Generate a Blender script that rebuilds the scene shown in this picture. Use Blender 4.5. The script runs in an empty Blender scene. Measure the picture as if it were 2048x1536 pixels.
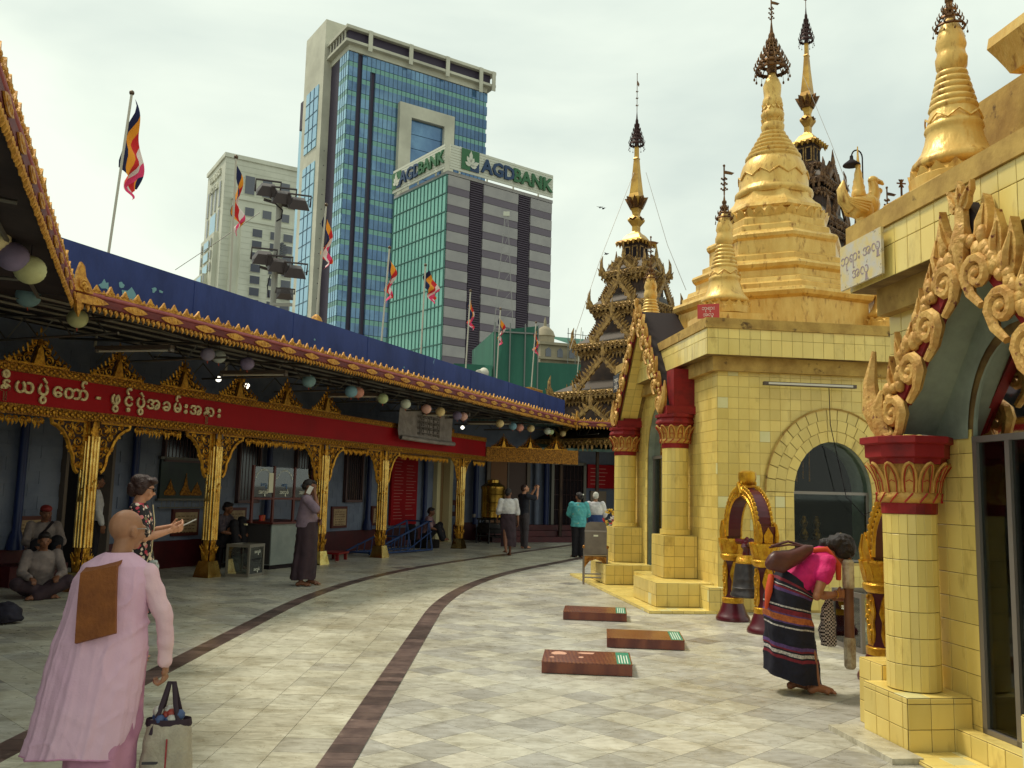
import bpy, bmesh, math, random
from mathutils import Vector, Matrix, noise
random.seed(7)
R = math.radians
scene = bpy.context.scene
col = scene.collection
PI = math.pi

# ------------------------------------------------------------------ camera
cam_d = bpy.data.cameras.new('camera'); cam = bpy.data.objects.new('camera', cam_d); col.objects.link(cam)
F_PX, PITCH, ROLL, EYE = 1770.0, R(6.96), 0.024, 1.55
_f = Vector((0, math.cos(PITCH), math.sin(PITCH))); _r0 = Vector((1, 0, 0)); _u0 = Vector((0, -math.sin(PITCH), math.cos(PITCH)))
_r = _r0*math.cos(ROLL) + _u0*math.sin(ROLL); _u = _u0*math.cos(ROLL) - _r0*math.sin(ROLL)
mw = Matrix((( _r.x, _u.x, -_f.x, 0), (_r.y, _u.y, -_f.y, 0), (_r.z, _u.z, -_f.z, EYE), (0, 0, 0, 1)))
cam.matrix_world = mw
cam_d.sensor_width = 36; cam_d.lens = 36*F_PX/2048; cam_d.clip_start = .05; cam_d.clip_end = 6000
scene.camera = cam

# ------------------------------------------------------------------ sky, sun, exposure
SUN_EL, SUN_AZ = R(60), R(-62)          # azimuth from +Y towards +X; the veiled sun stands high over the arcade roof
w = bpy.data.worlds.new('World'); scene.world = w; w.use_nodes = True
nt = w.node_tree; nt.nodes.clear()
def nn(t, **k):
    n = nt.nodes.new(t)
    for a, b in k.items(): setattr(n, a, b)
    return n
out = nn('ShaderNodeOutputWorld'); bg = nn('ShaderNodeBackground'); bg.inputs[1].default_value = .1
sky = nn('ShaderNodeTexSky', sky_type='NISHITA', sun_disc=False); sky.sun_elevation = SUN_EL; sky.sun_rotation = SUN_AZ
sky.air_density = 2; sky.dust_density = 6
tc = nn('ShaderNodeTexCoord'); mp = nn('ShaderNodeMapping'); mp.inputs['Scale'].default_value = (1.1, 1.1, 2.4)
mp.inputs['Location'].default_value = (.35, .2, .1)
n1 = nn('ShaderNodeTexNoise'); n1.inputs['Scale'].default_value = 1.5; n1.inputs['Detail'].default_value = 6; n1.inputs['Roughness'].default_value = .5
n1.inputs['Distortion'].default_value = .4
cr = nn('ShaderNodeValToRGB'); cr.color_ramp.elements[0].position = .36; cr.color_ramp.elements[1].position = .62
cr.color_ramp.elements[0].color = (5.4, 6.2, 5.7, 1); cr.color_ramp.elements[1].color = (8.0, 8.7, 7.5, 1)
mx = nn('ShaderNodeMixRGB'); mx.inputs[0].default_value = .93
L = nt.links.new
L(tc.outputs['Generated'], mp.inputs[0]); L(mp.outputs[0], n1.inputs['Vector']); L(n1.outputs['Fac'], cr.inputs[0])
L(sky.outputs[0], mx.inputs[1]); L(cr.outputs[0], mx.inputs[2]); L(mx.outputs[0], bg.inputs[0]); L(bg.outputs[0], out.inputs[0])
sd = bpy.data.lights.new('sun', 'SUN'); sd.energy = 2.2; sd.angle = R(10); sd.color = (1, .93, .76)
so = bpy.data.objects.new('sun', sd); col.objects.link(so)
_sd = Vector((math.sin(SUN_AZ)*math.cos(SUN_EL), math.cos(SUN_AZ)*math.cos(SUN_EL), math.sin(SUN_EL)))
so.rotation_euler = _sd.to_track_quat('Z', 'Y').to_euler(); so.location = (0, 0, 60)
vs = scene.view_settings; vs.view_transform = 'Standard'; vs.look = 'None'; vs.gamma = 1; vs.exposure = .32; vs.use_curve_mapping = False
scene.cycles.max_bounces = 8; scene.cycles.transparent_max_bounces = 12
scene.cycles.diffuse_bounces = 4

# ------------------------------------------------------------------ helpers
def lin(c): 
    c /= 255
    return c/12.92 if c <= .04045 else ((c+.055)/1.055)**2.4
def C(r, g, b): return (lin(r), lin(g), lin(b), 1)
_mats = {}
def M(name, c, rough=.6, metal=0, c2=None, ns=5, lo=.4, hi=.65, c3=None, ns3=30, lo3=.58, hi3=.68, rnd=0, bump=0, bs=60, spec=.4,
      stretch=None, alpha=1, trans=0, wave=None, vor=0, emit=0):
    if name in _mats: return _mats[name]
    m = bpy.data.materials.new(name); m.use_nodes = True; t = m.node_tree; b = t.nodes['Principled BSDF']
    def N(ty, **k):
        n = t.nodes.new(ty)
        for a, v in k.items(): setattr(n, a, v)
        return n
    l = t.links.new
    b.inputs['Roughness'].default_value = rough; b.inputs['Metallic'].default_value = metal
    b.inputs['Specular IOR Level'].default_value = spec; b.inputs['Alpha'].default_value = alpha
    b.inputs['Transmission Weight'].default_value = trans
    b.inputs['Base Color'].default_value = c
    if emit: b.inputs['Emission Color'].default_value = c; b.inputs['Emission Strength'].default_value = emit
    g = N('ShaderNodeNewGeometry'); vec = g.outputs['Position']
    if stretch:
        mpn = N('ShaderNodeMapping'); mpn.inputs['Scale'].default_value = stretch; l(vec, mpn.inputs[0]); vec = mpn.outputs[0]
    cur = None
    def layer(cur, cc, scale, a, z, det=6):
        n = N('ShaderNodeTexNoise'); n.inputs['Scale'].default_value = scale; n.inputs['Detail'].default_value = det; n.inputs['Roughness'].default_value = .62
        l(vec, n.inputs['Vector'])
        r = N('ShaderNodeMapRange'); r.inputs[1].default_value = a; r.inputs[2].default_value = z; l(n.outputs['Fac'], r.inputs[0])
        x = N('ShaderNodeMixRGB'); l(r.outputs[0], x.inputs[0])
        if cur is None: x.inputs[1].default_value = c
        else: l(cur, x.inputs[1])
        x.inputs[2].default_value = cc
        return x.outputs[0]
    if c2: cur = layer(cur, c2, ns, lo, hi)
    if wave:
        wv = N('ShaderNodeTexWave', bands_direction=wave[0]); wv.inputs['Scale'].default_value = wave[1]; wv.inputs['Distortion'].default_value = wave[2]
        l(vec, wv.inputs['Vector']); x = N('ShaderNodeMixRGB'); l(wv.outputs['Fac'], x.inputs[0])
        if cur is None: x.inputs[1].default_value = c
        else: l(cur, x.inputs[1])
        x.inputs[2].default_value = wave[3]; cur = x.outputs[0]
    if c3: cur = layer(cur, c3, ns3, lo3, hi3)
    if rnd:
        oi = N('ShaderNodeObjectInfo'); ad = N('ShaderNodeMath', operation='ADD'); fr = N('ShaderNodeMath', operation='FRACT')
        l(oi.outputs['Random'], ad.inputs[0]); l(g.outputs['Random Per Island'], ad.inputs[1]); l(ad.outputs[0], fr.inputs[0])
        rr = N('ShaderNodeMapRange'); rr.inputs[3].default_value = 1-rnd; rr.inputs[4].default_value = 1+rnd; l(fr.outputs[0], rr.inputs[0])
        hs = N('ShaderNodeHueSaturation'); l(rr.outputs[0], hs.inputs['Value'])
        if cur is None: hs.inputs['Color'].default_value = c
        else: l(cur, hs.inputs['Color'])
        cur = hs.outputs[0]
    if cur is not None: l(cur, b.inputs['Base Color'])
    if bump or vor:
        bp = N('ShaderNodeBump'); bp.inputs['Strength'].default_value = bump or vor; bp.inputs['Distance'].default_value = .02
        if vor: n = N('ShaderNodeTexVoronoi'); n.inputs['Scale'].default_value = bs; o_ = n.outputs['Distance']
        else: n = N('ShaderNodeTexNoise'); n.inputs['Scale'].default_value = bs; n.inputs['Detail'].default_value = 4; o_ = n.outputs['Fac']
        l(vec, n.inputs['Vector']); l(o_, bp.inputs['Height']); l(bp.outputs[0], b.inputs['Normal'])
    _mats[name] = m
    return m

def glassmat(name, tint, base=.06):
    m = bpy.data.materials.new(name); m.use_nodes = True; t = m.node_tree; t.nodes.clear(); N = t.nodes.new; l = t.links.new
    o = N('ShaderNodeOutputMaterial'); tr = N('ShaderNodeBsdfTransparent'); tr.inputs[0].default_value = tint; gl = N('ShaderNodeBsdfGlossy'); gl.inputs['Roughness'].default_value = .03
    fr = N('ShaderNodeFresnel'); fr.inputs[0].default_value = 1.5; ad = N('ShaderNodeMath'); ad.inputs[1].default_value = base; l(fr.outputs[0], ad.inputs[0])
    mx_ = N('ShaderNodeMixShader'); l(ad.outputs[0], mx_.inputs[0]); l(tr.outputs[0], mx_.inputs[1]); l(gl.outputs[0], mx_.inputs[2]); l(mx_.outputs[0], o.inputs[0]); return m
class MB:
    def __init__(s): s.v = []; s.f = []; s.m = []; s.mi = 0
    def add(s, v, f, mi=None):
        o = len(s.v); s.v += [tuple(p) for p in v]; s.f += [[i+o for i in q] for q in f]; s.m += [s.mi if mi is None else mi]*len(f); return s
    def box(s, a, b, mi=None):
        (x0, y0, z0), (x1, y1, z1) = a, b
        return s.add([(x0,y0,z0),(x1,y0,z0),(x1,y1,z0),(x0,y1,z0),(x0,y0,z1),(x1,y0,z1),(x1,y1,z1),(x0,y1,z1)],
              [(3,2,1,0),(4,5,6,7),(0,1,5,4),(1,2,6,5),(2,3,7,6),(3,0,4,7)], mi)
    def bar(s, p, q, wd, ht, up=(0,0,1), mi=None):
        p = Vector(p); q = Vector(q); d = (q-p).normalized(); x = d.cross(Vector(up))
        if x.length < 1e-4: x = Vector((1,0,0))
        x.normalize(); y = x.cross(d); x *= wd/2; y *= ht/2
        v = [p-x-y, p+x-y, p+x+y, p-x+y, q-x-y, q+x-y, q+x+y, q-x+y]
        return s.add(v, [(0,1,2,3),(7,6,5,4),(0,4,5,1),(1,5,6,2),(2,6,7,3),(3,7,4,0)], mi)
    def lathe(s, prof, n=16, c=(0,0,0), ph=0, sx=1, sy=1, mi=None, cap=True, arc=None):
        vs_ = []; m = len(prof)
        for i in range(n):
            a = ph + 2*PI*i/n
            for r, z in prof: vs_.append((c[0]+r*math.cos(a)*sx, c[1]+r*math.sin(a)*sy, c[2]+z))
        fs = []
        for i in range(n):
            j = (i+1) % n
            for k in range(m-1): fs.append((i*m+k, j*m+k, j*m+k+1, i*m+k+1))
        if cap:
            fs.append([i*m for i in range(n)][::-1]); fs.append([i*m+m-1 for i in range(n)])
        return s.add(vs_, fs, mi)
    def prism(s, poly, y0, y1, mi=None):           # polygon in xz, extruded along y
        n = len(poly); ar = sum(poly[i][0]*poly[(i+1)%n][1]-poly[(i+1)%n][0]*poly[i][1] for i in range(n))
        if ar < 0: poly = poly[::-1]
        v = [(x, y0, z) for x, z in poly]+[(x, y1, z) for x, z in poly]
        f = [list(range(n)), list(range(n, 2*n))[::-1]]+[(i, i+n, (i+1)%n+n, (i+1)%n) for i in range(n)]
        return s.add(v, f, mi)
    def vprism(s, poly, z0, z1, mi=None, top=1, off=(0,0)):        # polygon in xy, extruded along z
        n = len(poly); ar = sum(poly[i][0]*poly[(i+1)%n][1]-poly[(i+1)%n][0]*poly[i][1] for i in range(n))
        if ar < 0: poly = poly[::-1]
        v = [(x, y, z0) for x, y in poly]+[(x*top+off[0], y*top+off[1], z1) for x, y in poly]
        f = [list(range(n))[::-1], list(range(n, 2*n))]+[(i, (i+1)%n, (i+1)%n+n, i+n) for i in range(n)]
        return s.add(v, f, mi)
    def tube(s, pts, r, n=6, mi=None, flat=1):
        pts = [Vector(p) for p in pts]; k = len(pts); rr = r if hasattr(r, '__len__') else [r]*k
        vs_ = []; up = None
        for i, p in enumerate(pts):
            d = (pts[min(i+1, k-1)]-pts[max(i-1, 0)]); d = d.normalized() if d.length > 1e-9 else Vector((0,0,1))
            if up is None: up = Vector((0,1,0)) if abs(d.y) < .8 else Vector((0,0,1))
            x = d.cross(up); x = x.normalized() if x.length > 1e-6 else Vector((1,0,0)); y = x.cross(d).normalized(); up = y
            for j in range(n):
                a = 2*PI*j/n; vs_.append(p+x*(math.cos(a)*rr[i])+y*(math.sin(a)*rr[i]*flat))
        fs = [(i*n+j, i*n+(j+1)%n, (i+1)*n+(j+1)%n, (i+1)*n+j) for i in range(k-1) for j in range(n)]
        fs += [list(range(n))[::-1], list(range((k-1)*n, k*n))]
        return s.add(vs_, fs, mi)
    def ball(s, c, r, n=8, m=6, mi=None):
        rx, ry, rz = r if hasattr(r, '__len__') else (r, r, r)
        v = [(c[0], c[1], c[2]-rz)]; 
        for i in range(1, m):
            t = -PI/2+PI*i/m
            for j in range(n): v.append((c[0]+rx*math.cos(t)*math.cos(2*PI*j/n), c[1]+ry*math.cos(t)*math.sin(2*PI*j/n), c[2]+rz*math.sin(t)))
        v.append((c[0], c[1], c[2]+rz)); L_ = len(v)-1
        f = [(0, 1+(j+1)%n, 1+j) for j in range(n)]
        for i in range(m-2):
            for j in range(n): a = 1+i*n; f.append((a+j, a+(j+1)%n, a+n+(j+1)%n, a+n+j))
        a = 1+(m-2)*n; f += [(a+j, a+(j+1)%n, L_) for j in range(n)]
        return s.add(v, f, mi)
    def tf(s, mat): s.v = [tuple(mat @ Vector(p)) for p in s.v]; return s
    def join(s, o, mat=None, mi=None):
        v = [tuple(mat @ Vector(p)) for p in o.v] if mat else o.v
        k = len(s.v); s.v += v; s.f += [[i+k for i in q] for q in o.f]; s.m += (o.m if mi is None else [mi]*len(o.f)); return s
    def mesh(s, name, mats, smooth=None):
        me = bpy.data.meshes.new(name); me.from_pydata(s.v, [], s.f)
        for m in (mats if isinstance(mats, (list, tuple)) else [mats]): me.materials.append(m)
        if any(s.m): me.polygons.foreach_set('material_index', s.m)
        if smooth:
            me.polygons.foreach_set('use_smooth', [True]*len(s.f)); me.set_sharp_from_angle(angle=R(smooth))
        me.update(); return me
    def build(s, name, mats, parent=None, loc=None, rz=0, smooth=None):
        return link(name, s.mesh(name, mats, smooth), parent, loc, rz)
def link(name, me, parent=None, loc=None, rz=0, rot=None, scale=None):
    o = bpy.data.objects.new(name, me); col.objects.link(o)
    if parent: o.parent = parent
    if loc is not None: o.location = loc
    if rot is not None: o.rotation_euler = rot
    elif rz: o.rotation_euler = (0, 0, rz)
    if scale is not None: o.scale = scale if hasattr(scale, '__len__') else (scale,)*3
    return o
def tag(o, label=None, cat=None, group=None, kind=None):
    for k, v in (('label', label), ('category', cat), ('group', group), ('kind', kind)):
        if v: o[k] = v
    return o
def thing(name, label, cat, loc=(0,0,0), rz=0, group=None):
    o = link(name, None, None, loc, rz); o.empty_display_size = .1
    return tag(o, label, cat, group)
def copy_tree(o, parent=None):
    c = o.copy(); col.objects.link(c); c.parent = parent
    for ch in o.children: copy_tree(ch, c)
    return c
def T(x, y, z, rz=0, s=1): return Matrix.Translation((x, y, z)) @ Matrix.Rotation(rz, 4, 'Z') @ Matrix.Scale(s, 4)
_tmp = bpy.data.scenes.new('scratch')
def textmesh(body, size, depth=.004, bold=0, align='CENTER', sp=1):
    cu = bpy.data.curves.new('lettering', 'FONT'); cu.body = body; cu.size = size; cu.extrude = depth; cu.offset = bold
    cu.align_x = align; cu.align_y = 'CENTER'; cu.resolution_u = 2; cu.space_character = sp
    o = bpy.data.objects.new('lettering', cu); _tmp.collection.objects.link(o); vl = _tmp.view_layers[0]; vl.update()
    me = bpy.data.meshes.new_from_object(o.evaluated_get(vl.depsgraph)); bpy.data.objects.remove(o)
    me.transform(Matrix.Rotation(R(90), 4, 'X'))     # text stands in xz, faces -y
    return me
def lettering(body, size, mat, parent, loc, rz=0, depth=.004, bold=0, name='lettering', rot=None, sp=1):
    me = textmesh(body, size, depth, bold, sp=sp); me.materials.clear(); me.materials.append(mat)
    return link(name, me, parent, loc, rz, rot)
def spiral(c, r0, turns, a0, n=14, r1=.15, dirn=1, y=0):      # scroll in the xz plane
    return [(c[0]+(r0*(1-(1-r1)*i/n))*math.cos(a0+dirn*turns*2*PI*i/n), y, c[1]+(r0*(1-(1-r1)*i/n))*math.sin(a0+dirn*turns*2*PI*i/n)) for i in range(n+1)]
# shrine axes (right / away) and arcade axes
SA = R(7.5); AA = R(67.5)
def UV(u, v, z=0): return Vector((u*math.cos(SA)-v*math.sin(SA), u*math.sin(SA)+v*math.cos(SA), z))
A0 = Vector((-6.09, 12.87, 0))
def AR(s, wv, z=0): return A0+Vector((s*math.cos(AA)-wv*math.sin(AA), s*math.sin(AA)+wv*math.cos(AA), z))
CAMP = Vector((0, 0, EYE))
# ------------------------------------------------------------------ ground and terrace floor
def at(px, py, Y):                      # a point seen at this place, at this distance (for far buildings)
    d = _f + _r*((px-1024)/F_PX) - _u*((py-768)/F_PX)
    return CAMP + d*(Y/d.y)
def proj(P):
    q = Vector(P)-CAMP; z = q.dot(_f)
    return (1024+F_PX*q.dot(_r)/z, 768-F_PX*q.dot(_u)/z, z) if z > .1 else (-9e9, -9e9, z)
def inframe(P, m=40):
    x, y, z = proj(P); return z > .1 and -m < x < 2048+m and -m < y < 1536+m
mb = MB(); mb.add([(-3000,-3000,-.03),(3000,-3000,-.03),(3000,3000,-.03),(-3000,3000,-.03)], [(0,1,2,3)])
tag(mb.build('ground', M('street', (.12,.12,.11,1), .9, c2=(.2,.19,.17,1), ns=.2)), kind='structure')
def marble(name, cols):
    m = M(name, (.5,.5,.5,1), .3, c2=(.3,.3,.3,1)); t = m.node_tree; b = t.nodes['Principled BSDF']
    for l in list(b.inputs['Base Color'].links): t.links.remove(l)
    N = t.nodes.new; l = t.links.new
    g = N('ShaderNodeNewGeometry'); oi = N('ShaderNodeObjectInfo'); ad = N('ShaderNodeMath'); fr = N('ShaderNodeMath'); fr.operation = 'FRACT'
    l(oi.outputs['Random'], ad.inputs[0]); l(g.outputs['Random Per Island'], ad.inputs[1]); l(ad.outputs[0], fr.inputs[0])
    r = N('ShaderNodeValToRGB'); r.color_ramp.interpolation = 'LINEAR'; e = r.color_ramp.elements
    while len(e) < len(cols): e.new(.5)
    for i, (p, c) in enumerate(cols): e[i].position = p; e[i].color = c
    l(fr.outputs[0], r.inputs[0])
    def noi(sc, a, z, st=(1,1,1), det=8, dist=0):
        mp_ = N('ShaderNodeMapping'); mp_.inputs['Scale'].default_value = st; mp_.inputs['Rotation'].default_value = (0,0,.6); l(g.outputs['Position'], mp_.inputs[0])
        n = N('ShaderNodeTexNoise'); n.inputs['Scale'].default_value = sc; n.inputs['Detail'].default_value = det; n.inputs['Roughness'].default_value = .65
        n.inputs['Distortion'].default_value = dist; l(mp_.outputs[0], n.inputs['Vector'])
        k = N('ShaderNodeMapRange'); k.inputs[1].default_value = a; k.inputs[2].default_value = z; l(n.outputs['Fac'], k.inputs[0]); return k.outputs[0]
    def mul(cur, fac, c):
        x = N('ShaderNodeMixRGB'); x.blend_type = 'MULTIPLY'; l(fac, x.inputs[0]); l(cur, x.inputs[1]); x.inputs[2].default_value = c; return x.outputs[0]
    cur = r.outputs[0]
    cur = mul(cur, noi(5, .42, .68, (1,3,1), dist=1.2), (.66,.64,.6,1))
    cur = mul(cur, noi(.9, .42, .66), (.66,.63,.58,1)); cur = mul(cur, noi(3.2, .5, .7, (1,1,1), 10, .6), (.7,.67,.6,1))
    cur = mul(cur, noi(28, .6, .72), (.5,.46,.4,1))
    l(cur, b.inputs['Base Color'])
    rg = noi(9, .3, .75); k = N('ShaderNodeMapRange'); k.inputs[3].default_value = .22; k.inputs[4].default_value = .5; l(rg, k.inputs[0]); l(k.outputs[0], b.inputs['Roughness'])
    return m
m_diag = marble('marble_grey', [(0,(.68,.64,.53,1)),(.2,(.52,.5,.44,1)),(.5,(.64,.61,.5,1)),(.75,(.49,.47,.42,1)),(.993,(.44,.42,.38,1)),(.998,(.22,.19,.18,1))])
m_band = marble('marble_cream', [(0,(.72,.68,.54,1)),(.35,(.6,.57,.45,1)),(.6,(.67,.63,.5,1)),(.85,(.57,.54,.43,1)),(.985,(.5,.47,.39,1))])
m_border = M('marble_brown', (.085,.055,.05,1), .3, c2=(.15,.1,.085,1), ns=7, c3=(.32,.26,.2,1), ns3=14, lo3=.66, hi3=.74, rnd=.45)
m_grout = M('grout', (.66,.62,.52,1), .8, c2=(.42,.39,.33,1), ns=3)
mb = MB(); mb.add([(-14,-1,-.004),(15,-1,-.004),(15,40,-.004),(-14,40,-.004)], [(0,1,2,3)])
floor = tag(mb.build('floor', m_grout), kind='structure')
BX, BY, BR = -2.97, 11.3, 22.0; BT = BR*R(22.5)
def band(t, o):
    if t < 0: return Vector((BX+o, BY+t, 0))
    a = min(t/BR, R(22.5)); c = Vector((BX+BR, BY, 0)); p = c+Vector((-math.cos(a), math.sin(a), 0))*(BR-o)
    if t > BT: p += Vector((math.sin(R(22.5)), math.cos(R(22.5)), 0))*(t-BT)
    return p
def bandoff(p):
    if p.y < BY: return p.x-BX
    c = Vector((BX+BR, BY)); d = Vector((p.x, p.y))-c; a = math.atan2(d.y, -d.x)
    if a < R(22.5): return BR-d.length
    n = Vector((math.cos(R(22.5)), -math.sin(R(22.5)))); e = band(BT, 0); return (Vector((p.x, p.y))-Vector((e.x, e.y))).dot(n)
tiles = []
def addtile(q, z, h, mat, shared=None):
    c = sum((Vector(p) for p in q), Vector())/len(q); tiles.append((c, q, z, h, mat, shared))
s_ = .3025; g_ = .0035
for i in range(-60, 80):
    for j in range(-10, 120):
        a, b = i*s_, j*s_; c = Vector(((a-b)*.70711, (a+b)*.70711, 0))
        if not (-9.5 < c.x < 8.5 and 1.5 < c.y < 31): continue
        if .3 < bandoff(c) < 1.84: continue
        u = c.x*math.cos(SA)+c.y*math.sin(SA); v = -c.x*math.sin(SA)+c.y*math.cos(SA)
        if u > 4.9 and (v > 11.6 or v < 6): continue
        wl = (c-A0).dot(Vector((-math.sin(AA), math.cos(AA), 0)))
        if wl > 2.1: continue
        hh = s_/2-g_/2; e1 = Vector((.70711,.70711,0)); e2 = Vector((-.70711,.70711,0))
        tiles.append((c, None, 0, .003, m_diag, hh))
cw = [1.93-.32*k for k in range(6)]+[.2]
for k in range(6):
    t = -9.6+random.random()*.3
    while t < BT+9.5:
        t2 = t+.302
        q = [band(t+g_/2, cw[k+1]+g_/2), band(t+g_/2, cw[k]-g_/2), band(t2-g_/2, cw[k]-g_/2), band(t2-g_/2, cw[k+1]+g_/2)]
        addtile(q, .004, .003, m_band); t = t2
def score(c): return 1/(c-CAMP).length if inframe(c, 20) else 0
def tilebox(q, h):
    n = len(q); v = [(p[0], p[1], -h) for p in q]+[(p[0], p[1], 0) for p in q]
    return v, [list(range(n, 2*n))]+[(i, (i+1)%n, (i+1)%n+n, i+n) for i in range(n)]
tiles.sort(key=lambda t: -score(t[0]))
def diagq(hh): return [(0,-hh*1.41421,0),(hh*1.41421,0,0),(0,hh*1.41421,0),(-hh*1.41421,0,0)]
_v, _fc = tilebox(diagq(s_/2-g_/2), .003); _mb = MB(); _mb.add(_v, _fc); dmesh = _mb.mesh('tile', m_diag)
rest = MB()
for i, (c, q, z, h, m, hh) in enumerate(tiles):
    if i < 300:
        if q is None: link('tile', dmesh, floor, (c.x, c.y, z))
        else:
            v, f_ = tilebox([p-c for p in q], h); k = MB(); k.add(v, f_); k.build('tile', m, floor, (c.x, c.y, z))
    else:
        if q is None: v, f_ = tilebox([Vector(p)+c for p in diagq(hh)], h)
        else: v, f_ = tilebox(q, h)
        rest.add([(x, y, zz+z) for x, y, zz in v], f_, 0 if m is m_diag else 1)
tag(rest.build('tile_field', [m_diag, m_band], floor), kind='stuff')
for o0 in (0, 1.93):
    k = 0; t = -9.6
    while t < BT+9.5:
        t2 = t+random.uniform(.13,.24)
        q = [band(t+.002, o0), band(t+.002, o0+.2), band(t2-.002, o0+.2), band(t2-.002, o0)]
        c = sum(q, Vector())/4; v, f_ = tilebox([p-c for p in q], .004); kk = MB(); kk.add(v, f_); kk.build('border_tile', m_border, floor, (c.x, c.y, .007)); t = t2

# ------------------------------------------------------------------ far buildings
m_white = M('pale_cladding', C(214,213,196), .7, c2=C(196,195,178), ns=.12, stretch=(1,1,.5))
m_whitel = M('tower_concrete', C(206,203,184), .75, c2=C(180,177,160), ns=.1)
m_gblue = M('blue_glass', C(74,110,150), .12, .3, c2=C(112,152,184), ns=.05, spec=.8, c3=C(62,98,138), ns3=.16, lo3=.42, hi3=.66, rnd=.1)
m_gpale = M('pale_blue_glass', C(128,176,206), .12, .3, c2=C(150,196,216), ns=.06, spec=.8)
m_ggreen = M('green_glass', C(104,152,142), .2, .3, spec=.7)
m_gteal = M('teal_glass', C(106,168,154), .14, .35, c2=C(128,186,168), ns=.08, spec=.8)
m_louvre = M('dark_louvre', C(58,48,66), .6)
m_mull = M('mullion', C(60,84,104), .5)
m_dark = M('dark_window', C(92,94,104), .2, spec=.6)
m_panel = M('grey_panel', C(158,154,152), .4, c2=C(146,142,142), ns=.3)
m_purple = M('purple_panel', C(104,94,106), .5)

# pale hotel block
P0 = at(453, 305, 300); hz = P0.z
hot = thing('hotel_tower', 'pale stone clad hotel tower far left behind the blue glass tower', 'building', (P0.x, P0.y, 0), R(32))
W_, D_ = 60, 26
k = MB(); k.box((0,0,0), (W_, D_, hz-1.5)); k.box((-.5,-.5,hz-1.5), (W_+.5, D_+.5, hz)); k.build('wall', m_white, hot)
k = MB(); k.box((3,-1.6,0), (W_,0.1,hz-16.5)); k.box((2.6,-2,hz-16.5), (W_,0.1,hz-15.7)); k.build('front_bay', m_white, hot)
k = MB(); k.box((6,-3.4,0), (W_,-1.5,hz-24.5)); k.box((5.6,-3.8,hz-24.5), (W_,-1.5,hz-23.7)); k.build('lower_bay', m_white, hot)
k = MB(); k.box((-1.6,4,0), (.1,D_-3,hz-28)); k.box((-3.4,10,0), (.1,D_+4,hz-42)); k.build('side_bay', m_white, hot)
k = MB()
for i in range(34): k.box((-.06,-.06,hz-3.6-i*2.1), (W_,.0,hz-3.5-i*2.1)); k.box((5.95,-3.46,hz-26-i*2.1),(W_,-3.4,hz-25.92-i*2.1))
tag(k.build('cladding_joint', M('joint', C(186,186,170), .8), hot), kind='stuff')
def win(par, x0, x1, z0, z1, y=0, fr=None, pane=m_dark):
    o = MB().box((x0, y-.25, z0), (x1, y-.05, z1)).build('window', fr or m_white, par)
    MB().box((x0+.12, y-.32, z0+.12), (x1-.12, y-.26, z1-.12)).build('pane', pane, o)
for cx in (8.8, 15, 21.5, 28): win(hot, cx-1.8, cx+1.8, hz-13.6, hz-6.8); win(hot, cx-1.7, cx+1.7, hz-22, hz-18.8, -1.6)
for i in range(18):
    for cx in (11.5, 17.8, 22.5, 28.5): win(hot, cx-1.8, cx+1.8, hz-29.6-i*4.2, hz-26.6-i*4.2, -3.4)
def winl(par, y0, y1, z0, z1, x=0, pane=m_dark):
    o = MB().box((x-.25, y0, z0), (x-.05, y1, z1)).build('window', m_white, par)
    MB().box((x-.32, y0+.12, z0+.12), (x-.26, y1-.12, z1-.12)).build('pane', pane, o)
for cy in (5, 11, 16.5, 22): winl(hot, cy-1, cy+1, hz-18.5, hz-9)
for a_, b_ in ((4,6),(9,17),(20,22)): winl(hot, a_, b_, hz-27.5, hz-19.5, 0, m_gpale if b_-a_ > 3 else m_dark)
for i in range(14):
    for a_, b_ in ((5.5,7),(9.5,16.5),(19,20.5)): winl(hot, a_, b_, hz-33-i*4.4, hz-29.8-i*4.4, -1.7 if i < 3 else -3.5, m_gpale if b_-a_ > 3 else m_dark)
k = MB()                                   # striped round emblem on the lower bay
for i in range(9):
    z = -3.4+i*.85; hw = math.sqrt(max(0, 3.7**2-z*z)); k.box((20.2-hw*.62,-3.9,hz-33+z*.72), (20.2,-3.5,hz-33+z*.72+.3)); k.box((20.2,-3.9,hz-33+z*.72+.3), (20.2+hw*.62,-3.5,hz-33+z*.72+.6))
k.build('round_emblem', m_dark, hot)
me = textmesh('TRADERS', 5.2, .15); me.materials.clear(); me.materials.append(m_white)
k = MB(); k.box((W_-8,4,hz), (W_-7.6,4.4,hz+4)); k.box((W_-20,4,hz+2.4), (W_-7.6,4.4,hz+2.8)); k.bar((W_-20,4.2,hz),(W_-17,4.2,hz+2.6),.3,.3); k.build('roof_rail', M('steel_grey', C(120,122,118), .5, .5), hot)
lettering('TRADERS', 3.6, m_white, hot, (-.4,D_/2,hz-5.2), -PI/2, .2, .08)
lettering('HOTEL', 3.6, m_white, hot, (-.4,D_/2+1,hz-9.5), -PI/2, .2, .08)

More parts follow.
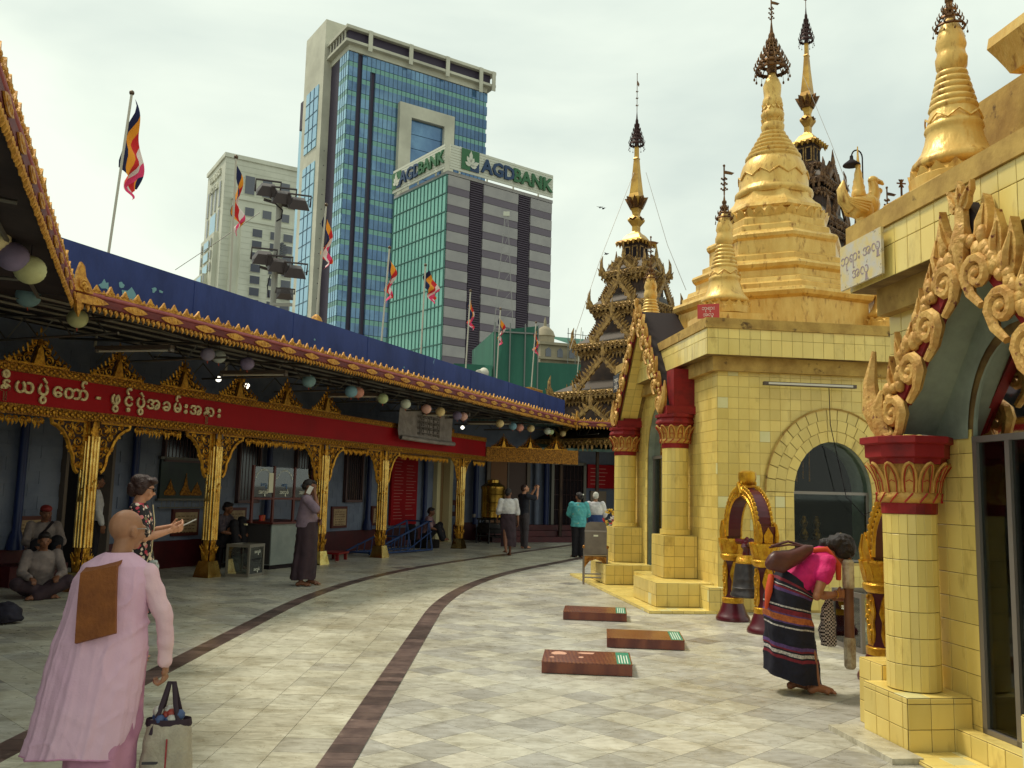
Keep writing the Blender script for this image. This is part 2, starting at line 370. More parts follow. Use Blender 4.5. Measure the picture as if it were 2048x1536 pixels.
# blue glass office tower
P0 = at(653, 38, 220); tz = P0.z; X0 = P0.x
tow = thing('glass_tower', 'tall blue glass office tower with white stair core and crown', 'building', (X0, P0.y, 0), R(33.5))
MB().box((0,0,0), (16,14.3,tz)).build('stair_core', m_whitel, tow)
MB().box((1,14.3,0), (16,19.2,tz-24)).build('rear_wing', m_gpale, tow)
k = MB(); k.box((0.2,14.4,tz-25), (2,17,tz-17)); k.build('balcony_box', m_louvre, tow)
for z0, z1 in ((tz-34,tz-17), (0,tz-38)):
    o = MB().box((-.2,2.8,z0), (0,11.5,z1)).build('window', m_gpale, tow)
    k = MB()
    for i in range(1, 3): k.box((-.3,2.8+i*2.9-.08,z0), (-.2,2.8+i*2.9+.08,z1))
    z = z0+2
    while z < z1: k.box((-.3,2.8,z), (-.2,11.5,z+.15)); z += 3.9
    k.build('mullion', m_mull, o)
k = MB()
for i in range(24): k.box((1.1,-.05,tz-36-i*3.9), (1.35,.0,tz-35.8-i*3.9)); 
k.build('vent_hole', m_louvre, tow)
bt = tz-13.0; FY = -11.5; XR = 43
MB().box((2.1,FY+.4,0), (XR-.4,14,bt)).build('core_wall', m_louvre, tow)
fh = 3.85; nf = int(bt/fh)
for i in range(nf):
    z1 = bt-i*fh; 
    for nm, a, b, mt in (('vision_band', 2.5, 0, m_gblue), ('green_band', fh, 2.62, m_ggreen)):
        for x0, x1 in ((2.1,4.6),(5.9,8.1),(9.5,16.2),(32.4,XR)) if z1 < tz-25 and z1 > 10 else ((2.1,4.6),(5.9,8.1),(9.5,XR)) if z1 < tz-16 else ((2.1,4.6),(5.9,XR)):
            MB().box((x0,FY,z1-a), (x1,FY+.5,z1-b)).build(nm, mt, tow)
        MB().box((1.9,FY,z1-a), (2.3,-6.2,z1-b)).build(nm, m_gpale if mt is m_gblue else m_ggreen, tow)
        if nm == 'vision_band': MB().box((XR-.5,FY-.02,z1-a), (XR+.3,6,z1-b)).build(nm, mt, tow)
k = MB()
for x in [2.1+1.25*i for i in range(33)]: k.box((x-.05,FY-.08,5), (x+.05,FY-.01,bt))
for y in (-7.6,-9,-10.3): k.box((1.82,y-.05,5), (1.9,y+.05,bt))
tag(k.build('mullion_fins', m_mull, tow), kind='stuff')
k = MB()                                   # white portal frame with its own panes
k.box((16.2,FY-1.4,0),(19.6,FY+.3,tz-26.5)); k.box((29.4,FY-1.4,0),(32.4,FY+.3,tz-26.5)); k.box((16.2,FY-1.4,tz-26.5),(32.4,FY+.3,tz-23)); k.build('portal_frame', m_whitel, tow)
for i in range(24):
    z1 = tz-26.7-i*fh
    if z1 > 12: MB().box((19.6,FY-.3,z1-fh+.15), (29.4,FY+.3,z1)).build('portal_pane', m_gblue, tow)
k = MB(); cz0 = bt+.2                        # crown
k.box((1.9,FY-.3,tz-12.9),(XR,-.05,tz-11.3)); k.box((.6,FY-1.6,tz-11.3),(XR+2,-.05,tz-10.6)); k.box((.6,FY-1.6,tz-7.7),(XR+2,-.05,tz-6.9)); k.box((16.1,-.05,tz-11.3),(XR+2,9,tz-10.6)); k.box((16.1,-.05,tz-7.7),(XR+2,9,tz-6.9)); k.build('crown_slab', m_whitel, tow)
MB().box((1.6,FY-.4,tz-10.6),(XR+.8,-.1,tz-7.7)).build('crown_window', m_louvre, tow)
for x in (6.5, 18, 29, 39.5, XR+.6):
    MB().box((x,FY-1.9,tz-14 if 30 < x < 42 else tz-12.5),(x+1.1,FY-1.62,tz-6.95)).build('crown_pier', m_whitel, tow)
for i in range(6): MB().box((.9,FY+.2+i*1.9,tz-10.6),(1.2,FY+.55+i*1.9,tz-7.7)).build('crown_fin', m_whitel, tow)
# tangled plant and aerial on the lower body roof line
k = MB(); k.tube([(25,FY-2,tz-75),(25,FY-2,tz-44)], .16, 4); k.build('aerial_mast', m_whitel, tow)

# bank block
P0 = at(896, 344, 150); bz = P0.z
bank = thing('bank_building', 'bank office block with teal glass side and rooftop sign letters', 'building', (P0.x, P0.y, 0), R(37.6))
LR, LL = 23.8, 18.2
MB().box((.1,.1,0), (LR-.1,LL-.1,bz-.3)).build('core_wall', m_louvre, bank)
k = MB(); k.box((-.2,-.2,bz-.4), (LR+.2,LL+.2,bz+.2)); k.build('parapet', m_panel, bank)
FH = 3.35; n = int(bz/FH)
for i in range(n):
    z1 = bz-.5-i*FH
    for x0, x1 in ((.0,4.6),(7.7,15.6),(18.6,LR)):
        MB().box((x0,-.25,z1-2.0), (x1,.2,z1-.05)).build('grey_panel', m_panel, bank)
        MB().box((x0,-.18,z1-FH+.05), (x1,.2,z1-2.0)).build('purple_panel', m_purple, bank)
    MB().box((-.25,.05,z1-FH+.12), (.1,LL,z1)).build('glass_band', m_gteal, bank)
    MB().box((-.4,.0,z1-.08), (-.2,LL,z1+.1)).build('floor_rail', M('teal_rail', C(58,104,96), .5), bank)
    if 3 < i < n: MB().box((LR-.2,6,z1-1.3), (LR+1.6,8.4,z1-.1)).build('aircon_ledge', m_panel, bank)
    for x0, x1 in ((4.8,7.5),(15.8,18.4)):
        k = MB()
        for j in range(8): k.box((x0,-.14,z1-.3-j*.42), (x1,.1,z1-.12-j*.42))
        k.build('louvre', M('louvre_slat', C(74,62,76), .5), bank)
k = MB()
for i in range(16): k.box((-.36,i*LL/15-.05,0), (-.24,i*LL/15+.05,bz-.5))
for i in range(14): k.box((-.33+(.02 if i%2 else 0), 0,0), (-.3,.02,.02))
tag(k.build('mullion_fins', M('teal_rail', C(58,104,96)), bank), kind='stuff')
m_slat = M('sign_slat', C(206,206,190), .6); m_navy = M('letter_navy', C(36,62,98), .5); m_lgreen = M('letter_green', C(52,104,66), .5)
k = MB()
for i in range(9): k.box((-.2,-.9,bz+.4+i*.5), (LR-.4,-.7,bz+.82+i*.5)); k.box((-.95,-.2,bz+.4+i*.5), (-.75,LL-.5,bz+.82+i*.5))
for x in (2, 8, 14, 20): k.box((x,-.68,bz), (x+.2,-.4,bz+5))
for y in (3, 9, 15): k.box((-.7,y,bz), (-.4,y+.2,bz+5))
sg = k.build('sign_slats', m_slat, bank)
lettering('AGD', 3.5, m_navy, sg, (10.2,-1.15,bz+2.4), 0, .15, .1); lettering('BANK', 3.5, m_lgreen, sg, (18.2,-1.15,bz+2.4), 0, .15, .1)
lettering('AGD', 3.4, m_navy, sg, (-1.2,11.0,bz+2.4), -PI/2, .15, .07); lettering('BANK', 3.2, m_lgreen, sg, (-1.2,3.9,bz+2.4), -PI/2, .15, .07)
def logo(par, mtx, s):
    k = MB(); k.box((-1*s,0,-1*s),(0,.1,.0),0); k.box((0,0,0),(1*s,.1,1*s),0); k.box((-1*s,0,0),(0,.1,1*s),0); k.box((0,0,-1*s),(1*s,.1,0),1)
    for a, l in ((.5,1.1),(1.1,.8),(2.1,.9),(2.7,.7),(1.57,1.2),(.1,.7)):
        c, d = math.cos(a), math.sin(a); b_ = (0,-.3*s-.3*s*abs(c))
        pl = [(b_[0]+c*l*s*t+d*wv*s, b_[1]+d*l*s*t-c*wv*s) for t, wv in ((0,0),(.3,.16),(.65,.19),(1,0),(.65,-.19),(.3,-.16))]
        k.prism(pl, -.12, -.02, 2)
    k.tf(mtx).build('leaf_logo', [m_lgreen, m_navy, m_slat], par)
logo(sg, T(4.0,-1.1,bz+2.8), 1.9); logo(sg, T(-1.1,16.2,bz+2.6,-PI/2), 1.6)
# steel lattice pylon standing before the bank
PB = at(1006, 700, 95)
py = thing('lattice_mast', 'thin steel lattice mast standing in front of the bank facade', 'mast', (PB.x, PB.y, 0))
zt = at(1006, 432, 95).z; k = MB()
for sx in (-1,1): k.bar((sx*2.4,0,0),(sx*.15,0,zt),.07,.07)
for i in range(14):
    z = zt*(1-(1-i/14)*.93); hw = .15+2.25*(1-z/zt); z2 = zt*(1-(1-(i+1)/14)*.93); h2 = .15+2.25*(1-z2/zt)
    k.bar((-hw,0,z),(hw,0,z),.05,.05); k.bar((-hw,0,z),(h2,0,z2),.035,.035)
k.build('lattice', M('mast_steel', C(150,146,144), .5, .4), py)
MB().box((-.35,-.1,zt),(.35,.1,zt+.5)).build('beacon', m_white, py)

# building wrapped in green netting and the domed old block behind it
m_net = M('green_net', C(52,104,86), .9, c2=C(40,84,72), ns=.35, stretch=(1,1,.25), c3=C(70,124,104), ns3=.9)
gb = thing('netted_building', 'building wrapped in green scaffold netting below the bank', 'building', tuple(at(1000, 800, 62).xy)+(0,), R(12))
zt1 = at(1040, 655, 62).z; zt2 = at(1130, 722, 62).z
k = MB(); k.vprism([(-.6,0),(2.7,0),(2.7,9),(-.6,9)], 0, zt1-.35)
k.add([(-.6,0,zt1-.35),(2.7,0,zt1-.35),(2.7,9,zt1+.1),(-.6,9,zt1+.1),(2.7,0,zt1+.25),(-.6,0,zt1-.3)], [(0,1,4,5)])
k.build('netting_sheet', m_net, gb)
k = MB().box((2.7,.3,0),(9,9,zt2)); k.build('lower_netting', m_net, gb)
k = MB()
for x in (-.5,.6,1.7,2.65): k.tube([(x,-.1,0),(x,-.1,zt1+.3)], .05, 5)
k.box((-.6,-.12,zt1-.4),(2.7,-.02,zt1-.3)); k.build('scaffold_pole', M('steel_grey', C(120,122,118), .5, .5), gb)
MB().box((-3.4,-.3,0),(-.7,8,zt2-.5)).build('side_netting', m_net, gb)
ob = thing('domed_building', 'old stone building with small dome and green roof in scaffolding', 'building', tuple(at(1095, 800, 82).xy)+(0,), R(20))
m_stone = M('old_stone', C(158,146,122), .85, c2=C(128,118,100), ns=.5)
zo = at(1100, 690, 82).z
k = MB().box((-.8,0,0),(7.5,8,zo)); k.build('wall', m_stone, ob)
k = MB(); k.box((-1,-.3,zo),(7.7,8,zo+.25)); k.box((-1.1,-.4,zo-1.4),(7.7,0,zo-1.2)); k.build('cornice', m_stone, ob)
for i in range(6): 
    o = MB().prism([(i*1.2-.3,zo-1.1),(i*1.2+.25,zo-1.1),(i*1.2+.25,zo-.45),(i*1.2,zo-.2),(i*1.2-.3,zo-.45)], -.06, .05).build('window', m_dark, ob)
k = MB().lathe([(.9,0),(.9,.9),(1.0,1),(.95,1.1),(.8,1.5),(.45,1.85),(.15,2.0),(.12,2.5),(0.01,2.9)], 14, (0.1,1.2,zo)); k.build('dome', m_stone, ob, smooth=40)
k = MB(); k.add([(2,0,zo+.3),(7.6,0,zo+.3),(7.6,6,zo+2),(2,6,zo+2)],[(0,1,2,3)]); k.build('green_roof', m_net, ob)
k = MB()
for i in range(9):
    k.tube([(1.6+i*.75,-.9,zo-3),(1.6+i*.75,-.9,zo+1.6-i*.1)], .035, 4)
for z in (0,.7,1.3): k.tube([(1.5,-.9,zo+z-.2),(7.7,-.9,zo+z-.4)], .03, 4)
k.build('scaffold', M('steel_grey', C(120,122,118)), ob)
# ------------------------------------------------------------------ arcade building on the left
m_wall = M('blue_grey_paint', C(120,128,148), .7, c2=C(98,106,128), ns=1.5, rnd=.05)
m_plinth = M('maroon_plinth', C(82,22,28), .5, c2=C(60,16,24), ns=2)
m_pipe = M('blue_pipe', C(30,44,92), .4)
m_navyp = M('navy_parapet', C(46,62,122), .75, c2=C(34,48,100), ns=1.6, c3=C(96,128,160), ns3=2.6, lo3=.7, hi3=.72, bump=.3, bs=14, stretch=(1,1,.45))
m_soffit = M('soffit', C(62,52,52), .8, c2=C(44,36,40), ns=2)
m_steel = M('purlin_steel', C(108,104,98), .5, .5)
m_red = M('red_board', C(160,8,22), .6, c2=C(142,6,20), ns=1, spec=.2)
m_eave = M('eave_maroon', C(112,42,44), .5, c2=C(88,30,34), ns=4)
m_pink = M('eave_rose', C(164,88,92), .5, c2=C(146,72,76), ns=5)
m_gold = M('carved_gold', C(206,152,52), .33, .75, c2=C(150,98,30), ns=14, bump=.35, bs=70)
m_goldd = M('dull_gold', C(170,116,40), .42, .6, c2=C(92,56,22), ns=24, vor=.8, bs=34)
m_mirror = M('mirror_gold', C(236,204,124), .16, 1, c2=C(206,164,84), ns=7)
m_ochre = M('ochre_gilt', C(206,152,62), .5, .25, c2=C(160,104,40), ns=18, bump=.3, bs=60)
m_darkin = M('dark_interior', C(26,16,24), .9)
m_cream = M('cream_paint', C(206,192,150), .6)
arc = thing('temple_arcade', 'arcade with gilded columns, red lettered beam and navy roof parapet', 'building', A0, AA)
WL = 1.7
blocks = []
holes = [(1.05,1.95,0,2.6), (14.1,15.2,0,2.7)]
z = .5; row = 0
while z < 3.6:
    x = -4+(.2 if row % 2 else 0)
    while x < 15.4:
        x1 = x+.4
        if not any(x1 > a and x < b and z < d for a, b, c, d in holes): blocks.append((x, x1, z))
        x = x1
    z += .2; row += 1
blocks.sort(key=lambda b: (AR(b[0]+.2, WL, b[2])-CAMP).length if inframe(AR(b[0]+.2, WL, b[2])) else 999)
bm_ = MB().box((-.197,-.02,.003),(.197,.02,.197)).mesh('block', m_wall); rest = MB()
for i, (x, x1, z) in enumerate(blocks):
    if i < 300: link('block', bm_, arc, (x+.2, WL+.02, z))
    else: rest.box((x+.003,WL,z+.003),(x1-.003,WL+.04,z+.197))
tag(rest.build('block_field', m_wall, arc), kind='stuff')
k = MB(); k.box((-9,WL+.015,0),(1.05,WL+.25,4.12)); k.box((1.95,WL+.015,0),(14.1,WL+.25,4.12)); k.box((1.05,WL+.015,2.6),(1.95,WL+.25,4.12)); k.box((14.1,WL+.3,0),(17,WL+.5,4.12)); k.build('back_wall', m_wall, arc)
MB().box((-9,WL+.2,4.12),(19,WL+5,4.2)).build('flat_roof', m_soffit, arc)
k = MB(); k.box((.4,WL+.25,0),(.5,WL+2.7,2.9)); k.box((2.5,WL+.25,0),(2.6,WL+2.7,2.9)); k.box((.4,WL+.25,2.8),(2.6,WL+2.7,2.9)); k.build('room_wall', m_darkin, arc)
k = MB(); k.box((-4,WL-.06,0),(1.0,WL,.5)); k.box((2.0,WL-.06,0),(14.0,WL,.5)); k.build('plinth', m_plinth, arc)
MB().box((.95,WL+2.6,0),(2.05,WL+2.7,2.7)).build('doorway_back', m_darkin, arc)
k = MB(); k.box((1.0,WL-.1,0),(1.06,WL+.3,2.66)); k.box((1.94,WL-.1,0),(2.0,WL+.3,2.66)); k.box((1.0,WL-.1,2.6),(2.0,WL+.3,2.66)); k.build('door_frame', M('grey_wood', C(104,92,84), .6), arc)
for s in (.2, 2.45, 6.2, 10.3, 13.4):
    k = MB().lathe([(.07,.5),(.13,.5),(.13,.56),(.1,.7),(.065,.8),(.065,3.0),(.09,3.05),(.09,3.2)], 10, (s,WL-.1,0)); k.build('drain_pipe', m_pipe, arc, smooth=40)
m_iron = M('window_iron', C(92,70,70), .5, .3); m_pane = M('dark_pane', C(34,28,36), .15, spec=.6)
for s0, s1, z0, z1 in ((3.2,4.5,2.02,2.75),(5.3,5.9,1.25,2.6),(9.3,10.0,1.26,2.6),(7.25,7.75,1.3,2.6)):
    o = MB().box((s0,WL-.04,z0),(s1,WL-.005,z1)).build('window', m_pane, arc)
    k = MB(); k.box((s0-.05,WL-.09,z0-.05),(s0,WL,z1)); k.box((s1,WL-.09,z0-.05),(s1+.05,WL,z1)); k.box((s0-.05,WL-.09,z0-.06),(s1+.05,WL,z0)); k.box((s0-.05,WL-.09,z1),(s1+.05,WL,z1+.05)); k.build('frame', m_iron, o)
    n = int((s1-s0)/.09)
    for i in range(n): MB().tube([(s0+(i+.5)*(s1-s0)/n,WL-.08,z0),(s0+(i+.5)*(s1-s0)/n,WL-.08,z1)], .008, 5).build('bar', m_iron, o)
m_plq = M('plaque_face', C(176,150,112), .5, c2=C(150,122,90), ns=8); m_plqf = M('plaque_frame', C(86,34,28), .5); m_ink = M('ink_brown', C(96,70,50), .7)
for s0, s1, z0, z1 in ((8.76,9.42,.58,1.1),(3.5,4.2,.58,1.08),(.2,.85,.52,1.0),(5.0,5.6,.6,1.1),(10.6,11.1,.6,1.1)):
    o = MB().box((s0,WL-.05,z0),(s1,WL-.001,z1)).build('plaque', m_plqf, arc)
    MB().box((s0+.06,WL-.06,z0+.06),(s1-.06,WL-.051,z1-.06)).build('plaque_face', m_plq, o)
    k = MB()
    for j in range(6):
        xx = s0+.12
        while xx < s1-.16: ln = random.uniform(.03,.1); k.box((xx,WL-.064,z1-.14-j*.06),(min(xx+ln,s1-.1),WL-.061,z1-.125-j*.06)); xx += ln+.03
    k.build('inscription', m_ink, o)
# painted picture panel below the barred window
o = MB().box((3.1,WL-.07,1.28),(4.6,WL-.02,2.0)).build('picture_panel', M('picture_green', C(38,52,44), .4, c2=C(30,36,40), ns=3), arc)
k = MB(); k.box((3.06,WL-.09,1.24),(4.64,WL-.02,1.28)); k.box((3.06,WL-.09,2.0),(4.64,WL-.02,2.05)); k.build('panel_rail', m_steel, o)
k = MB()
for cx, h in ((3.35,.3),(3.75,.42),(4.05,.26)): k.lathe([(.14,0),(.15,.05),(.09,.12),(.05,.2),(.02,h*.8),(.005,h)], 8, (cx,WL-.08,1.34), sy=.15)
k.build('painted_pagoda', m_goldd, o)
k = MB()
for i in range(14): k.tube([(3.14+i*.11,WL-.1,1.12),(3.14+i*.11,WL-.1,1.24)], .006, 4)
k.box((3.06,WL-.12,1.1),(4.64,WL-.08,1.125)); k.build('ledge_rail', m_steel, o)
# red text board
o = MB().box((11.5,WL-.08,.58),(12.95,WL-.02,2.5)).build('red_text_board', m_red, arc)
m_pale = M('pale_lettering', C(196,130,120), .6)
k = MB()
for c0 in (11.6,12.28):
    for j in range(20):
        if random.random() < .2: continue
        k.box((c0+random.uniform(0,.04),WL-.085,2.38-j*.086),(c0+random.uniform(.35,.58),WL-.081,2.392-j*.086))
k.build('text_line', m_pale, o)
for s in (14.1, 14.95):
    MB().box((s,WL-.12,0),(s+.22,WL+.3,2.75)).build('door_jamb', m_cream, arc)
k = MB(); k.box((14.32,WL+.1,0),(14.95,WL+.16,2.75)); k.build('door_leaf', M('tan_door', C(140,112,76), .6), arc)
# gilded columns
COLS = [0, 2.62, 5.86, 8.27, 12.41]
def colmesh():
    k = MB(); k.box((-.085,-.085,.26),(.085,.085,2.42)); return k
shaft = colmesh().mesh('column', M('column_lacquer', C(58,30,26), .15, .3))
k = MB()
for x in (-.055,0,.055): k.tube([(x,-.09,.62),(x,-.09,2.2)], .026, 8); k.tube([(-.09,x,.62),(-.09,x,2.2)], .026, 8); k.tube([(.09,x,.62),(.09,x,2.2)], .026, 8)
ribs = k.mesh('rib', m_mirror, 60)
def flare(w0, w1, z0, z1): return [(-w0,-w0,z0),(w0,-w0,z0),(w0,w0,z0),(-w0,w0,z0),(-w1,-w1,z1),(w1,-w1,z1),(w1,w1,z1),(-w1,w1,z1)]
k = MB(); k.add(flare(.165,.11,0,.27), [(0,1,5,4),(1,2,6,5),(2,3,7,6),(3,0,4,7),(4,5,6,7)]); foot = k.mesh('foot', m_mirror)
def leafclump(w_, z0, z1, n, seed):
    rd = random.Random(seed); k = MB()
    k.lathe([(.1,z0),(.118,z0+.05*(z1-z0)),(.112,(z0+z1)/2),(.105,z1-.05*(z1-z0)),(.095,z1)], 8, ph=PI/8, sx=1.02)
    for i in range(n):
        a = rd.uniform(0, 2*PI); z = rd.uniform(z0, z1); r = w_*(1-.35*abs(2*(z-z0)/(z1-z0)-1)); c = Vector((math.cos(a)*r, math.sin(a)*r, z))
        k.ball(c, (rd.uniform(.012,.024), rd.uniform(.012,.024), rd.uniform(.02,.04)), 5, 4)
        if i % 2: k.tube([c, c+Vector((math.cos(a)*.02, math.sin(a)*.02, .03)), c+Vector((math.cos(a)*.03, math.sin(a)*.03, .06))], [.014,.01,.003], 4)
    return k
orn = [leafclump(.125,.27,.62,60,1).mesh('base_ornament', m_gold, 50), leafclump(.115,1.25,1.66,60,2).mesh('mid_ornament', m_gold, 50), leafclump(.125,2.12,2.42,50,3).mesh('capital', m_gold, 50)]
for s in COLS:
    c = link('column', shaft, arc, (s, 0, 0))
    link('rib', ribs, c); link('foot', foot, c)
    for nm, me in zip(('base_ornament','mid_ornament','capital'), orn): link(nm, me, c)
# carved brackets, valance, pediments
def bracketmesh():
    k = MB(); P = [(0,0),(.6,0),(.585,-.07),(.5,-.1),(.4,-.17),(.32,-.27),(.26,-.4),(.2,-.5),(.19,-.6),(.15,-.7),(.1,-.74),(.05,-.7),(0,-.74)]
    edge = [(x,0,z) for x, z in P[1:-2]]
    k.tube(edge, [.03]*len(edge), 5); k.tube([(.02,0,0),(.6,0,0)], .028, 5); k.tube([(.02,0,0),(.03,0,-.7)], .026, 5)
    for c, r in (((.12,-.12),.09),((.3,-.1),.08),((.44,-.06),.045),((.12,-.3),.085),((.23,-.22),.06),((.1,-.47),.075),((.09,-.62),.05),((.19,-.4),.045)):
        k.tube(spiral(c, r, 1.5, random.random()*6, 12, .15, random.choice((-1,1))), [.02*(1-.05*i) for i in range(13)], 4)
    for i in range(26):
        x = random.uniform(.04,.5); z = -random.uniform(.03,.68)
        if x < .55*(1+z/.75)**1.2+.08: k.ball((x,0,z), (.022,.018,.022), 5, 3)
    k.prism([(x*.93+.01,z*.95-.01) for x, z in P], .005, .012, 1)
    return k
random.seed(3); bk = bracketmesh(); m_back = M('bracket_back', C(46,24,22), .7)
br_r = bk.mesh('bracket', [m_gold, m_back], 45)
b2 = MB().join(bk); b2.v = [(-x,y,z) for x,y,z in b2.v]; b2.f = [q[::-1] for q in b2.f]; br_l = b2.mesh('bracket', [m_gold, m_back], 45)
for i, s in enumerate(COLS):
    sc = .8 if i == 4 else 1
    link('bracket', br_r, arc, (s+.1,0,2.42), scale=sc); link('bracket', br_l, arc, (s-.1,0,2.42), scale=sc)
def valmesh(seed):
    rd = random.Random(seed); k = MB()
    k.tube(spiral((.05,-.07), .055, 1.3, .5, 10, .2), [.013]*11, 4); k.tube(spiral((.15,-.06), .045, 1.2, 2.6, 10, .2, -1), [.012]*11, 4)
    for i in range(3):
        x = .04+i*.06; l = rd.uniform(.1,.17); k.tube([(x,0,-.06),(x+.01,-.01,-l*.7),(x+.004,0,-l)], [.012,.017,.004], 4); k.ball((x,0,-l*.6), (.018,.012,.026), 5, 4)
    return k
vm = [valmesh(i).mesh('valance_scroll', m_gold, 50) for i in range(3)]
xs = []; x = -3.6
while x < 13.9:
    if not any(abs(x+.1-s) < .72 for s in COLS): link('valance_scroll', random.choice(vm), arc, (x,0,2.42))
    x += .2
MB().box((-4,-.035,2.42),(13.98,.06,2.56)).build('lower_beam_strip', m_goldd, arc)
MB().box((-4,-.02,2.56),(13.98,.1,2.98)).build('beam', m_red, arc)
MB().box((-4,-.045,2.98),(13.98,.12,3.1)).build('upper_beam_strip', m_goldd, arc)
k = MB()                                              # pierced roundels along both strips
for zz in (2.49, 3.04):
    x = -3.6
    while x < 13.9: k.ball((x,-.045,zz), (.03,.012,.035), 5, 4); k.ball((x+.05,-.045,zz+.03), (.014,.012,.018), 4, 3); k.ball((x+.05,-.045,zz-.03), (.014,.012,.018), 4, 3); x += .1
tag(k.build('strip_roundels', m_gold, arc, smooth=60), kind='stuff')
def pedmesh():
    rd = random.Random(5); k = MB()
    k.prism([(-.5,0),(.5,0),(.38,.06),(.26,.14),(.15,.24),(.08,.34),(0,.43),(-.08,.34),(-.15,.24),(-.26,.14),(-.38,.06)], .0, .01, 1)
    k.prism([(-.09,.02),(.09,.02),(.05,.16),(.04,.22),(0,.29),(-.04,.22),(-.05,.16)], -.05, 0)
    for sx in (-1,1):
        for c, r in (((.17,.08),.075),((.3,.055),.06),((.42,.03),.04),((.13,.2),.06),((.08,.3),.05)):
            k.tube([(sx*p[0],-.02,p[2]) for p in spiral(c, r, 1.4, 2.2, 12, .15, -1)], [.018*(1-.05*i) for i in range(13)], 4)
        for i in range(9):
            t = i/8; x = .5*(1-t)**1.0*1.02; zz = .45*t**1.5+.03
            k.tube([(sx*x*.92,-.02,zz-.02),(sx*(x+.005),-.025,zz+.03),(sx*(x-.012),-.01,zz+.065)], [.017,.015,.003], 4)
    k.tube([(0,-.02,.28),(0,-.02,.36),(0,-.02,.47)], [.035,.03,.004], 5)
    k.box((-.5,-.03,0),(.5,.01,.025))
    return k
pm = pedmesh().mesh('pediment', [m_gold, m_back], 45)
for i in range(11): 
    if i not in (7,8): link('pediment', pm, arc, (-1.01+1.37*i-1.37,-.02,3.1))
# beam lettering
m_let = M('letter_cream', C(232,214,160), .4, .1, c2=C(170,146,104), ns=22)
TXT = [(-1.47,'\u1014\u102e'),(-1.19,'\u101a'),(-.9,'\u1015\u103d\u1032'),(-.67,'\u1031'),(-.36,'\u1010\u102c\u103a'),(.03,'-'),(.35,'\u1016\u103d'),(.6,'\u1004\u1037\u103a'),
       (.84,'\u1015\u103d\u1032'),(1.1,'\u1021'),(1.38,'\u1001'),(1.62,'\u1019\u103a'),(1.81,'\u1038'),(2.04,'\u1021'),(2.31,'\u1014'),(2.43,'\u102c'),(2.61,'\u1038')]
for s, tx in TXT: lettering(tx, .27, m_let, arc, (s,-.04,2.79), 0, .012, .006)
# canopy: fascia, crest, fringe, parapet, soffit
def crestmesh(w_, h_):
    k = MB(); k.prism([(-w_/2,0),(w_/2,0),(w_*.36,h_*.3),(w_*.2,h_*.55),(0,h_),(-w_*.2,h_*.55),(-w_*.36,h_*.3)], -.012, .012)
    for sx in (-1,1): k.tube([(sx*p[0],-.015,p[2]) for p in spiral((w_*.2,h_*.25), w_*.12, 1.2, 0, 8, .2)], .007, 4)
    k.ball((0,-.014,h_*.4), (.012,.01,.02), 5, 4); return k
crest = crestmesh(.17,.115).mesh('crest_leaf', m_ochre, 50); crest2 = crestmesh(.07,.065).mesh('crest_bud', m_ochre, 50)
def fringemesh(seed):
    rd = random.Random(seed); k = MB(); k.tube(spiral((0,-.02), .026, 1.2, rd.random()*6, 8, .2), .012, 4)
    k.tube([(0,0,-.02),(.01,-.008,-.05),(rd.uniform(-.012,.012),0,-.085)], [.026,.022,.004], 5); k.ball((.028,0,-.03), (.014,.012,.02), 4, 3); return k
fringe = [fringemesh(i).mesh('fringe_leaf', m_ochre, 50) for i in range(3)]
def lozmesh():
    k = MB(); k.prism([(-.2,0),(-.12,.03),(0,.05),(.12,.03),(.2,0),(.12,-.03),(0,-.05),(-.12,-.03)], -.012, 0)
    for x in (-.1,-.04,.04,.1): k.ball((x,-.012,0), (.02,.01,.025), 5, 3)
    return k
loz = lozmesh().mesh('fascia_lozenge', m_ochre, 50)
PROF = [(0,3.6),(-.03,3.62),(-.035,3.7),(-.01,3.705),(-.035,3.715),(-.045,3.735),(-.03,3.76),(.03,3.765)]
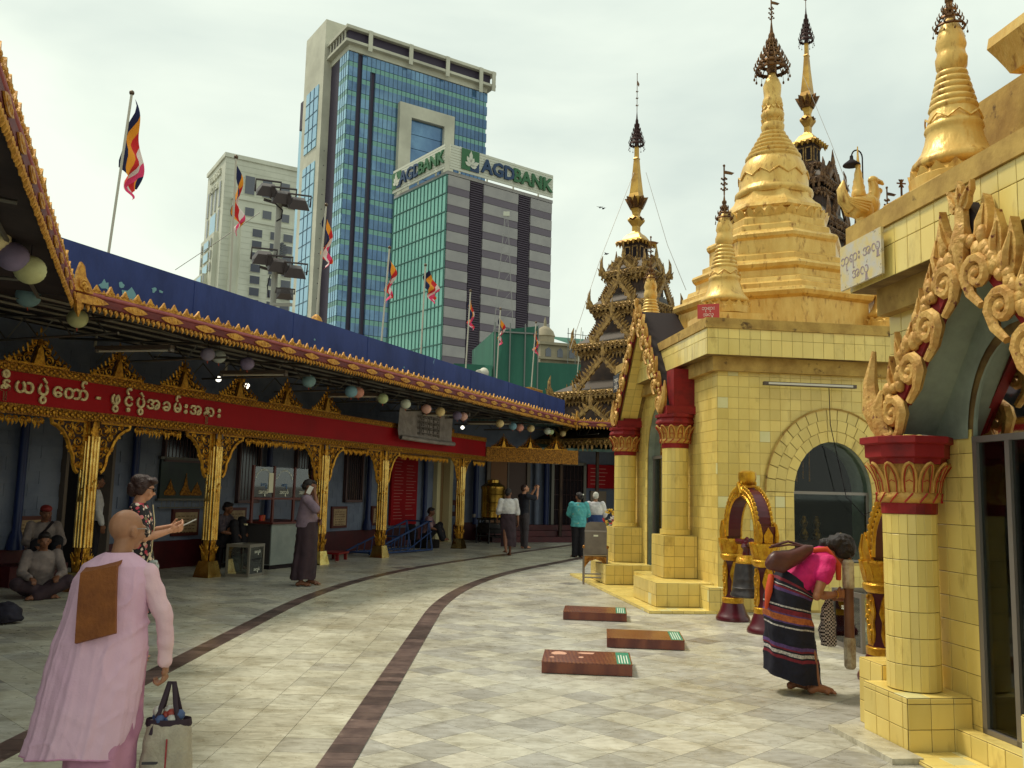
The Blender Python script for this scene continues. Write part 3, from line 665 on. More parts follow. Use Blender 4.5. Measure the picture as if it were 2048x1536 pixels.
def canopy(x0, x1, org, rz, dep=3.75, crest_on=True, par=True, m0=0, m1=0, thin=1):
    base = link('canopy', None, arc, org, rz); base.empty_display_size = .1
    lo = MB(); hi = MB()
    def strip(k, pf):
        n = len(pf); k.add([(x0+m0*y, y, z) for y, z in pf]+[(x1+m1*y, y, z) for y, z in pf], [(i, i+n, i+1+n, i+1) for i in range(n-1)])
    strip(lo, PROF[:4]); lo.build('fascia', m_eave, base); strip(hi, PROF[3:]); hi.build('fascia_roll', m_pink, base, smooth=60)
    x = x0+.12
    while x < x1-.1:
        link('crest_leaf', crest, base, (x+random.uniform(-.008,.008),-.02,3.76), rot=(random.gauss(0,.06),random.gauss(0,.05),random.gauss(0,.06)), scale=random.uniform(.88,1.1)); link('crest_bud', crest2, base, (x+.105,-.02,3.76), scale=random.uniform(.75,1.15)); x += .21
    x = x0+.05
    while x < x1: link('fringe_leaf', random.choice(fringe), base, (x,-.015,3.605), scale=random.uniform(.85,1.1)); x += .085*thin
    x = x0+.3
    while x < x1: link('fascia_lozenge', loz, base, (x,-.036,3.662)); x += .62
    if par:
        k = MB(); k.add([(x0+m0*.32,.32,3.7),(x1,.32,3.7),(x1,.32,4.38),(x0+m0*.32,.32,4.4),(x0+m0*.42,.42,4.4),(x1,.42,4.38),(x0+m0*.42,.42,3.7),(x1,.42,3.7)],
              [(0,1,2,3),(3,2,5,4),(4,5,7,6),(1,7,5,2)]); k.build('parapet', m_navyp, base)
    if par:
        for i in range(1, 8): MB().box((i*2.3-.012,.312,3.72),(i*2.3+.012,.322,4.37)).build('parapet_seam', m_navyp, base)
        pt = MB(); rp = random.Random(3)
        for cx, cz, rr in ((.75,3.98,.09),(1.15,3.95,.13),(1.0,4.05,.05),(1.55,4.1,.045),(1.68,4.1,.04),(.35,4.0,.07),(5.2,4.05,.03),(8.3,4.0,.03)):
            pt.prism([(cx+rr*rp.uniform(.4,1.2)*math.cos(q*.7), cz+rr*rp.uniform(.3,1.1)*math.sin(q*.7)) for q in range(9)], .3155, .3195)
        tag(pt.build('peeled_patches', M('peeled_paint', C(116,160,168), .8), base), kind='stuff')
    k = MB(); k.add([(x0,.02,3.66),(x1,.02,3.66),(x1+m1*dep,dep,4.0),(x0+m0*dep,dep,4.0),(x0,.02,3.72),(x1,.02,3.72),(x1+m1*dep,dep,4.06),(x0+m0*dep,dep,4.06)],
              [(0,3,2,1),(4,5,6,7)]); k.build('soffit', m_soffit, base)
    for y in (.35,.95,1.5,2.2,2.9):
        z = 3.66+.34*y/dep-.05; MB().tube([(x0+m0*y,y,z),(x1+m1*y,y,z)], .022, 5).build('purlin', m_steel, base)
    x = x0+1
    while x < x1:
        k = MB(); k.tube([(x,.1,3.58),(x,dep,3.86)], .02, 4); k.tube([(x,.3,3.42),(x,2.6,3.42)], .018, 4)
        for y in (.5,1.1,1.7,2.3): k.tube([(x,y,3.42),(x,y+.3,3.7)], .012, 4); k.tube([(x,y+.3,3.7),(x,y+.6,3.42)], .012, 4)
        k.build('truss', m_steel, base); x += 2.05
    return base
random.seed(11)
canopy(0, 18.3, (-2.3,-2.05,0), 0, m0=-.414, m1=.414)
canopy(-9, 0, (-2.3,-2.05,0), R(45), par=False, m0=0, m1=.414)
canopy(0, 2.6, (16,-2.05,0), R(-45), par=False, m0=-.414, thin=1.4)
def cornerorn():
    k = MB(); k.box((-.02,-.07,-.2),(.22,-.03,-.1)); k.prism([(-.06,-.08),(.2,-.08),(.15,.02),(.08,.1),(.05,.22),(0,.26),(-.04,.14)], -.09, -.05)
    k.tube(spiral((.04,0), .06, 1.4, 1, 10, .2, y=-.1), .018, 5); k.tube(spiral((.09,-.04), .045, 1.3, 3, 10, .2, y=-.1), .014, 5)
    k.tube([(.0,-.08,-.2),(0,-.09,-.3),(.03,-.07,-.38)], [.05,.04,.005], 5); return k
co = cornerorn().mesh('corner_ornament', m_ochre, 50)
link('corner_ornament', co, arc, (-2.28,-2.06,3.8)); link('corner_ornament', co, arc, (15.98,-2.06,3.8), scale=.9)
o = MB().box((-9,3.76,0),(1.5,3.9,4.15)).build('unseen_side_wall', m_wall, arc, (-2.3,-2.05,0), R(45))  # unseen wall, added to keep daylight out of the arcade's left end
MB().box((-7,WL+.05,4.0),(18,WL+.2,4.3)).build('roof_edge', m_soffit, arc)
k = MB(); k.box((16.15,-1.6,3.75),(22,1.5,3.85)); k.build('tin_roof', M('pale_tin', C(112,142,138), .5, .3, wave=('Y',6,0,C(92,122,120))), arc)
# section beyond the bend: gilt beam, steps, doors
cc = link('end_bay', None, arc, (14,0,0), R(-45)); cc.empty_display_size = .1
o = MB().box((.02,-.05,2.42),(3.0,.06,2.84)).build('gilt_beam', m_goldd, cc)
for i, x in enumerate((.3,1.15,2.0)): link('pediment', pm, cc, (x+.25,-.03,2.84), scale=(.75,1,.75))
MB().box((-1.5,3.0,0),(9,3.2,4)).build('end_wall', m_wall, cc)
for i in range(3): MB().box((.9,1.55+i*.42,0),(5.4,1.97+i*.42,.17*(i+1))).build('step', m_plinth, cc)
MB().box((-1.4,2.9,0),(.85,2.99,.55)).build('end_plinth', m_plinth, cc)
o = MB().box((1.3,2.93,.51),(2.6,2.98,2.75)).build('door', M('brown_door', C(70,44,38), .5), cc)
k = MB(); k.box((1.18,2.86,.51),(1.3,2.99,2.85)); k.box((2.6,2.86,.51),(2.72,2.99,2.85)); k.box((1.18,2.86,2.75),(2.72,2.99,2.87)); k.box((1.92,2.9,.51),(1.97,2.95,2.75)); k.build('frame', M('grey_wood', C(104,92,84)), o)
MB().box((1.33,2.91,.51),(1.9,2.94,2.73)).build('door_leaf', M('ochre_door', C(124,84,52), .6), o)
for x in (.8,2.95,3.3): MB().lathe([(.09,.5),(.09,3)], 10, (x,2.85,0)).build('drain_pipe', m_pipe if x != 2.95 else m_wall, cc, smooth=40)
o = MB().box((3.6,2.93,.51),(4.7,2.98,2.5)).build('gate_dark_panel', m_darkin, cc)  # panel on the solid wall; shade of a gateway put into its colour
k = MB(); k.box((3.5,2.86,.51),(3.6,2.99,2.6)); k.box((4.7,2.86,.51),(4.8,2.99,2.6)); k.box((3.5,2.86,2.5),(4.8,2.99,2.6)); k.build('frame', m_steel, o)
for i in range(8): MB().tube([(3.66+i*.14,2.9,.51),(3.66+i*.14,2.9,2.5)], .009, 4).build('bar', m_iron, o)
for zz in (1.0,1.5,2.0): MB().tube([(3.6,2.9,zz),(4.7,2.9,zz)], .009, 4).build('bar', m_iron, o)
o = MB().box((4.85,2.85,1.75),(5.95,2.95,2.55)).build('red_text_board', m_red, cc)
k = MB()
for j in range(5): k.box((4.95,2.84,2.4-j*.13),(4.95+random.uniform(.5,.9),2.849,2.42-j*.13))
k.build('text_line', m_pale, o)
MB().box((5.0,2.9,.5),(5.6,2.98,1.65)).build('poster', M('pale_poster', C(140,124,108), .6), cc)
k = MB(); k.box((6.2,1.2,0),(6.35,3,3.6)); k.build('dark_partition', m_darkin, cc)
k = MB(); k.box((-1.05,2.8,1.7),(-.1,2.97,2.3)); k.build('notice_frame', m_cream, cc)
k = MB(); k.box((-.98,2.78,1.76),(-.62,2.8,2.24)); k.box((-.54,2.78,1.76),(-.17,2.8,2.24)); k.build('notice_pane', m_pane, cc)
MB().box((-.3,2.85,.75),(.15,2.97,1.25)).build('plaque', m_plqf, cc)
# beyond the canopy: dim roof structure behind the far porch
# ------------------------------------------------------------------ yellow tiled shrines on the right
m_tile = M('yellow_tile', C(232,209,126), .26, c2=C(218,190,104), ns=.9, c3=C(158,128,64), ns3=4, lo3=.58, hi3=.82, rnd=.1, spec=.5, stretch=(1.2,1.2,.5))
m_tpatch = M('replaced_tile', C(226,218,164), .22, c2=C(214,206,146), ns=2, rnd=.06, spec=.5)
m_tgrout = M('tile_grout', C(98,74,44), .85, c2=C(150,124,70), ns=3)
m_wgrout = M('wall_grout', C(200,174,106), .85, c2=C(168,138,78), ns=3)
m_plast = M('weathered_plaster', C(190,156,84), .85, c2=C(150,116,58), ns=3, c3=C(92,68,40), ns3=7, lo3=.6, hi3=.7, bump=.3, bs=14)
m_crim = M('crimson_paint', C(140,24,26), .6, c2=C(96,18,22), ns=5, lo=.45, hi=.7)
m_buff = M('buff_gilt', C(206,162,84), .5, .15, c2=C(180,130,62), ns=9, bump=.4, bs=40)
m_redl = M('red_line', C(166,32,24), .6)
m_sgold = M('stupa_gold', C(226,188,106), .38, .28, c2=C(210,166,84), ns=2.2, c3=C(150,102,44), ns3=5, lo3=.56, hi3=.72, bump=.35, bs=9, stretch=(2.6,2.6,.9))
m_htid = M('hti_bronze', C(120,84,46), .45, .7, c2=C(70,46,30), ns=12)
m_alu = M('aluminium_frame', C(138,132,128), .4, .6)
m_glass = glassmat('window_glass', (.8,.88,.85,1), -.012)
m_teal = M('teal_reveal', C(150,160,144), .7, c2=C(116,124,112), ns=2)
TS = .153
_tm = {}
def tmesh(w_, h_):
    key = (round(w_,3), round(h_,3))
    if key not in _tm:
        b_ = .003; k = MB(); x, z = w_/2, h_/2
        k.add([(-x,0,-z),(x,0,-z),(x,0,z),(-x,0,z),(-x,-.003,-z),(x,-.003,-z),(x,-.003,z),(-x,-.003,z),(-x+b_,-.005,-z+b_),(x-b_,-.005,-z+b_),(x-b_,-.005,z-b_),(-x+b_,-.005,z-b_)],
              [(0,1,5,4),(1,2,6,5),(2,3,7,6),(3,0,4,7),(4,5,9,8),(5,6,10,9),(6,7,11,10),(7,4,8,11),(8,9,10,11)])
        _tm[key] = (k, k.mesh('tile', m_tile))
    return _tm[key]
class Tiles:
    def __init__(s, root): s.root = root; s.L = []
    def fill(s, mtx, x0, x1, z0, z1, keep=None, size=TS, sx=None, ox=0):
        sx = sx or size; g = .004; xs = [x0]; 
        x = x0+ox if ox else x0+sx
        while x < x1-.012: xs.append(x); x += sx
        xs.append(x1); zs = [z0]; z = z0+size
        while z < z1-.012: zs.append(z); z += size
        zs.append(z1)
        for a, b in zip(xs, xs[1:]):
            for c, d in zip(zs, zs[1:]):
                w_, h_ = b-a-g, d-c-g
                if w_ < .01 or h_ < .01: continue
                if keep:
                    pl = keep([(a+g/2,c+g/2),(b-g/2,c+g/2),(b-g/2,d-g/2),(a+g/2,d-g/2)])
                    if not pl or len(pl) < 3: continue
                    if len(pl) != 4 or pl[0] != (a+g/2,c+g/2) or pl[2] != (b-g/2,d-g/2): s.poly(mtx, pl); continue
                s.L.append((mtx @ Matrix.Translation(((a+b)/2,0,(c+d)/2)), w_, h_, None))
    def poly(s, mtx, pl):
        cx = sum(p[0] for p in pl)/len(pl); cz = sum(p[1] for p in pl)/len(pl)
        s.L.append((mtx @ Matrix.Translation((cx,0,cz)), 0, 0, [(x-cx, z-cz) for x, z in pl]))
    def boxf(s, u0, u1, v0, v1, z0, z1, faces='FLT', o=0):
        if 'F' in faces: s.fill(Matrix.Translation((u0,v0,0)), 0, u1-u0, z0, z1)
        if 'L' in faces: s.fill(Matrix.Translation((u0,v1,0)) @ Matrix.Rotation(-PI/2,4,'Z'), 0, v1-v0, z0, z1)
        if 'T' in faces: s.fill(Matrix.Translation((u0,v0,z1)) @ Matrix.Rotation(-PI/2,4,'X'), 0, u1-u0, 0, v1-v0)
    def emit(s, limit=300):
        bpy.context.view_layer.update(); W = s.root.matrix_world.copy()
        def sc(t):
            p = W @ t[0].translation; return -1/(p-CAMP).length if inframe(p, 30) else 0
        s.L.sort(key=sc); rest = MB()
        for i, (m, w_, h_, pl) in enumerate(s.L):
            if pl:
                k = MB().prism(pl, -.005, 0)
                if i < limit: o = k.build('tile', m_tile, s.root); o.matrix_local = m
                else: rest.join(k, m)
            else:
                k, me = tmesh(w_, h_)
                m = m @ Matrix.Translation((0,-random.random()*.0012,0)) @ Matrix.Rotation(random.gauss(0,.006),4,'X') @ Matrix.Rotation(random.gauss(0,.006),4,'Z')
                if i < limit:
                    if random.random() < .05:
                        if ('p', w_, h_) not in _tm: _tm[('p', w_, h_)] = k.mesh('tile', m_tpatch)
                        me = _tm[('p', w_, h_)]
                    o = link('tile', me, s.root); o.matrix_local = m
                else: rest.join(k, m)
        if rest.v: tag(rest.build('tile_field', m_tile, s.root), kind='stuff')
def archwall(k, x0, x1, z0, z1, cx, a, b, zs, zb, dep=.3, n=20, y=0):
    el = [(cx-a*math.cos(PI*i/n), zs+b*math.sin(PI*i/n)) for i in range(n+1)]
    k.add([(x0,y,z0),(cx-a,y,z0),(cx-a,y,z1),(x0,y,z1)], [(0,1,2,3)]); k.add([(cx+a,y,z0),(x1,y,z0),(x1,y,z1),(cx+a,y,z1)], [(0,1,2,3)])
    if zb > z0: k.add([(cx-a,y,z0),(cx+a,y,z0),(cx+a,y,zb),(cx-a,y,zb)], [(0,1,2,3)])
    for p, q in zip(el, el[1:]): k.add([(p[0],y,p[1]),(q[0],y,q[1]),(q[0],y,z1),(p[0],y,z1)], [(0,1,2,3)])
    return el
def reveal(k, el, cx, a, zb, y, dep):
    pts = [(cx-a, zb)]+el+[(cx+a, zb)]
    for p, q in zip(pts, pts[1:]): k.add([(p[0],y,p[1]),(p[0],y+dep,p[1]),(q[0],y+dep,q[1]),(q[0],y,q[1])], [(0,1,2,3)])
    k.add([(cx-a,y,zb),(cx+a,y,zb),(cx+a,y+dep,zb),(cx-a,y+dep,zb)], [(0,1,2,3)])
def ellclip(cx, zs, a, b, below=True):
    def keep(pl):
        def ins(p): return (abs(p[0]-cx) < a) if p[1] < zs else ((p[0]-cx)/a)**2+((p[1]-zs)/b)**2 < 1
        fl = [ins(p) for p in pl]
        if not any(fl): return pl
        if all(fl): return None
        mx_ = sum(p[0] for p in pl)/4; mz = sum(p[1] for p in pl)/4
        if mz < zs: nx, nz, d = (1,0,cx+a) if mx_ > cx else (-1,0,-(cx-a))
        else:
            t = math.atan2((mz-zs)/b, (mx_-cx)/a); px_, pz = cx+a*math.cos(t), zs+b*math.sin(t); nx, nz = math.cos(t)/a, math.sin(t)/b; d = nx*px_+nz*pz
        out_ = []
        for i in range(len(pl)):
            p, q = pl[i], pl[(i+1)%len(pl)]; fp, fq = nx*p[0]+nz*p[1]-d, nx*q[0]+nz*q[1]-d
            if fp >= 0: out_.append(p)
            if fp*fq < 0: t = fp/(fp-fq); out_.append((p[0]+(q[0]-p[0])*t, p[1]+(q[1]-p[1])*t))
        return out_
    return keep
def ringtiles(tl, mtx, cx, zs, a0, b0, a1, b1, n, zb=None, step=TS):
    g = .02
    for i in range(n):
        t0, t1 = PI*i/n+.006, PI*(i+1)/n-.006
        tl.poly(mtx, [(cx+a0*math.cos(t0),zs+b0*math.sin(t0)),(cx+a1*math.cos(t0),zs+b1*math.sin(t0)),(cx+a1*math.cos(t1),zs+b1*math.sin(t1)),(cx+a0*math.cos(t1),zs+b0*math.sin(t1))])
    if zb is not None:
        tl.fill(mtx, cx-a1, cx-a0, zb, zs-.004, size=step, sx=a1-a0); tl.fill(mtx, cx+a0, cx+a1, zb, zs-.004, size=step, sx=a1-a0)
# column with lotus capital
def petal(w_, h_, lean):
    k = MB(); pts = []
    for i in range(9):
        t = PI*i/8; x = -w_*math.cos(t); z = h_*.45+h_*.55*math.sin(t) if 0 < i < 8 else h_*.4
        pts.append((x, -lean*(z/h_)**2, z))
    pts = [(-w_*.9,0,0)]+pts+[(w_*.9,0,0)]
    k.tube(pts, w_*.24, 6, 0)
    k.add([(-w_*.6,.004,0),(w_*.6,.004,0),(w_*.6,-lean*.2,h_*.5),(0,-lean*.5,h_*.8),(-w_*.6,-lean*.2,h_*.5)], [(0,1,2,3,4)], 0)
    k.tube([(x*.68, y-.012, z*.93) for x, y, z in pts], w_*.08, 4, 1)
    k.tube([(-w_*.5,-lean*.15-.012,h_*.36),(0,-lean*.15-.02,h_*.42),(w_*.5,-lean*.15-.012,h_*.36)], w_*.07, 4, 1)
    return k
def column(root, tl, u, v, z0, z1, r, nf=20, single=False, rowh=.2, disc=0, ab=.3):
    c = link('column', None, root, (u, v, 0)); c.empty_display_size = .05
    MB().lathe([(r-.012,z0),(r-.012,z1)], nf).build('shaft', m_tgrout, c)
    fw = 2*r*math.tan(PI/nf)-.003; rest = MB(); z = z0
    while z < z1-.01:
        zz = min(z+rowh, z1)
        for i in range(nf):
            a = 2*PI*(i+.5)/nf; m = Matrix.Rotation(a+PI/2,4,'Z') @ Matrix.Translation((0,-r+.007,(z+zz)/2)); k, me = tmesh(fw, zz-z-.004)
            if single: o = link('shaft_tile', me, c); o.matrix_local = m
            else: rest.join(k, m)
        z = zz
    if rest.v: tag(rest.build('shaft_tiles', m_tile, c), kind='stuff')
    if disc: 
        MB().lathe([(r+.03,z0-disc),(r+.03,z0)], nf).build('base_disc', m_tile, c)
    MB().lathe([(r+.004,z1),(r+.008,z1+.07)], nf).build('red_band', m_crim, c)
    k = MB().lathe([(r+.005,z1+.07),(r+.03,z1+.09),(r+.035,z1+.11),(r+.02,z1+.14)], 24); k.build('rope_ring', m_buff, c, smooth=60)
    k = MB()
    for i in range(14):
        a = 2*PI*i/14; k.tube([((r+.036)*math.cos(a+t*.25), (r+.036)*math.sin(a+t*.25), z1+.075+t*.06) for t in (0,.5,1)], .006, 4)
    k.build('rope_line', m_redl, c)
    np_ = 12; pk = petal(r*.25, .19, r*.42).mesh('petal', [m_buff, m_redl], 50)
    for i in range(np_): a = 2*PI*i/np_; link('petal', pk, c, ((r+.015)*math.cos(a), (r+.015)*math.sin(a), z1+.14), a+PI/2)
    MB().lathe([(r,z1+.13),(r+.03,z1+.33)], 16).build('capital_core', m_buff, c)
    k = MB().lathe([(r+.07,z1+.325),(r+.075,z1+.36),(r+.1,z1+.37),(r+.1,z1+.39),(ab*.9,z1+.45),(ab,z1+.46),(ab,z1+.5),(ab-.02,z1+.505)], 8, ph=PI/8); k.build('abacus', m_crim, c)
    return z1+.505
# carved gable: bargeboards with volutes below and flame leaves above
def flame(h_, w_=.4, bend=.3):
    k = MB(); pl = [(-w_*h_*.5,0),(w_*h_*.5,0),(w_*h_*.62,h_*.25),(w_*h_*.4+bend*h_*.1,h_*.5),(w_*h_*.42+bend*h_*.22,h_*.72),(bend*h_,h_),(bend*h_*.35,h_*.78),(-w_*h_*.1,h_*.62),(-w_*h_*.38,h_*.38),(-w_*h_*.55,h_*.18)]
    k.prism(pl, -h_*.1, h_*.1); k.tube([(0,-h_*.1,h_*.05),(w_*h_*.1,-h_*.16,h_*.35),(bend*h_*.5,-h_*.12,h_*.75)], [h_*.1,h_*.09,h_*.02], 5); return k
def volute(s):
    k = MB(); k.tube([(-.02*s,0,-.16*s),(-.075*s,0,-.08*s)]+spiral((0,0), .085*s, 1.6, PI*.95, 16, .12, -1), [.02*s,.026*s]+[.034*s*(1-.035*i) for i in range(17)], 6)
    k.ball((0,-.012*s,0), .022*s, 6, 4); return k
def gable(root, mtx, half, zf, za, s, m_flame, m_vol, board=.12):
    g = link('gable', None, root); g.matrix_local = mtx; g.empty_display_size = .05
    H = za-zf; N = 8
    def rk(t, sx): return sx*half*(1-t)**1.05, zf+H*(t**.92 if t > 0 else 0)
    fl = flame(.2*s).mesh('flame_leaf', m_flame, 45); vo = volute(s).mesh('volute', m_vol, 50)
    for sx in (-1, 1):
        k = MB(); pts = [rk(i/10, sx) for i in range(11)]
        for p, q in zip(pts, pts[1:]):
            d = Vector((q[0]-p[0], q[1]-p[1])).normalized(); nrm = Vector((-d.y, d.x))*(-sx)*-1
            nrm = Vector((d.y*sx, abs(d.x)))
            pl = [(p[0],p[1]),(q[0],q[1]),(q[0]+nrm.x*board,q[1]+nrm.y*board),(p[0]+nrm.x*board,p[1]+nrm.y*board)]
            k.prism(pl, -.02*s, .04*s)
        bo = k.build('bargeboard', m_crim, g)
        n = max(4, int(half*1.9/(.2*s)/1.0)); ang = math.atan2(H, half)
        nv_ = 4 if s > 1.2 else 6
        for i in range(nv_):
            t = (i+.5)/nv_*.93; x, z = rk(t, sx)
            o = link('volute', vo, bo, (x, -.045*s, z), scale=(sx if sx > 0 else -1,1,1)); o.rotation_euler = (0, sx*-(PI/2-ang)*.35, 0)
        nf_ = 8
        k = MB(); rd_a = random.Random(2)
        for i in range(30):
            t = (i+.3)/30; x, z = rk(t, sx); q = rd_a.uniform(.5,1.25); k.ball((x+sx*board*q*.8, -.03*s, z+board*q*.55), (.035*s*rd_a.uniform(.7,1.2), .03*s, .045*s*rd_a.uniform(.7,1.3)), 6, 5)
        k.build('acanthus_band', m_flame, bo, smooth=60)
        for i in range(nf_):
            t = (i+.6)/nf_; x, z = rk(t, sx); q = random.uniform(.8,1.25); o = link('flame_leaf', fl, bo, (x+sx*board*.75, -.01*s, z+board*.5), scale=(-sx*q,q,q*random.uniform(.85,1.15))); o.rotation_euler = (random.gauss(0,.08), sx*random.uniform(.2,.5), random.gauss(0,.15))
        # upturned foot flourish
        x, z = rk(0, sx); k = MB()
        k.tube([(x-sx*.02*s,-.03*s,z-.02),(x+sx*.05*s,-.04*s,z+.06*s),(x+sx*.14*s,-.04*s,z+.16*s),(x+sx*.17*s,-.03*s,z+.32*s),(x+sx*.14*s,-.02*s,z+.5*s)], [.05*s,.06*s,.055*s,.04*s,.012*s], 6)
        k.tube([(x+sx*.0*s,-.05*s,z+.0),(x+sx*.05*s,-.06*s,z+.16*s),(x+sx*.02*s,-.05*s,z+.26*s)], [.045*s,.045*s,.01*s], 6)
        k.build('foot_flourish', m_vol, bo, smooth=50)
    s *= .72; k = MB(); k.tube([(0,-.05*s,za-.28*s),(0,-.06*s,za-.12*s),(0,-.05*s,za+.05*s),(0,-.04*s,za+.16*s),(0,-.04*s,za+.3*s)], [.015*s,.04*s,.075*s,.05*s,.045*s], 7)
    k.ball((0,-.06*s,za+.05*s), (.095*s,.05*s,.05*s), 8, 5)
    for a in (-.6,0,.6): k.join(flame(.19*s, .5, .0), T(math.sin(a)*.05*s,-.05*s,za+.28*s) @ Matrix.Rotation(a,4,'Y'))
    k.build('finial', m_vol, g, smooth=50)
    return g

# ---- far shrine
S1U, S1V = 6.3, 14.0
s1 = thing('tiled_shrine', 'far yellow tiled shrine with arched window and two column porch', 'shrine', UV(S1U, S1V), SA)
def L1(u, v, z=0): return (u-S1U, v-S1V, z)
U0, U1, V0, V1 = 4.45, 8.15, 11.8, 16.3
t1 = Tiles(s1)
CX, ZS, AI, BI = 6.13-S1U, 1.64, .58, .72
F1 = Matrix.Translation((0, V0-S1V, 0))
k = MB(); el = archwall(k, U0-S1U, U1-S1U, 0, 4, CX, AI, BI, ZS, .68, y=V0-S1V); k.build('front_wall', m_wgrout, s1)
k = MB(); reveal(k, el, CX, AI, .68, V0-S1V, .55); k.build('window_reveal', m_teal, s1)
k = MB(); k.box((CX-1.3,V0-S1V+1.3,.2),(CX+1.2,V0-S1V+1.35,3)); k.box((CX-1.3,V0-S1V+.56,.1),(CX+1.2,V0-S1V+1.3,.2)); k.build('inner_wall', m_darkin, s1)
k = MB()
for i in range(5): k.tube([(CX-.4+i*.1,V0-S1V+.7,2.3),(CX-.4+i*.1,V0-S1V+.7,1.85-.04*(i%3))], .012, 5)
k.build('hanging_rod', m_goldd, s1)
k = MB().box((CX-.5,V0-S1V+.75,.68),(CX+.3,V0-S1V+1.1,.95)); k.build('altar_table', m_plinth, s1)
for x in (-.35,0,.2): MB().lathe([(.05,.95),(.07,1.02),(.03,1.12),(.06,1.2),(.02,1.3)], 10, (CX+x,V0-S1V+.9,0)).build('altar_vase', m_goldd, s1, smooth=40)
MB().box((CX-.55,V0-S1V+.62,.95),(CX-.42,V0-S1V+.66,1.35)).build('framed_card', m_cream, s1)
w_ = link('window', None, s1); k = MB()
yy = V0-S1V+.1
for x in (CX-AI+.02, CX+AI-.02): k.box((x-.02,yy-.02,.7),(x+.02,yy+.02,ZS))
k.box((CX-AI,yy-.022,ZS-.02),(CX+AI,yy+.022,ZS+.02)); k.box((CX-AI,yy-.02,.69),(CX+AI,yy+.02,.72)); k.build('frame', m_alu, w_)
MB().box((CX-AI+.04,yy-.004,.72),(CX+AI-.04,yy+.004,ZS-.02)).build('pane', m_glass, w_)
k = MB(); k.add([(p[0],yy,p[1]) for p in el], [list(range(len(el)))]); k.build('pane', m_glass, w_)
ringtiles(t1, F1 @ Matrix.Translation((0,-.012,0)), CX, ZS, AI, BI, AI+.13, BI+.15, 15, .66)
t1.fill(F1, CX-1.0-.004, CX+1.0+.004, .03, .655)
k = MB(); reveal(k, [(CX-(AI+.02)*math.cos(PI*i/20), ZS+(BI+.02)*math.sin(PI*i/20)) for i in range(21)], CX, AI+.0, .66, V0-S1V-.012, .02)
A2, B2 = 1.0, 1.18
ringtiles(t1, F1 @ Matrix.Translation((0,-.018,0)), CX, ZS, AI+.136, BI+.156, .86, 1.03, 17, .66); ringtiles(t1, F1 @ Matrix.Translation((0,-.018,0)), CX, ZS, .864, 1.034, A2, B2, 19, .66)
t1.fill(F1, U0-S1U, U1-S1U, .03, 3.34, ellclip(CX, ZS, A2+.004, B2+.004))
k = MB()                                            # raised rim round the arch
k.tube([(CX-A2*1.005*math.cos(PI*i/24), V0-S1V-.03, ZS+B2*1.005*math.sin(PI*i/24)) for i in range(25)], .014, 5); k.build('arch_rim', m_plast, s1, smooth=50)
# left wall with the porch door
PV, PH_ = 14.35, 1.45
F2 = Matrix.Translation((U0-S1U, V1-S1V, 0)) @ Matrix.Rotation(-PI/2,4,'Z'); pc = V1-PV
k = MB(); el2 = archwall(k, 0, V1-V0, 0, 4, pc, .82, .95, 2.2, .3); o = k.build('left_wall', m_wgrout, s1); o.matrix_local = F2
k = MB(); reveal(k, el2, pc, .82, .3, 0, .5); o = k.build('door_reveal', m_teal, s1); o.matrix_local = F2
t1.fill(F2, 0, V1-V0, .03, 3.34, ellclip(pc, 2.2, .95, 1.1))
ringtiles(t1, F2 @ Matrix.Translation((0,-.012,0)), pc, 2.2, .82, .95, .95, 1.1, 15, .3)
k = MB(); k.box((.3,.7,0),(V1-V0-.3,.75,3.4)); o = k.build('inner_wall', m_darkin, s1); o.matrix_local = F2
d_ = link('glass_door', None, s1); d_.matrix_local = F2; k = MB()
for x in (pc-.8,pc-.28,pc+.28,pc+.8): k.box((x-.025,.08,.3),(x+.025,.13,2.2))
k.box((pc-.82,.07,2.18),(pc+.82,.14,2.23)); k.box((pc-.82,.08,.3),(pc+.82,.13,.34)); k.build('frame', m_alu, d_)
for a in (-.77,-.25,.31): MB().box((pc+a,.1,.34),(pc+a+.46,.108,2.18)).build('pane', m_glass, d_)
k = MB(); k.add([(p[0],.105,p[1]) for p in el2], [list(range(len(el2)))]); k.build('pane', m_glass, d_)
k = MB(); k.box((U1-S1U-.05,V0-S1V+.01,0),(U1-S1U,V1-S1V,4)); k.box((U0-S1U+.01,V1-S1V-.05,0),(U1-S1U,V1-S1V,4)); k.build('rear_wall', m_tgrout, s1)
# cornice
def cornice(root, off, u0, u1, v0, v1, zb, tl, faces='FL', grow=.24):
    a, b, c, d = u0-off[0], u1-off[0], v0-off[1], v1-off[1]
    MB().box((a-.1,c-.1,zb),(b+.1,d+.1,zb+.2)).build('lower_cornice', m_plast, root)
    MB().box((a-grow+.011,c-grow+.011,zb+.2),(b+grow,d+grow,zb+.57)).build('cornice_fascia', m_tgrout, root)
    MB().box((a-grow-.015,c-grow-.015,zb+.57),(b+grow+.01,d+grow+.01,zb+.71)).build('cornice_top', m_plast, root)
    tl.fill(Matrix.Translation((a-grow,c-grow+.011,0)), .011, b-a+2*grow, zb+.2, zb+.43, size=.23, sx=.154); tl.fill(Matrix.Translation((a-grow,c-grow+.011,0)), .011, b-a+2*grow, zb+.43, zb+.57, size=.14, sx=.154)
    Lm = Matrix.Translation((a-grow+.011,d+grow,0)) @ Matrix.Rotation(-PI/2,4,'Z')
    tl.fill(Lm, 0, d-c+2*grow-.011, zb+.2, zb+.43, size=.23, sx=.154); tl.fill(Lm, 0, d-c+2*grow-.011, zb+.43, zb+.57, size=.14, sx=.154)
cornice(s1, (S1U,S1V), U0, U1, V0, V1, 3.3, t1)
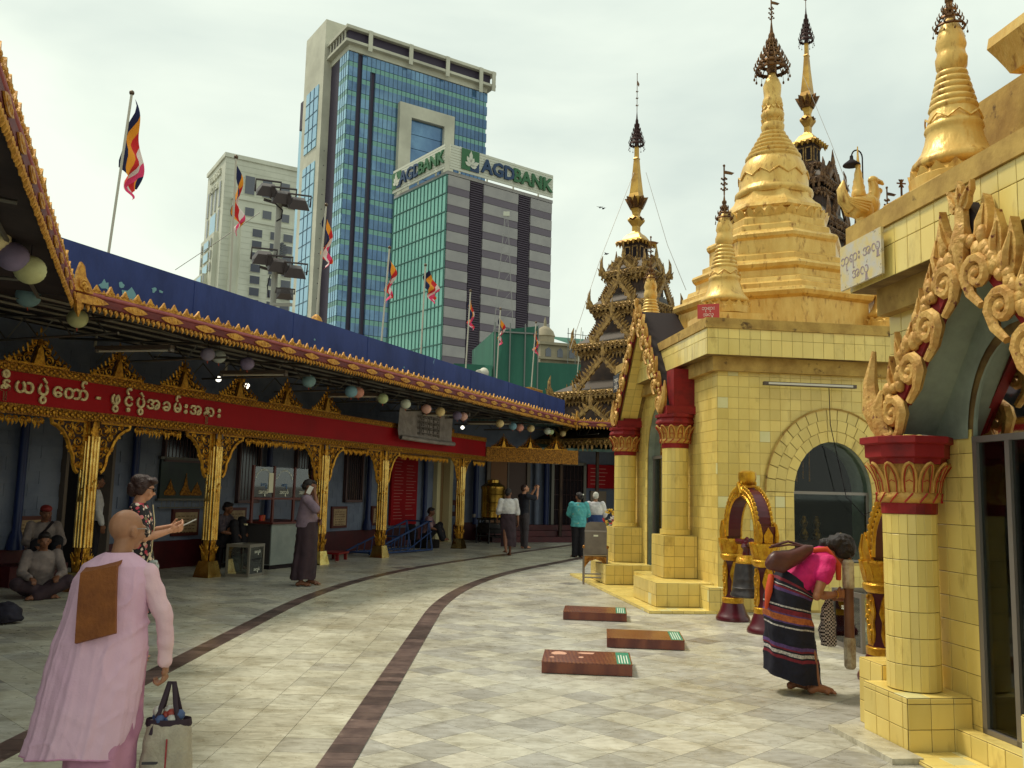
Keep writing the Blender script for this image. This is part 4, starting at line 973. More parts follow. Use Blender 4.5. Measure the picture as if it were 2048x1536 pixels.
# porch: platform, stepped bases, columns, gable roof
def tb(root, tl, off, u0, u1, v0, v1, z0, z1, faces='FLT', name='base_block'):
    MB().box((u0-off[0]+.01,v0-off[1]+.01,z0),(u1-off[0],v1-off[1],z1-.01)).build(name, m_tgrout, root)
    tl.boxf(u0-off[0]+.01, u1-off[0], v0-off[1]+.01, v1-off[1], z0, z1-.01, faces)
O1 = (S1U, S1V)
tb(s1, t1, O1, 3.42, 4.44, 11.58, 16.9, 0, .045, 'FLT', 'platform')
for vc in (12.9, 15.8):
    tb(s1, t1, O1, 3.62, 4.44, vc-.95, vc+.2, .046, .37)
    tb(s1, t1, O1, 3.93, 4.44, vc-.3, vc+.32, .371, .98)
    zc = column(s1, t1, 4.2-S1U, vc-S1V, 1.06, 2.26, .195, 20, False, .2, .075, .3)
    MB().box((4.0-S1U,vc-.22-S1V,zc),(4.46-S1U,vc+.22-S1V,zc+.12)).build('impost', m_crim, s1)
    MB().box((4.12-S1U,vc-.17-S1V,zc+.12),(4.46-S1U,vc+.17-S1V,3.45)).build('entablature', m_crim, s1)
tb(s1, t1, O1, 4.25, 4.6, 11.62, 12.0, 0, .345, 'FLT')
tb(s1, t1, O1, 4.1, 4.44, 13.2, 15.0, .046, .28, 'LT', 'door_step')
GM = Matrix.Translation((4.02-S1U, PV-S1V, 0)) @ Matrix.Rotation(-PI/2,4,'Z')
gable(s1, GM, 1.42, 2.8, 4.55, .95, m_buff, m_buff)
def porchroof(root, mtx, half, zf, za, dep, m_und, tl=None):
    for sx in (-1,1):
        k = MB(); k.add([(sx*half,.03,zf),(0,.03,za),(0,dep,za),(sx*half,dep,zf)], [(0,1,2,3)] if sx < 0 else [(3,2,1,0)]); o = k.build('porch_soffit', m_und, root); o.matrix_local = mtx
        k = MB(); k.add([(sx*(half+.1),-.0,zf+.04),(0,-.0,za+.14),(0,dep+.3,za+.14),(sx*(half+.1),dep+.3,zf+.04)], [(0,1,2,3)]); k.add([(sx*(half+.1),0,zf+.04),(0,0,za+.14),(0,0,za),(sx*half,0,zf)], [(0,1,2,3)]); o = k.build('porch_roof', M('roof_dark', C(44,34,36), .8), root); o.matrix_local = mtx
        if tl:
            ang = math.atan2(za-zf, half); ln = math.hypot(half, za-zf)
            # soffit tiles on the slope
            base = mtx @ Matrix.Translation((sx*half,0,zf)) @ Matrix.Rotation(sx*(-ang if sx > 0 else -ang),4,'Y')
            for i in range(int(ln/.155)):
                for j in range(int((dep-.05)/.155)):
                    p0 = Vector((sx*half*(1-(i*.155)/ln), 0, zf+(za-zf)*(i*.155)/ln)); p1 = Vector((sx*half*(1-((i+1)*.155-.004)/ln), 0, zf+(za-zf)*((i+1)*.155-.004)/ln))
                    y0, y1 = .05+j*.155, .05+(j+1)*.155-.004; nv = Vector((-sx*math.sin(ang), 0, -math.cos(ang)))*.008
                    q = [p0+nv+Vector((0,y0,0)), p1+nv+Vector((0,y0,0)), p1+nv+Vector((0,y1,0)), p0+nv+Vector((0,y1,0))]
                    tl.add(q, [(0,1,2,3)])
sof = MB(); porchroof(s1, GM, 1.38, 2.82, 4.5, .45, m_tgrout, sof); o = sof.build('soffit_tiles', m_tile, s1); o.matrix_local = GM; tag(o, kind='stuff')
t1.emit(300)
# small things fixed on the shrine
k = MB().box((4.97-S1U,V0-S1V-.2,3.12),(6.32-S1U,V0-S1V-.14,3.17)); 
tag(MB().box((-.68,-.03,-.025),(.68,.03,.025)).build('tube_light', M('lamp_case', C(86,74,66), .5), None, UV(5.72, V0-.2, 3.13), SA), 'long tube lamp under the cornice of the far shrine', 'lamp')
MB().box((-.62,-.04,-.014),(.62,-.031,.014)).build('tube', M('tube_glass', C(206,200,184), .3), bpy.data.objects['tube_light'])
tag(MB().tube([UV(6.0,V0-.2,3.1),UV(6.05,V0-.12,2.6),UV(6.15,V0-.07,2.25),UV(6.3,V0-.05,1.6),UV(6.55,V0-.05,1.35),UV(6.8,V0-.05,1.45)], .006, 5).build('cable', m_darkin), 'thin loose cable hanging from the tube lamp across the window', 'cable')
def sign(name, label, W, w_, h_, c, ct, txt, size, cat='sign', rz=0, th=.02):
    o = MB().box((-w_/2,-th,-h_/2),(w_/2,0,h_/2)).build(name, c, None, W, rz); tag(o, label, cat)
    for i, (tx, dz) in enumerate(txt): lettering(tx, size, ct, o, (0,-th-.001,dz), 0, .001)
    return o
BUR = '\u1018\u102f\u101b\u102c\u1038'; BUR2 = '\u1021\u101c\u103e\u1030'
sign('shrine_sign', 'small red sign leaning on the far shrine roof corner', UV(4.28,V0-.12,4.12), .3, .2, M('sign_red', C(196,70,64), .5), M('sign_white', C(226,214,200), .6), [(BUR,.04),(BUR2,-.05)], .07, rz=SA-.5)
sign('name_plate', 'dark plate with pale lettering on the far shrine cornice end', UV(4.16,16.3,3.65), .42, .32, M('plate_black', C(34,34,44), .4), M('sign_white', C(226,214,200)), [(BUR,.06),(BUR2,-.07)], .12, rz=SA-PI/2)

m_carve = M('carved_stucco', C(208,166,92), .5, .15, c2=C(178,128,62), ns=9, c3=C(104,40,28), ns3=16, lo3=.6, hi3=.68, bump=.6, bs=28)
# ---- near shrine
S2U, S2V = 5.5, 4.2
s2 = thing('tiled_shrine', 'near yellow tiled shrine with carved gable porch at right edge', 'shrine', UV(S2U, S2V), SA)
O2 = (S2U, S2V); t2 = Tiles(s2)
a0, a1, b0, b1 = 3.65, 7.4, 2.2, 6.1; PC = 4.72
F3 = Matrix.Translation((a0-S2U, b1-S2V, 0)) @ Matrix.Rotation(-PI/2,4,'Z'); pc = b1-PC
k = MB(); el3 = archwall(k, 0, b1-b0, 0, 3.2, pc, .47, .62, 1.95, .16); o = k.build('left_wall', m_tgrout, s2); o.matrix_local = F3
k = MB(); reveal(k, el3, pc, .47, .16, 0, .5); o = k.build('door_reveal', m_teal, s2); o.matrix_local = F3
k = MB(); k.box((pc-.9,.55,0),(pc+.9,.6,3)); o = k.build('inner_wall', m_darkin, s2); o.matrix_local = F3
d_ = link('glass_door', None, s2); d_.matrix_local = F3; k = MB()
for x in (pc-.45,pc-.15,pc+.15,pc+.45): k.box((x-.02,-.01,.16),(x+.02,.04,1.95))
k.box((pc-.47,-.012,1.93),(pc+.47,.042,1.97)); k.box((pc-.47,-.01,.16),(pc+.47,.04,.19)); k.build('frame', m_alu, d_)
for a in (-.43,-.13,.17): MB().box((pc+a,.01,.19),(pc+a+.26,.018,1.93)).build('pane', m_glass, d_)
k = MB(); k.add([(p[0],.015,p[1]) for p in el3], [list(range(len(el3)))]); k.build('pane', m_glass, d_)
def kp(pl):
    if min(p[0] for p in pl) > pc-1.0 and max(p[0] for p in pl) < pc+1.0 and min(p[1] for p in pl) > 2.0: return None
    return ellclip(pc, 1.95, .48, .63)(pl)
t2.fill(F3, 0, b1-b0, .03, 3.05, kp)
k = MB(); archwall(k, pc-1.0, pc+1.0, 1.96, 3.3, pc, .5, .66, 1.97, 1.96, y=-.014); o = k.build('tympanum', m_teal, s2); o.matrix_local = F3
k = MB(); k.box((a0-S2U,b1-S2V-.05,0),(a1-S2U,b1-S2V-.01,3.3)); k.box((a1-S2U,b0-S2V,0),(a1-S2U+.05,b1-S2V,3.3)); k.box((a0-S2U,b0-S2V,0),(a1-S2U,b0-S2V+.05,3.3)); k.build('rear_wall', m_tgrout, s2)
RM = Matrix.Translation((a1-S2U, b1-S2V-.01, 0)) @ Matrix.Rotation(PI,4,'Z'); t2.fill(RM, 0, a1-a0, .03, 3.05)
cornice(s2, O2, a0, a1, b0, b1-.1, 2.92, t2)
tb(s2, t2, O2, 3.52, 3.64, 2.4, 5.3, 0, .165, 'LT', 'low_wall')
for vc in (5.55, 3.9):
    tb(s2, t2, O2, 3.2, 3.64, vc-.27, vc+.25, 0, .35)
    tb(s2, t2, O2, 3.34, 3.64, vc+.25, vc+.56, 0, .45)
    zc = column(s2, t2, 3.42-S2U, vc-S2V, .35, 1.47, .168, 20, vc > 5, .165, 0, .3)
MB().box((3.0-S2U,5.12-S2V,0),(3.2-S2U,5.9-S2V,.035)).build('marble_step', m_band, s2)
tb(s2, t2, O2, 3.16, 3.52, 2.4, 5.27, 0, .03, 'LT', 'porch_floor')
GM2 = Matrix.Translation((3.34-S2U, PC-S2V, 0)) @ Matrix.Rotation(-PI/2,4,'Z')
gable(s2, GM2, .86, 1.98, 3.05, 1.22, m_carve, m_carve, .14)
porchroof(s2, GM2, .84, 2.0, 3.2, .34, m_teal)
t2.emit(300)
sign('peeling_sign', 'peeling pale sign board on the near shrine cornice corner', UV(3.375,5.98,3.31), .58, .34, M('peel_board', C(206,186,130), .6, c2=C(190,186,180), ns=9, c3=C(90,80,80), ns3=16, lo3=.62, hi3=.66), M('ink_grey', C(150,132,136), .6), [(BUR+' '+BUR2,.05),(BUR2,-.08)], .11, rz=SA-PI/2)

# ------------------------------------------------------------------ golden stupas
def leafring(k, r, z, n, h_, lean=.3, mi=None):
    for i in range(n):
        a = 2*PI*(i+.5)/n; wd = 2*PI*r/n*.55; c, s = math.cos(a), math.sin(a)
        P = [(-wd,0,0),(wd,0,0),(wd*.75,h_*lean*.6,h_*.6),(0,h_*lean,h_),(-wd*.75,h_*lean*.6,h_*.6)]
        k.add([(c*(r+y)-s*x, s*(r+y)+c*x, z+zz) for x, y, zz in P]+[(c*(r-.03)-s*x*.9, s*(r-.03)+c*x*.9, z+zz) for x, y, zz in P], [(0,1,2,3,4)]+[(i_, (i_+1)%5, (i_+1)%5+5, i_+5) for i_ in range(5)], mi)
def hti(k, z, r, h_, n=10, tiers=5):
    for i in range(tiers):
        t = i/tiers; rr = r*(1-t)**1.1; zz = z+h_*.72*t
        k.lathe([(rr*.92,zz),(rr,zz+.01),(rr*.98,zz+h_*.05),(rr*.9,zz+h_*.07)], n, cap=False)
        for j in range(n):
            a = 2*PI*j/n; k.tube([(rr*math.cos(a),rr*math.sin(a),zz+h_*.05),(rr*1.05*math.cos(a),rr*1.05*math.sin(a),zz+h_*.11),(rr*math.cos(a),rr*math.sin(a),zz+h_*.15)], [r*.06,r*.05,.002], 4)
            if i < 2: k.tube([(rr*math.cos(a),rr*math.sin(a),zz),(rr*1.03*math.cos(a),rr*1.03*math.sin(a),zz-h_*.1)], r*.015, 4); k.ball((rr*1.03*math.cos(a),rr*1.03*math.sin(a),zz-h_*.12), (r*.07,r*.07,r*.11), 5, 4)
            k.tube([(rr*.95*math.cos(a),rr*.95*math.sin(a),zz+h_*.05),(rr*.6*math.cos(a),rr*.6*math.sin(a),zz+h_*.16)], r*.03, 4)
    k.lathe([(r*.3,z-h_*.05),(r*.3,z+h_*.3),(r*.18,z+h_*.6),(r*.1,z+h_*.8),(r*.03,z+h_*1.0)], 8)
def vane(k, z, h_):
    k.tube([(0,0,z),(0,0,z+h_)], .012, 5)
    for i, t in enumerate((.2,.38,.55)):
        for a in (0,PI/2,PI,1.5*PI): k.ball((.05*math.cos(a)*(1-t*.5),.05*math.sin(a)*(1-t*.5),z+h_*t), .018, 5, 3); k.tube([(0,0,z+h_*t-.03),(.05*math.cos(a)*(1-t*.5),.05*math.sin(a)*(1-t*.5),z+h_*t)], .006, 4)
    k.add([(0,0,z+h_*.72),(.12,0,z+h_*.7),(.16,0,z+h_*.78),(.08,0,z+h_*.82),(0,0,z+h_*.84)], [(0,1,2,3,4)]); k.ball((0,0,z+h_), .022, 6, 4)
st = thing('golden_stupa', 'large eight sided golden stupa on the far shrine roof', 'stupa', UV(S1U, S1V, 4.01), SA)
PH8 = R(-97.5)+PI*0
B = [(1.62,0),(1.62,.58),(1.69,.62),(1.72,.68),(1.7,.73),(1.56,.77),(1.56,.84),(1.48,.88),(1.46,.95),(1.33,1.0),(1.33,1.1),(1.38,1.14),(1.4,1.19),(1.38,1.23),(1.22,1.3),(1.22,1.38),(1.1,1.44),(1.1,1.66),(1.14,1.7),(1.15,1.75),(1.12,1.79),(1.0,1.85),(1.0,1.93),(.92,1.98),(.92,2.08),(.88,2.12)]
ph_ = R(-92)-SA
MB().lathe(B, 8, ph=ph_).build('terraces', m_sgold, st, smooth=20)
k = MB(); leafring(k, .84, 2.1, 32, .17, .35); k.lathe([(.84,2.1),(.84,2.2),(.8,2.28)], 24, cap=False); k.build('lotus_band', m_sgold, st)
k = MB().lathe([(.86,2.26),(.88,2.3),(.85,2.36),(.76,2.43),(.68,2.52),(.64,2.62)], 8, ph=ph_); k.build('octagon_band', m_sgold, st, smooth=25)
k = MB().lathe([(.62,2.61),(.655,2.66),(.65,2.71),(.6,2.75),(.58,2.8),(.575,2.95),(.55,3.1),(.51,3.22),(.45,3.31)], 28); k.build('bell', m_sgold, st, smooth=50)
k = MB(); zz = 3.32
pts = []
for i in range(48): a = 2*PI*i/48; pts.append((.58*math.cos(a), .58*math.sin(a), 2.93+(.1 if i % 4 == 2 else .05 if i % 2 else 0)))
k.tube(pts+pts[:1], .014, 5); k.build('zigzag_rim', m_sgold, st, smooth=60)
pr_ = []
for i in range(6):
    r0 = .45-.05*i; z0 = 3.31+i*.088; pr_ += [(r0,z0),(r0+.022,z0+.03),(r0+.016,z0+.06),(r0-.03,z0+.075)]
k = MB().lathe(pr_, 26); k.build('ringed_cone', m_sgold, st, smooth=50)
k = MB().lathe([(.17,3.83),(.19,3.88),(.2,3.95),(.17,4.0),(.155,4.05),(.19,4.1),(.2,4.16),(.165,4.22),(.15,4.3),(.17,4.36),(.165,4.42),(.14,4.48),(.15,4.58),(.155,4.68),(.12,4.78),(.07,4.86),(.05,5.0)], 18)
leafring(k, .16, 3.95, 12, .12, .35); leafring(k, .15, 4.22, 12, .12, .3); leafring(k, .15, 4.32, 12, -.1, -.4); k.build('lotus_bud', m_sgold, st, smooth=40)
k = MB(); hti(k, 4.95, .29, .95, 14, 6); vane(k, 5.85, .5); k.build('umbrella_crown', m_htid, st, smooth=40)
def small_stupa(label, pos, s, rz=0):
    r = thing('small_stupa', label, 'stupa', pos, SA+rz, 'small gilded stupas on shrine corners'); r.scale = (s,s,s)
    if not _small:
        MB().box((-.42,-.42,0),(.42,.42,.14)).build('plinth', m_sgold, r)
        k = MB().lathe([(.3,.14),(.36,.17),(.37,.26),(.3,.33)], 20); leafring(k, .34, .2, 16, .14, .25); k.build('lotus_base', m_sgold, r, smooth=40)
        MB().lathe([(.3,.33),(.34,.36),(.345,.4),(.31,.44),(.27,.5),(.235,.6),(.22,.68),(.235,.7),(.23,.73),(.21,.76),(.2,.82),(.18,.88)], 22).build('bell', m_sgold, r, smooth=50)
        k = MB(); p2 = []
        for i in range(32): a = 2*PI*i/32; p2.append((.222*math.cos(a), .222*math.sin(a), .755+(.06 if i % 4 == 2 else .03 if i % 2 else 0)))
        k.tube(p2+p2[:1], .01, 4); k.build('zigzag_rim', m_sgold, r, smooth=60)
        pf = []
        for i in range(6): r0 = .185-.014*i; z0 = .87+i*.06; pf += [(r0,z0),(r0+.014,z0+.022),(r0+.008,z0+.045),(r0-.012,z0+.055)]
        MB().lathe(pf, 20).build('ringed_cone', m_sgold, r, smooth=50)
        MB().lathe([(.1,1.22),(.125,1.27),(.13,1.34),(.115,1.38),(.11,1.42),(.125,1.46),(.11,1.54),(.08,1.64),(.05,1.7)], 16).build('lotus_bud', m_sgold, r, smooth=50)
        k = MB(); hti(k, 1.62, .13, .42, 10, 4); vane(k, 2.0, .45); k.build('umbrella_crown', m_htid, r, smooth=40)
        _small.append(r)
    else:
        for ch in _small[0].children: c = ch.copy(); col.objects.link(c); c.parent = r
    return r
_small = []
small_stupa('small golden stupa on the far shrine front corner, left of the big one', UV(4.72,12.2,4.01), 1.0)
small_stupa('small golden stupa half hidden behind the near shrine wall', UV(7.55,12.6,4.01), 1.0)
small_stupa('small golden stupa behind the far shrine gable', UV(4.72,16.0,4.01), 1.0)
small_stupa('small golden stupa on the near shrine cornice, upper right', UV(3.8,5.48,3.56), .82)
s2t = thing('golden_stupa', 'stepped golden stupa base on the near shrine roof at right edge', 'stupa', UV(5.9, 3.9, 3.62), SA)
k = MB().box((-1.7,-1.6,0),(1.7,1.95,.88)); k.build('plinth', m_plast, s2t)
k = MB(); pf = [(1.55,.88),(1.55,.97),(1.62,1.0),(1.64,1.05),(1.68,1.14),(1.72,1.22),(1.71,1.3),(1.62,1.35),(1.5,1.42)]; k.lathe([(r*1.414,z) for r, z in pf], 4, ph=PI/4); k.build('terraces', m_sgold, s2t, smooth=15)
k = MB().lathe([(1.5,1.2),(1.3,1.5),(1.2,1.9),(.9,2.3),(.6,2.8),(.4,3.3),(.2,4),(.1,4.6),(.02,5)], 20); k.build('bell', m_sgold, s2t, smooth=50)
# mythical goose figure, lamp and rod on the near shrine roof
hm = thing('bird_statue', 'gilded goose statue with small spire on the near shrine roof', 'statue', UV(3.5,6.2,3.62), SA+R(5))
k = MB(); k.ball((0,0,.17), (.11,.08,.1), 14, 10); k.ball((.07,0,.2), (.085,.07,.09), 12, 8); k.tube([(.08,0,.22),(.12,0,.3),(.11,0,.36),(.1,0,.39)], [.06,.045,.035,.03], 10)
k.ball((.11,0,.4), (.045,.032,.036), 10, 7); k.tube([(.14,0,.4),(.18,0,.39),(.2,0,.375)], [.022,.018,.008], 7); k.ball((.16,0,.32), .026, 8, 6)
k.tube([(-.08,0,.17),(-.15,0,.22),(-.17,0,.3),(-.15,0,.37)], [.06,.05,.035,.008], 8); k.lathe([(.05,0),(.06,.02),(.04,.06),(.05,.1)], 8)
for sy in (-1,1):
    for i in range(4): k.tube([(.03-i*.01,sy*.07,.2-i*.025),(-.07,sy*.085,.2-i*.02),(-.14,sy*.05,.22-i*.01)], [.022,.02,.004], 5)
k.build('body', m_sgold, hm, smooth=50)
k = MB(); k.lathe([(.05,.25),(.055,.27),(.05,.3),(.045,.31),(.048,.33),(.038,.36),(.04,.38),(.03,.41),(.03,.44),(.018,.48),(.022,.5),(.01,.55),(.004,.66)], 12, (-.02,0,0)); k.build('spire', m_sgold, hm, smooth=50)
lp = thing('roof_lamp', 'black gooseneck lamp standing behind the goose statue', 'lamp', UV(3.53,6.22,3.62), SA)
k = MB(); pth = [(0,0,0),(0,0,.58)]+[(-.045+.045*math.cos(PI*i/8),0,.58+.06*math.sin(PI*i/8)) for i in range(1,9)]+[(-.09,0,.56)]
k.tube(pth, .006, 6); k.build('stem', m_darkin, lp, smooth=60); MB().lathe([(.012,.03),(.015,.0),(.04,-.02),(.065,-.04),(.066,-.05)], 14, (-.09,0,.56)).build('shade', m_darkin, lp, smooth=50)
rd_ = thing('roof_rod', 'short ornamental rod with starburst tip on the near shrine roof', 'ornament', UV(3.62,5.85,3.62), SA)
k = MB(); k.tube([(0,0,0),(0,0,.28)], .008, 5); k.lathe([(.03,0),(.035,.02),(.015,.05)], 8)
for i in range(6): a = PI*i/3; k.tube([(0,0,.25),(.035*math.cos(a),0,.25+.035*math.sin(a))], .006, 4)
k.build('rod', m_htid, rd_)

# ------------------------------------------------------------------ tiered wooden roofs (behind the far shrine)
m_wood = M('dark_teak', C(78,58,46), .7, c2=C(54,40,36), ns=3)
m_tgold = M('tier_gold', C(172,136,76), .45, .35, c2=C(92,66,40), ns=10, bump=.4, bs=30)
m_tin = M('dark_tin_roof', C(74,64,56), .6, .2)
def trim(half, n, seed, s):                                 # carved board with drops and leaves along one side
    rd = random.Random(seed); k = MB(); k.box((-half,-.05*s,0),(half,.03*s,.16*s))
    x = -half
    while x < half:
        k.tube(spiral((x,.08*s), .06*s, 1.2, rd.random()*6, 8, .2, y=-.06*s), .022*s, 4); l = rd.uniform(.06,.16)*s
        k.tube([(x+.05*s,-.02,.02*s),(x+.06*s,-.04*s,-l*.5),(x+.05*s,-.02,-l)], [.04*s,.035*s,.006*s], 4); x += .13*s
    return k
def gablet(w_, h_, s, seed):
    rd = random.Random(seed); k = MB()
    for sx in (-1,1):
        n = 10
        for i in range(n):
            t = i/n; x = sx*w_*(1-t); z = h_*t**.9; x2 = sx*w_*(1-(i+1)/n); z2 = h_*((i+1)/n)**.9
            k.bar((x,-.03,z),(x2,-.03,z2),.1*s,.08*s,(0,1,0)); k.join(flame(.2*s, .45, .3), T(x+sx*.03*s,-.03,z+.02*s) @ Matrix.Scale(sx,4,(1,0,0)) @ Matrix.Rotation(.4,4,'Y'))
            if i % 2 == 0: k.tube([(sx*p[0],p[1],p[2]) for p in spiral((abs(x)*.93,z-.05*s), .055*s, 1.3, 2, 8, .2, y=-.05)], .02*s, 4)
        k.tube([(sx*w_*.9,-.03,0),(sx*w_*1.12,-.05,.1*s),(sx*w_*1.2,-.04,.35*s)], [.07*s,.06*s,.01], 5)
    k.tube([(0,-.04,h_*.9),(0,-.05,h_+.15*s),(0,-.04,h_+.5*s)], [.05*s,.06*s,.008], 6); k.ball((0,-.04,h_+.15*s), (.08*s,.05*s,.08*s), 6, 4)
    return k
def pyatthat(label, pos, rz, tiers, top, s=1.0, mg=None):
    mg = mg or m_tgold
    r = thing('tiered_spire', label, 'spire', pos, rz)
    for i, (hw, z0, z1, hw1) in enumerate(tiers):
        MB().vprism([(-hw1,-hw1),(hw1,-hw1),(hw1,hw1),(-hw1,hw1)], z0+.3, z1+.1).build('tier_wall', m_wood, r)
        k = MB(); k.vprism([(-hw,-hw),(hw,-hw),(hw,hw),(-hw,hw)], z0+.16*s, z0+.2*s); k.vprism([(-hw*1.0,-hw*1.0),(hw*1.0,-hw*1.0),(hw*1.0,hw*1.0),(-hw*1.0,hw*1.0)], z0+.2*s, z0+.62*s*(1 if i else 1.3), top=hw1/hw); k.build('tier_roof', m_tin, r)
        fz = trim(hw1, 0, i+40, s*1.1).mesh('frieze', mg, 50)
        for q in range(4): a = q*PI/2; link('frieze', fz, r, (math.sin(a)*(hw1+.03), -math.cos(a)*(hw1+.03), z1-.12), a)
        tm = trim(hw, 0, i, s*1.35).mesh('eave_trim', mg, 50); gh = (z1-z0)*.62; gm = gablet(hw*.5, gh*1.1, s*1.25, i).mesh('gablet', mg, 50)
        ck = MB(); ck.tube([(0,0,-.05),(.03*s,0,.12*s),(.1*s,0,.3*s),(.1*s,0,.55*s),(.05*s,0,.75*s)], [.09*s,.09*s,.07*s,.05*s,.008], 6); ck.join(flame(.35*s,.5,.3), T(.04*s,0,.1*s)); ck.join(flame(.28*s,.5,.4), T(.12*s,0,.02*s)); cm = ck.mesh('corner_finial', mg, 50)
        for q in range(4):
            a = q*PI/2; c, sn = math.cos(a), math.sin(a)
            link('eave_trim', tm, r, (sn*hw, -c*hw, z0), a); link('gablet', gm, r, (sn*hw*.97, -c*hw*.97, z0+.16*s), a); link('corner_finial', cm, r, (c*hw-sn*-hw*-1 if False else c*hw+sn*hw, sn*hw-c*hw, z0+.05), a-PI/4)
    z, hw = top
    k = MB(); k.vprism([(-hw*.6,-hw*.6),(hw*.6,-hw*.6),(hw*.6,hw*.6),(-hw*.6,hw*.6)], z-.75*s, z); k.build('lantern_house', m_wood, r)
    wm = MB().box((-.11*s,-.03,0),(.11*s,0,.5*s)); wm.box((-.07*s,-.04,.05*s),(.07*s,-.03,.45*s), 1); wmm = wm.mesh('window', [m_tgold, m_darkin])
    for q in range(4):
        for dx in (-.3,.3): 
            a = q*PI/2; link('window', wmm, r, (math.cos(a)*hw*dx+math.sin(a)*hw*.6, math.sin(a)*hw*dx-math.cos(a)*hw*.6, z-.65*s), a)
    m_sp = M('spire_gold', C(200,158,72), .4, .5, c2=C(150,110,50), ns=2)
    k = MB(); k.lathe([(hw*1.5,z-.02),(hw*1.42,z+.04),(hw*1.0,z+.12*s),(hw*.72,z+.28*s),(hw*.55,z+.34*s)], 4, ph=PI/4)
    for q in range(4):
        a = q*PI/2
        for t in (-.8,-.4,0,.4,.8): x, y = t*hw*1.05, -hw*1.06; k.tube([(math.cos(a)*x-math.sin(a)*y, math.sin(a)*x+math.cos(a)*y, z), (math.cos(a)*x-math.sin(a)*y, math.sin(a)*x+math.cos(a)*y, z-.14*s)], [.07*s,.01], 4)
    k.build('flared_roof', m_sp, r, smooth=20)
    zz = z+.32*s
    k = MB().lathe([(hw*.5,0),(hw*.3,.12*s),(hw*.3,.3*s),(hw*.62,.5*s),(hw*.62,.56*s),(hw*.28,.72*s),(hw*.3,.8*s),(hw*.6,1.15*s),(hw*.62,1.35*s),(hw*.5,1.5*s),(hw*.3,2.3*s),(hw*.22,2.75*s),(hw*.26,2.8*s),(hw*.18,2.85*s),(hw*.17,3.3*s)], 4, (0,0,zz), PI/4); k.build('obelisk', m_sp, r)
    k = MB(); leafring(k, hw*.45, zz+.95*s, 8, .4*s, .5); leafring(k, hw*.45, zz+.5*s, 8, .1*s, .6); k.build('lotus_leaf', m_htid, r)
    k = MB(); hti(k, zz+3.3*s, hw*.55, 1.3*s, 12, 6); k.build('umbrella_crown', M('hti_dark', C(64,40,38), .5, .5), r, smooth=40)
    k = MB(); vane(k, zz+4.5*s, 1.5*s); k.build('vane', m_htid, r)
    return r
TR = [(2.75,3.1,4.7,1.8),(2.05,4.75,6.35,1.35),(1.5,6.45,7.75,1.0),(1.1,7.85,9.0,.7),(.8,9.05,9.6,.5)]
pyatthat('gilded tiered timber spire behind the far shrine porch', (4.26, 30.4, 0), SA+R(43), TR, (10.35,.5), 1.0)
TR2 = [(2.1,4.6,6.2,1.5),(1.6,6.4,7.9,1.2),(1.25,8.1,9.5,.95),(.98,9.7,10.8,.7),(.75,11.0,11.7,.5)]
pyatthat('dark tiered spire behind the large golden stupa', (9.1, 26.6, 0), SA+R(40), TR2, (12.55,.42), .95, M('tier_bronze', C(120,88,56), .5, .3, c2=C(64,44,34), ns=8, bump=.4, bs=30))
# dark timber hall filling the back of the yard
hl = thing('timber_hall', 'dim timber hall under tin roof beyond the far porch', 'building', (4.2, 31, 0), SA)
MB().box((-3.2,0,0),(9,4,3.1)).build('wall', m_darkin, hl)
k = MB(); k.add([(-3.6,-2,3.0),(9,-2,3.0),(9,3,4.0),(-3.6,3,4.0),(-3.6,-2,2.92),(9,-2,2.92)], [(0,1,2,3),(4,5,1,0)]); k.build('roof', M('pale_tin', C(112,142,138)), hl)
k = MB()
for i in range(8): k.tube([(-2.8+i*1.2,-1.8,0),(-2.8+i*1.2,-1.8,2.95)], .06, 6)
k.build('post', m_wood, hl)
# ------------------------------------------------------------------ loose things
def onw(px, py, wv):                      # point of the arcade's vertical plane (depth wv) seen at this place
    d = _f + _r*((px-1024)/F_PX) - _u*((py-768)/F_PX); nrm = Vector((-math.sin(AA), math.cos(AA), 0)); t = ((A0+nrm*wv)-CAMP).dot(nrm)/d.dot(nrm)
    return CAMP+d*t
# wooden platforms
m_lam = M('wood_laminate', C(112,52,40), .3, c2=C(86,36,32), ns=3, wave=('Y',14,3,C(128,68,46)), spec=.5, stretch=(1,1,.3))
m_lamt = M('wood_top', C(126,68,46), .22, c2=C(150,92,56), ns=3, lo=.45, hi=.6, wave=('X',9,2,C(104,50,38)), spec=.6)
m_green = M('green_label', C(48,128,98), .5); m_wht = M('white_print', C(226,226,210), .6); m_worn = M('worn_patch', C(206,156,132), .7)
for i, (x, y, rz, lb) in enumerate(((.73,8.17,R(-5),'nearest worn wooden platform with green label, largest in view'),(1.45,9.53,R(-6),'middle wooden platform with green label, right of the other two'),(1.12,11.46,R(-6),'farthest wooden platform with green label, close to the far porch'))):
    p = thing('wooden_platform', lb, 'platform', (x,y,.005), rz, 'low wooden platforms on the marble floor')
    k = MB().box((-.39,-.3,0),(.39,.3,.088)); k.build('body', m_lam, p); MB().box((-.392,-.302,.088),(.392,.302,.095)).build('top_board', m_lamt, p)
    o = MB().box((.26,-.28,.0952),(.38,.28,.0965)).build('label', m_green, p)
    k = MB()
    for j in range(4): k.box((.278+j*.024,-.25,.0966),(.286+j*.024,random.uniform(.1,.26),.0971))
    k.build('label_print', m_wht, o)
    if i == 0:
        k = MB()
        for cx, cy, rx, ry in ((-.26,.1,.08,.07),(.0,.13,.1,.04),(-.05,-.02,.03,.03),(-.31,-.05,.03,.02)):
            pl = [(cx+rx*math.cos(a/9*2*PI)*random.uniform(.6,1.1), cy*1.4+ry*1.4*math.sin(a/9*2*PI)*random.uniform(.6,1.1), .0956) for a in range(9)]; k.add(pl, [list(range(9))])
        k.build('worn_patch', m_worn, p)
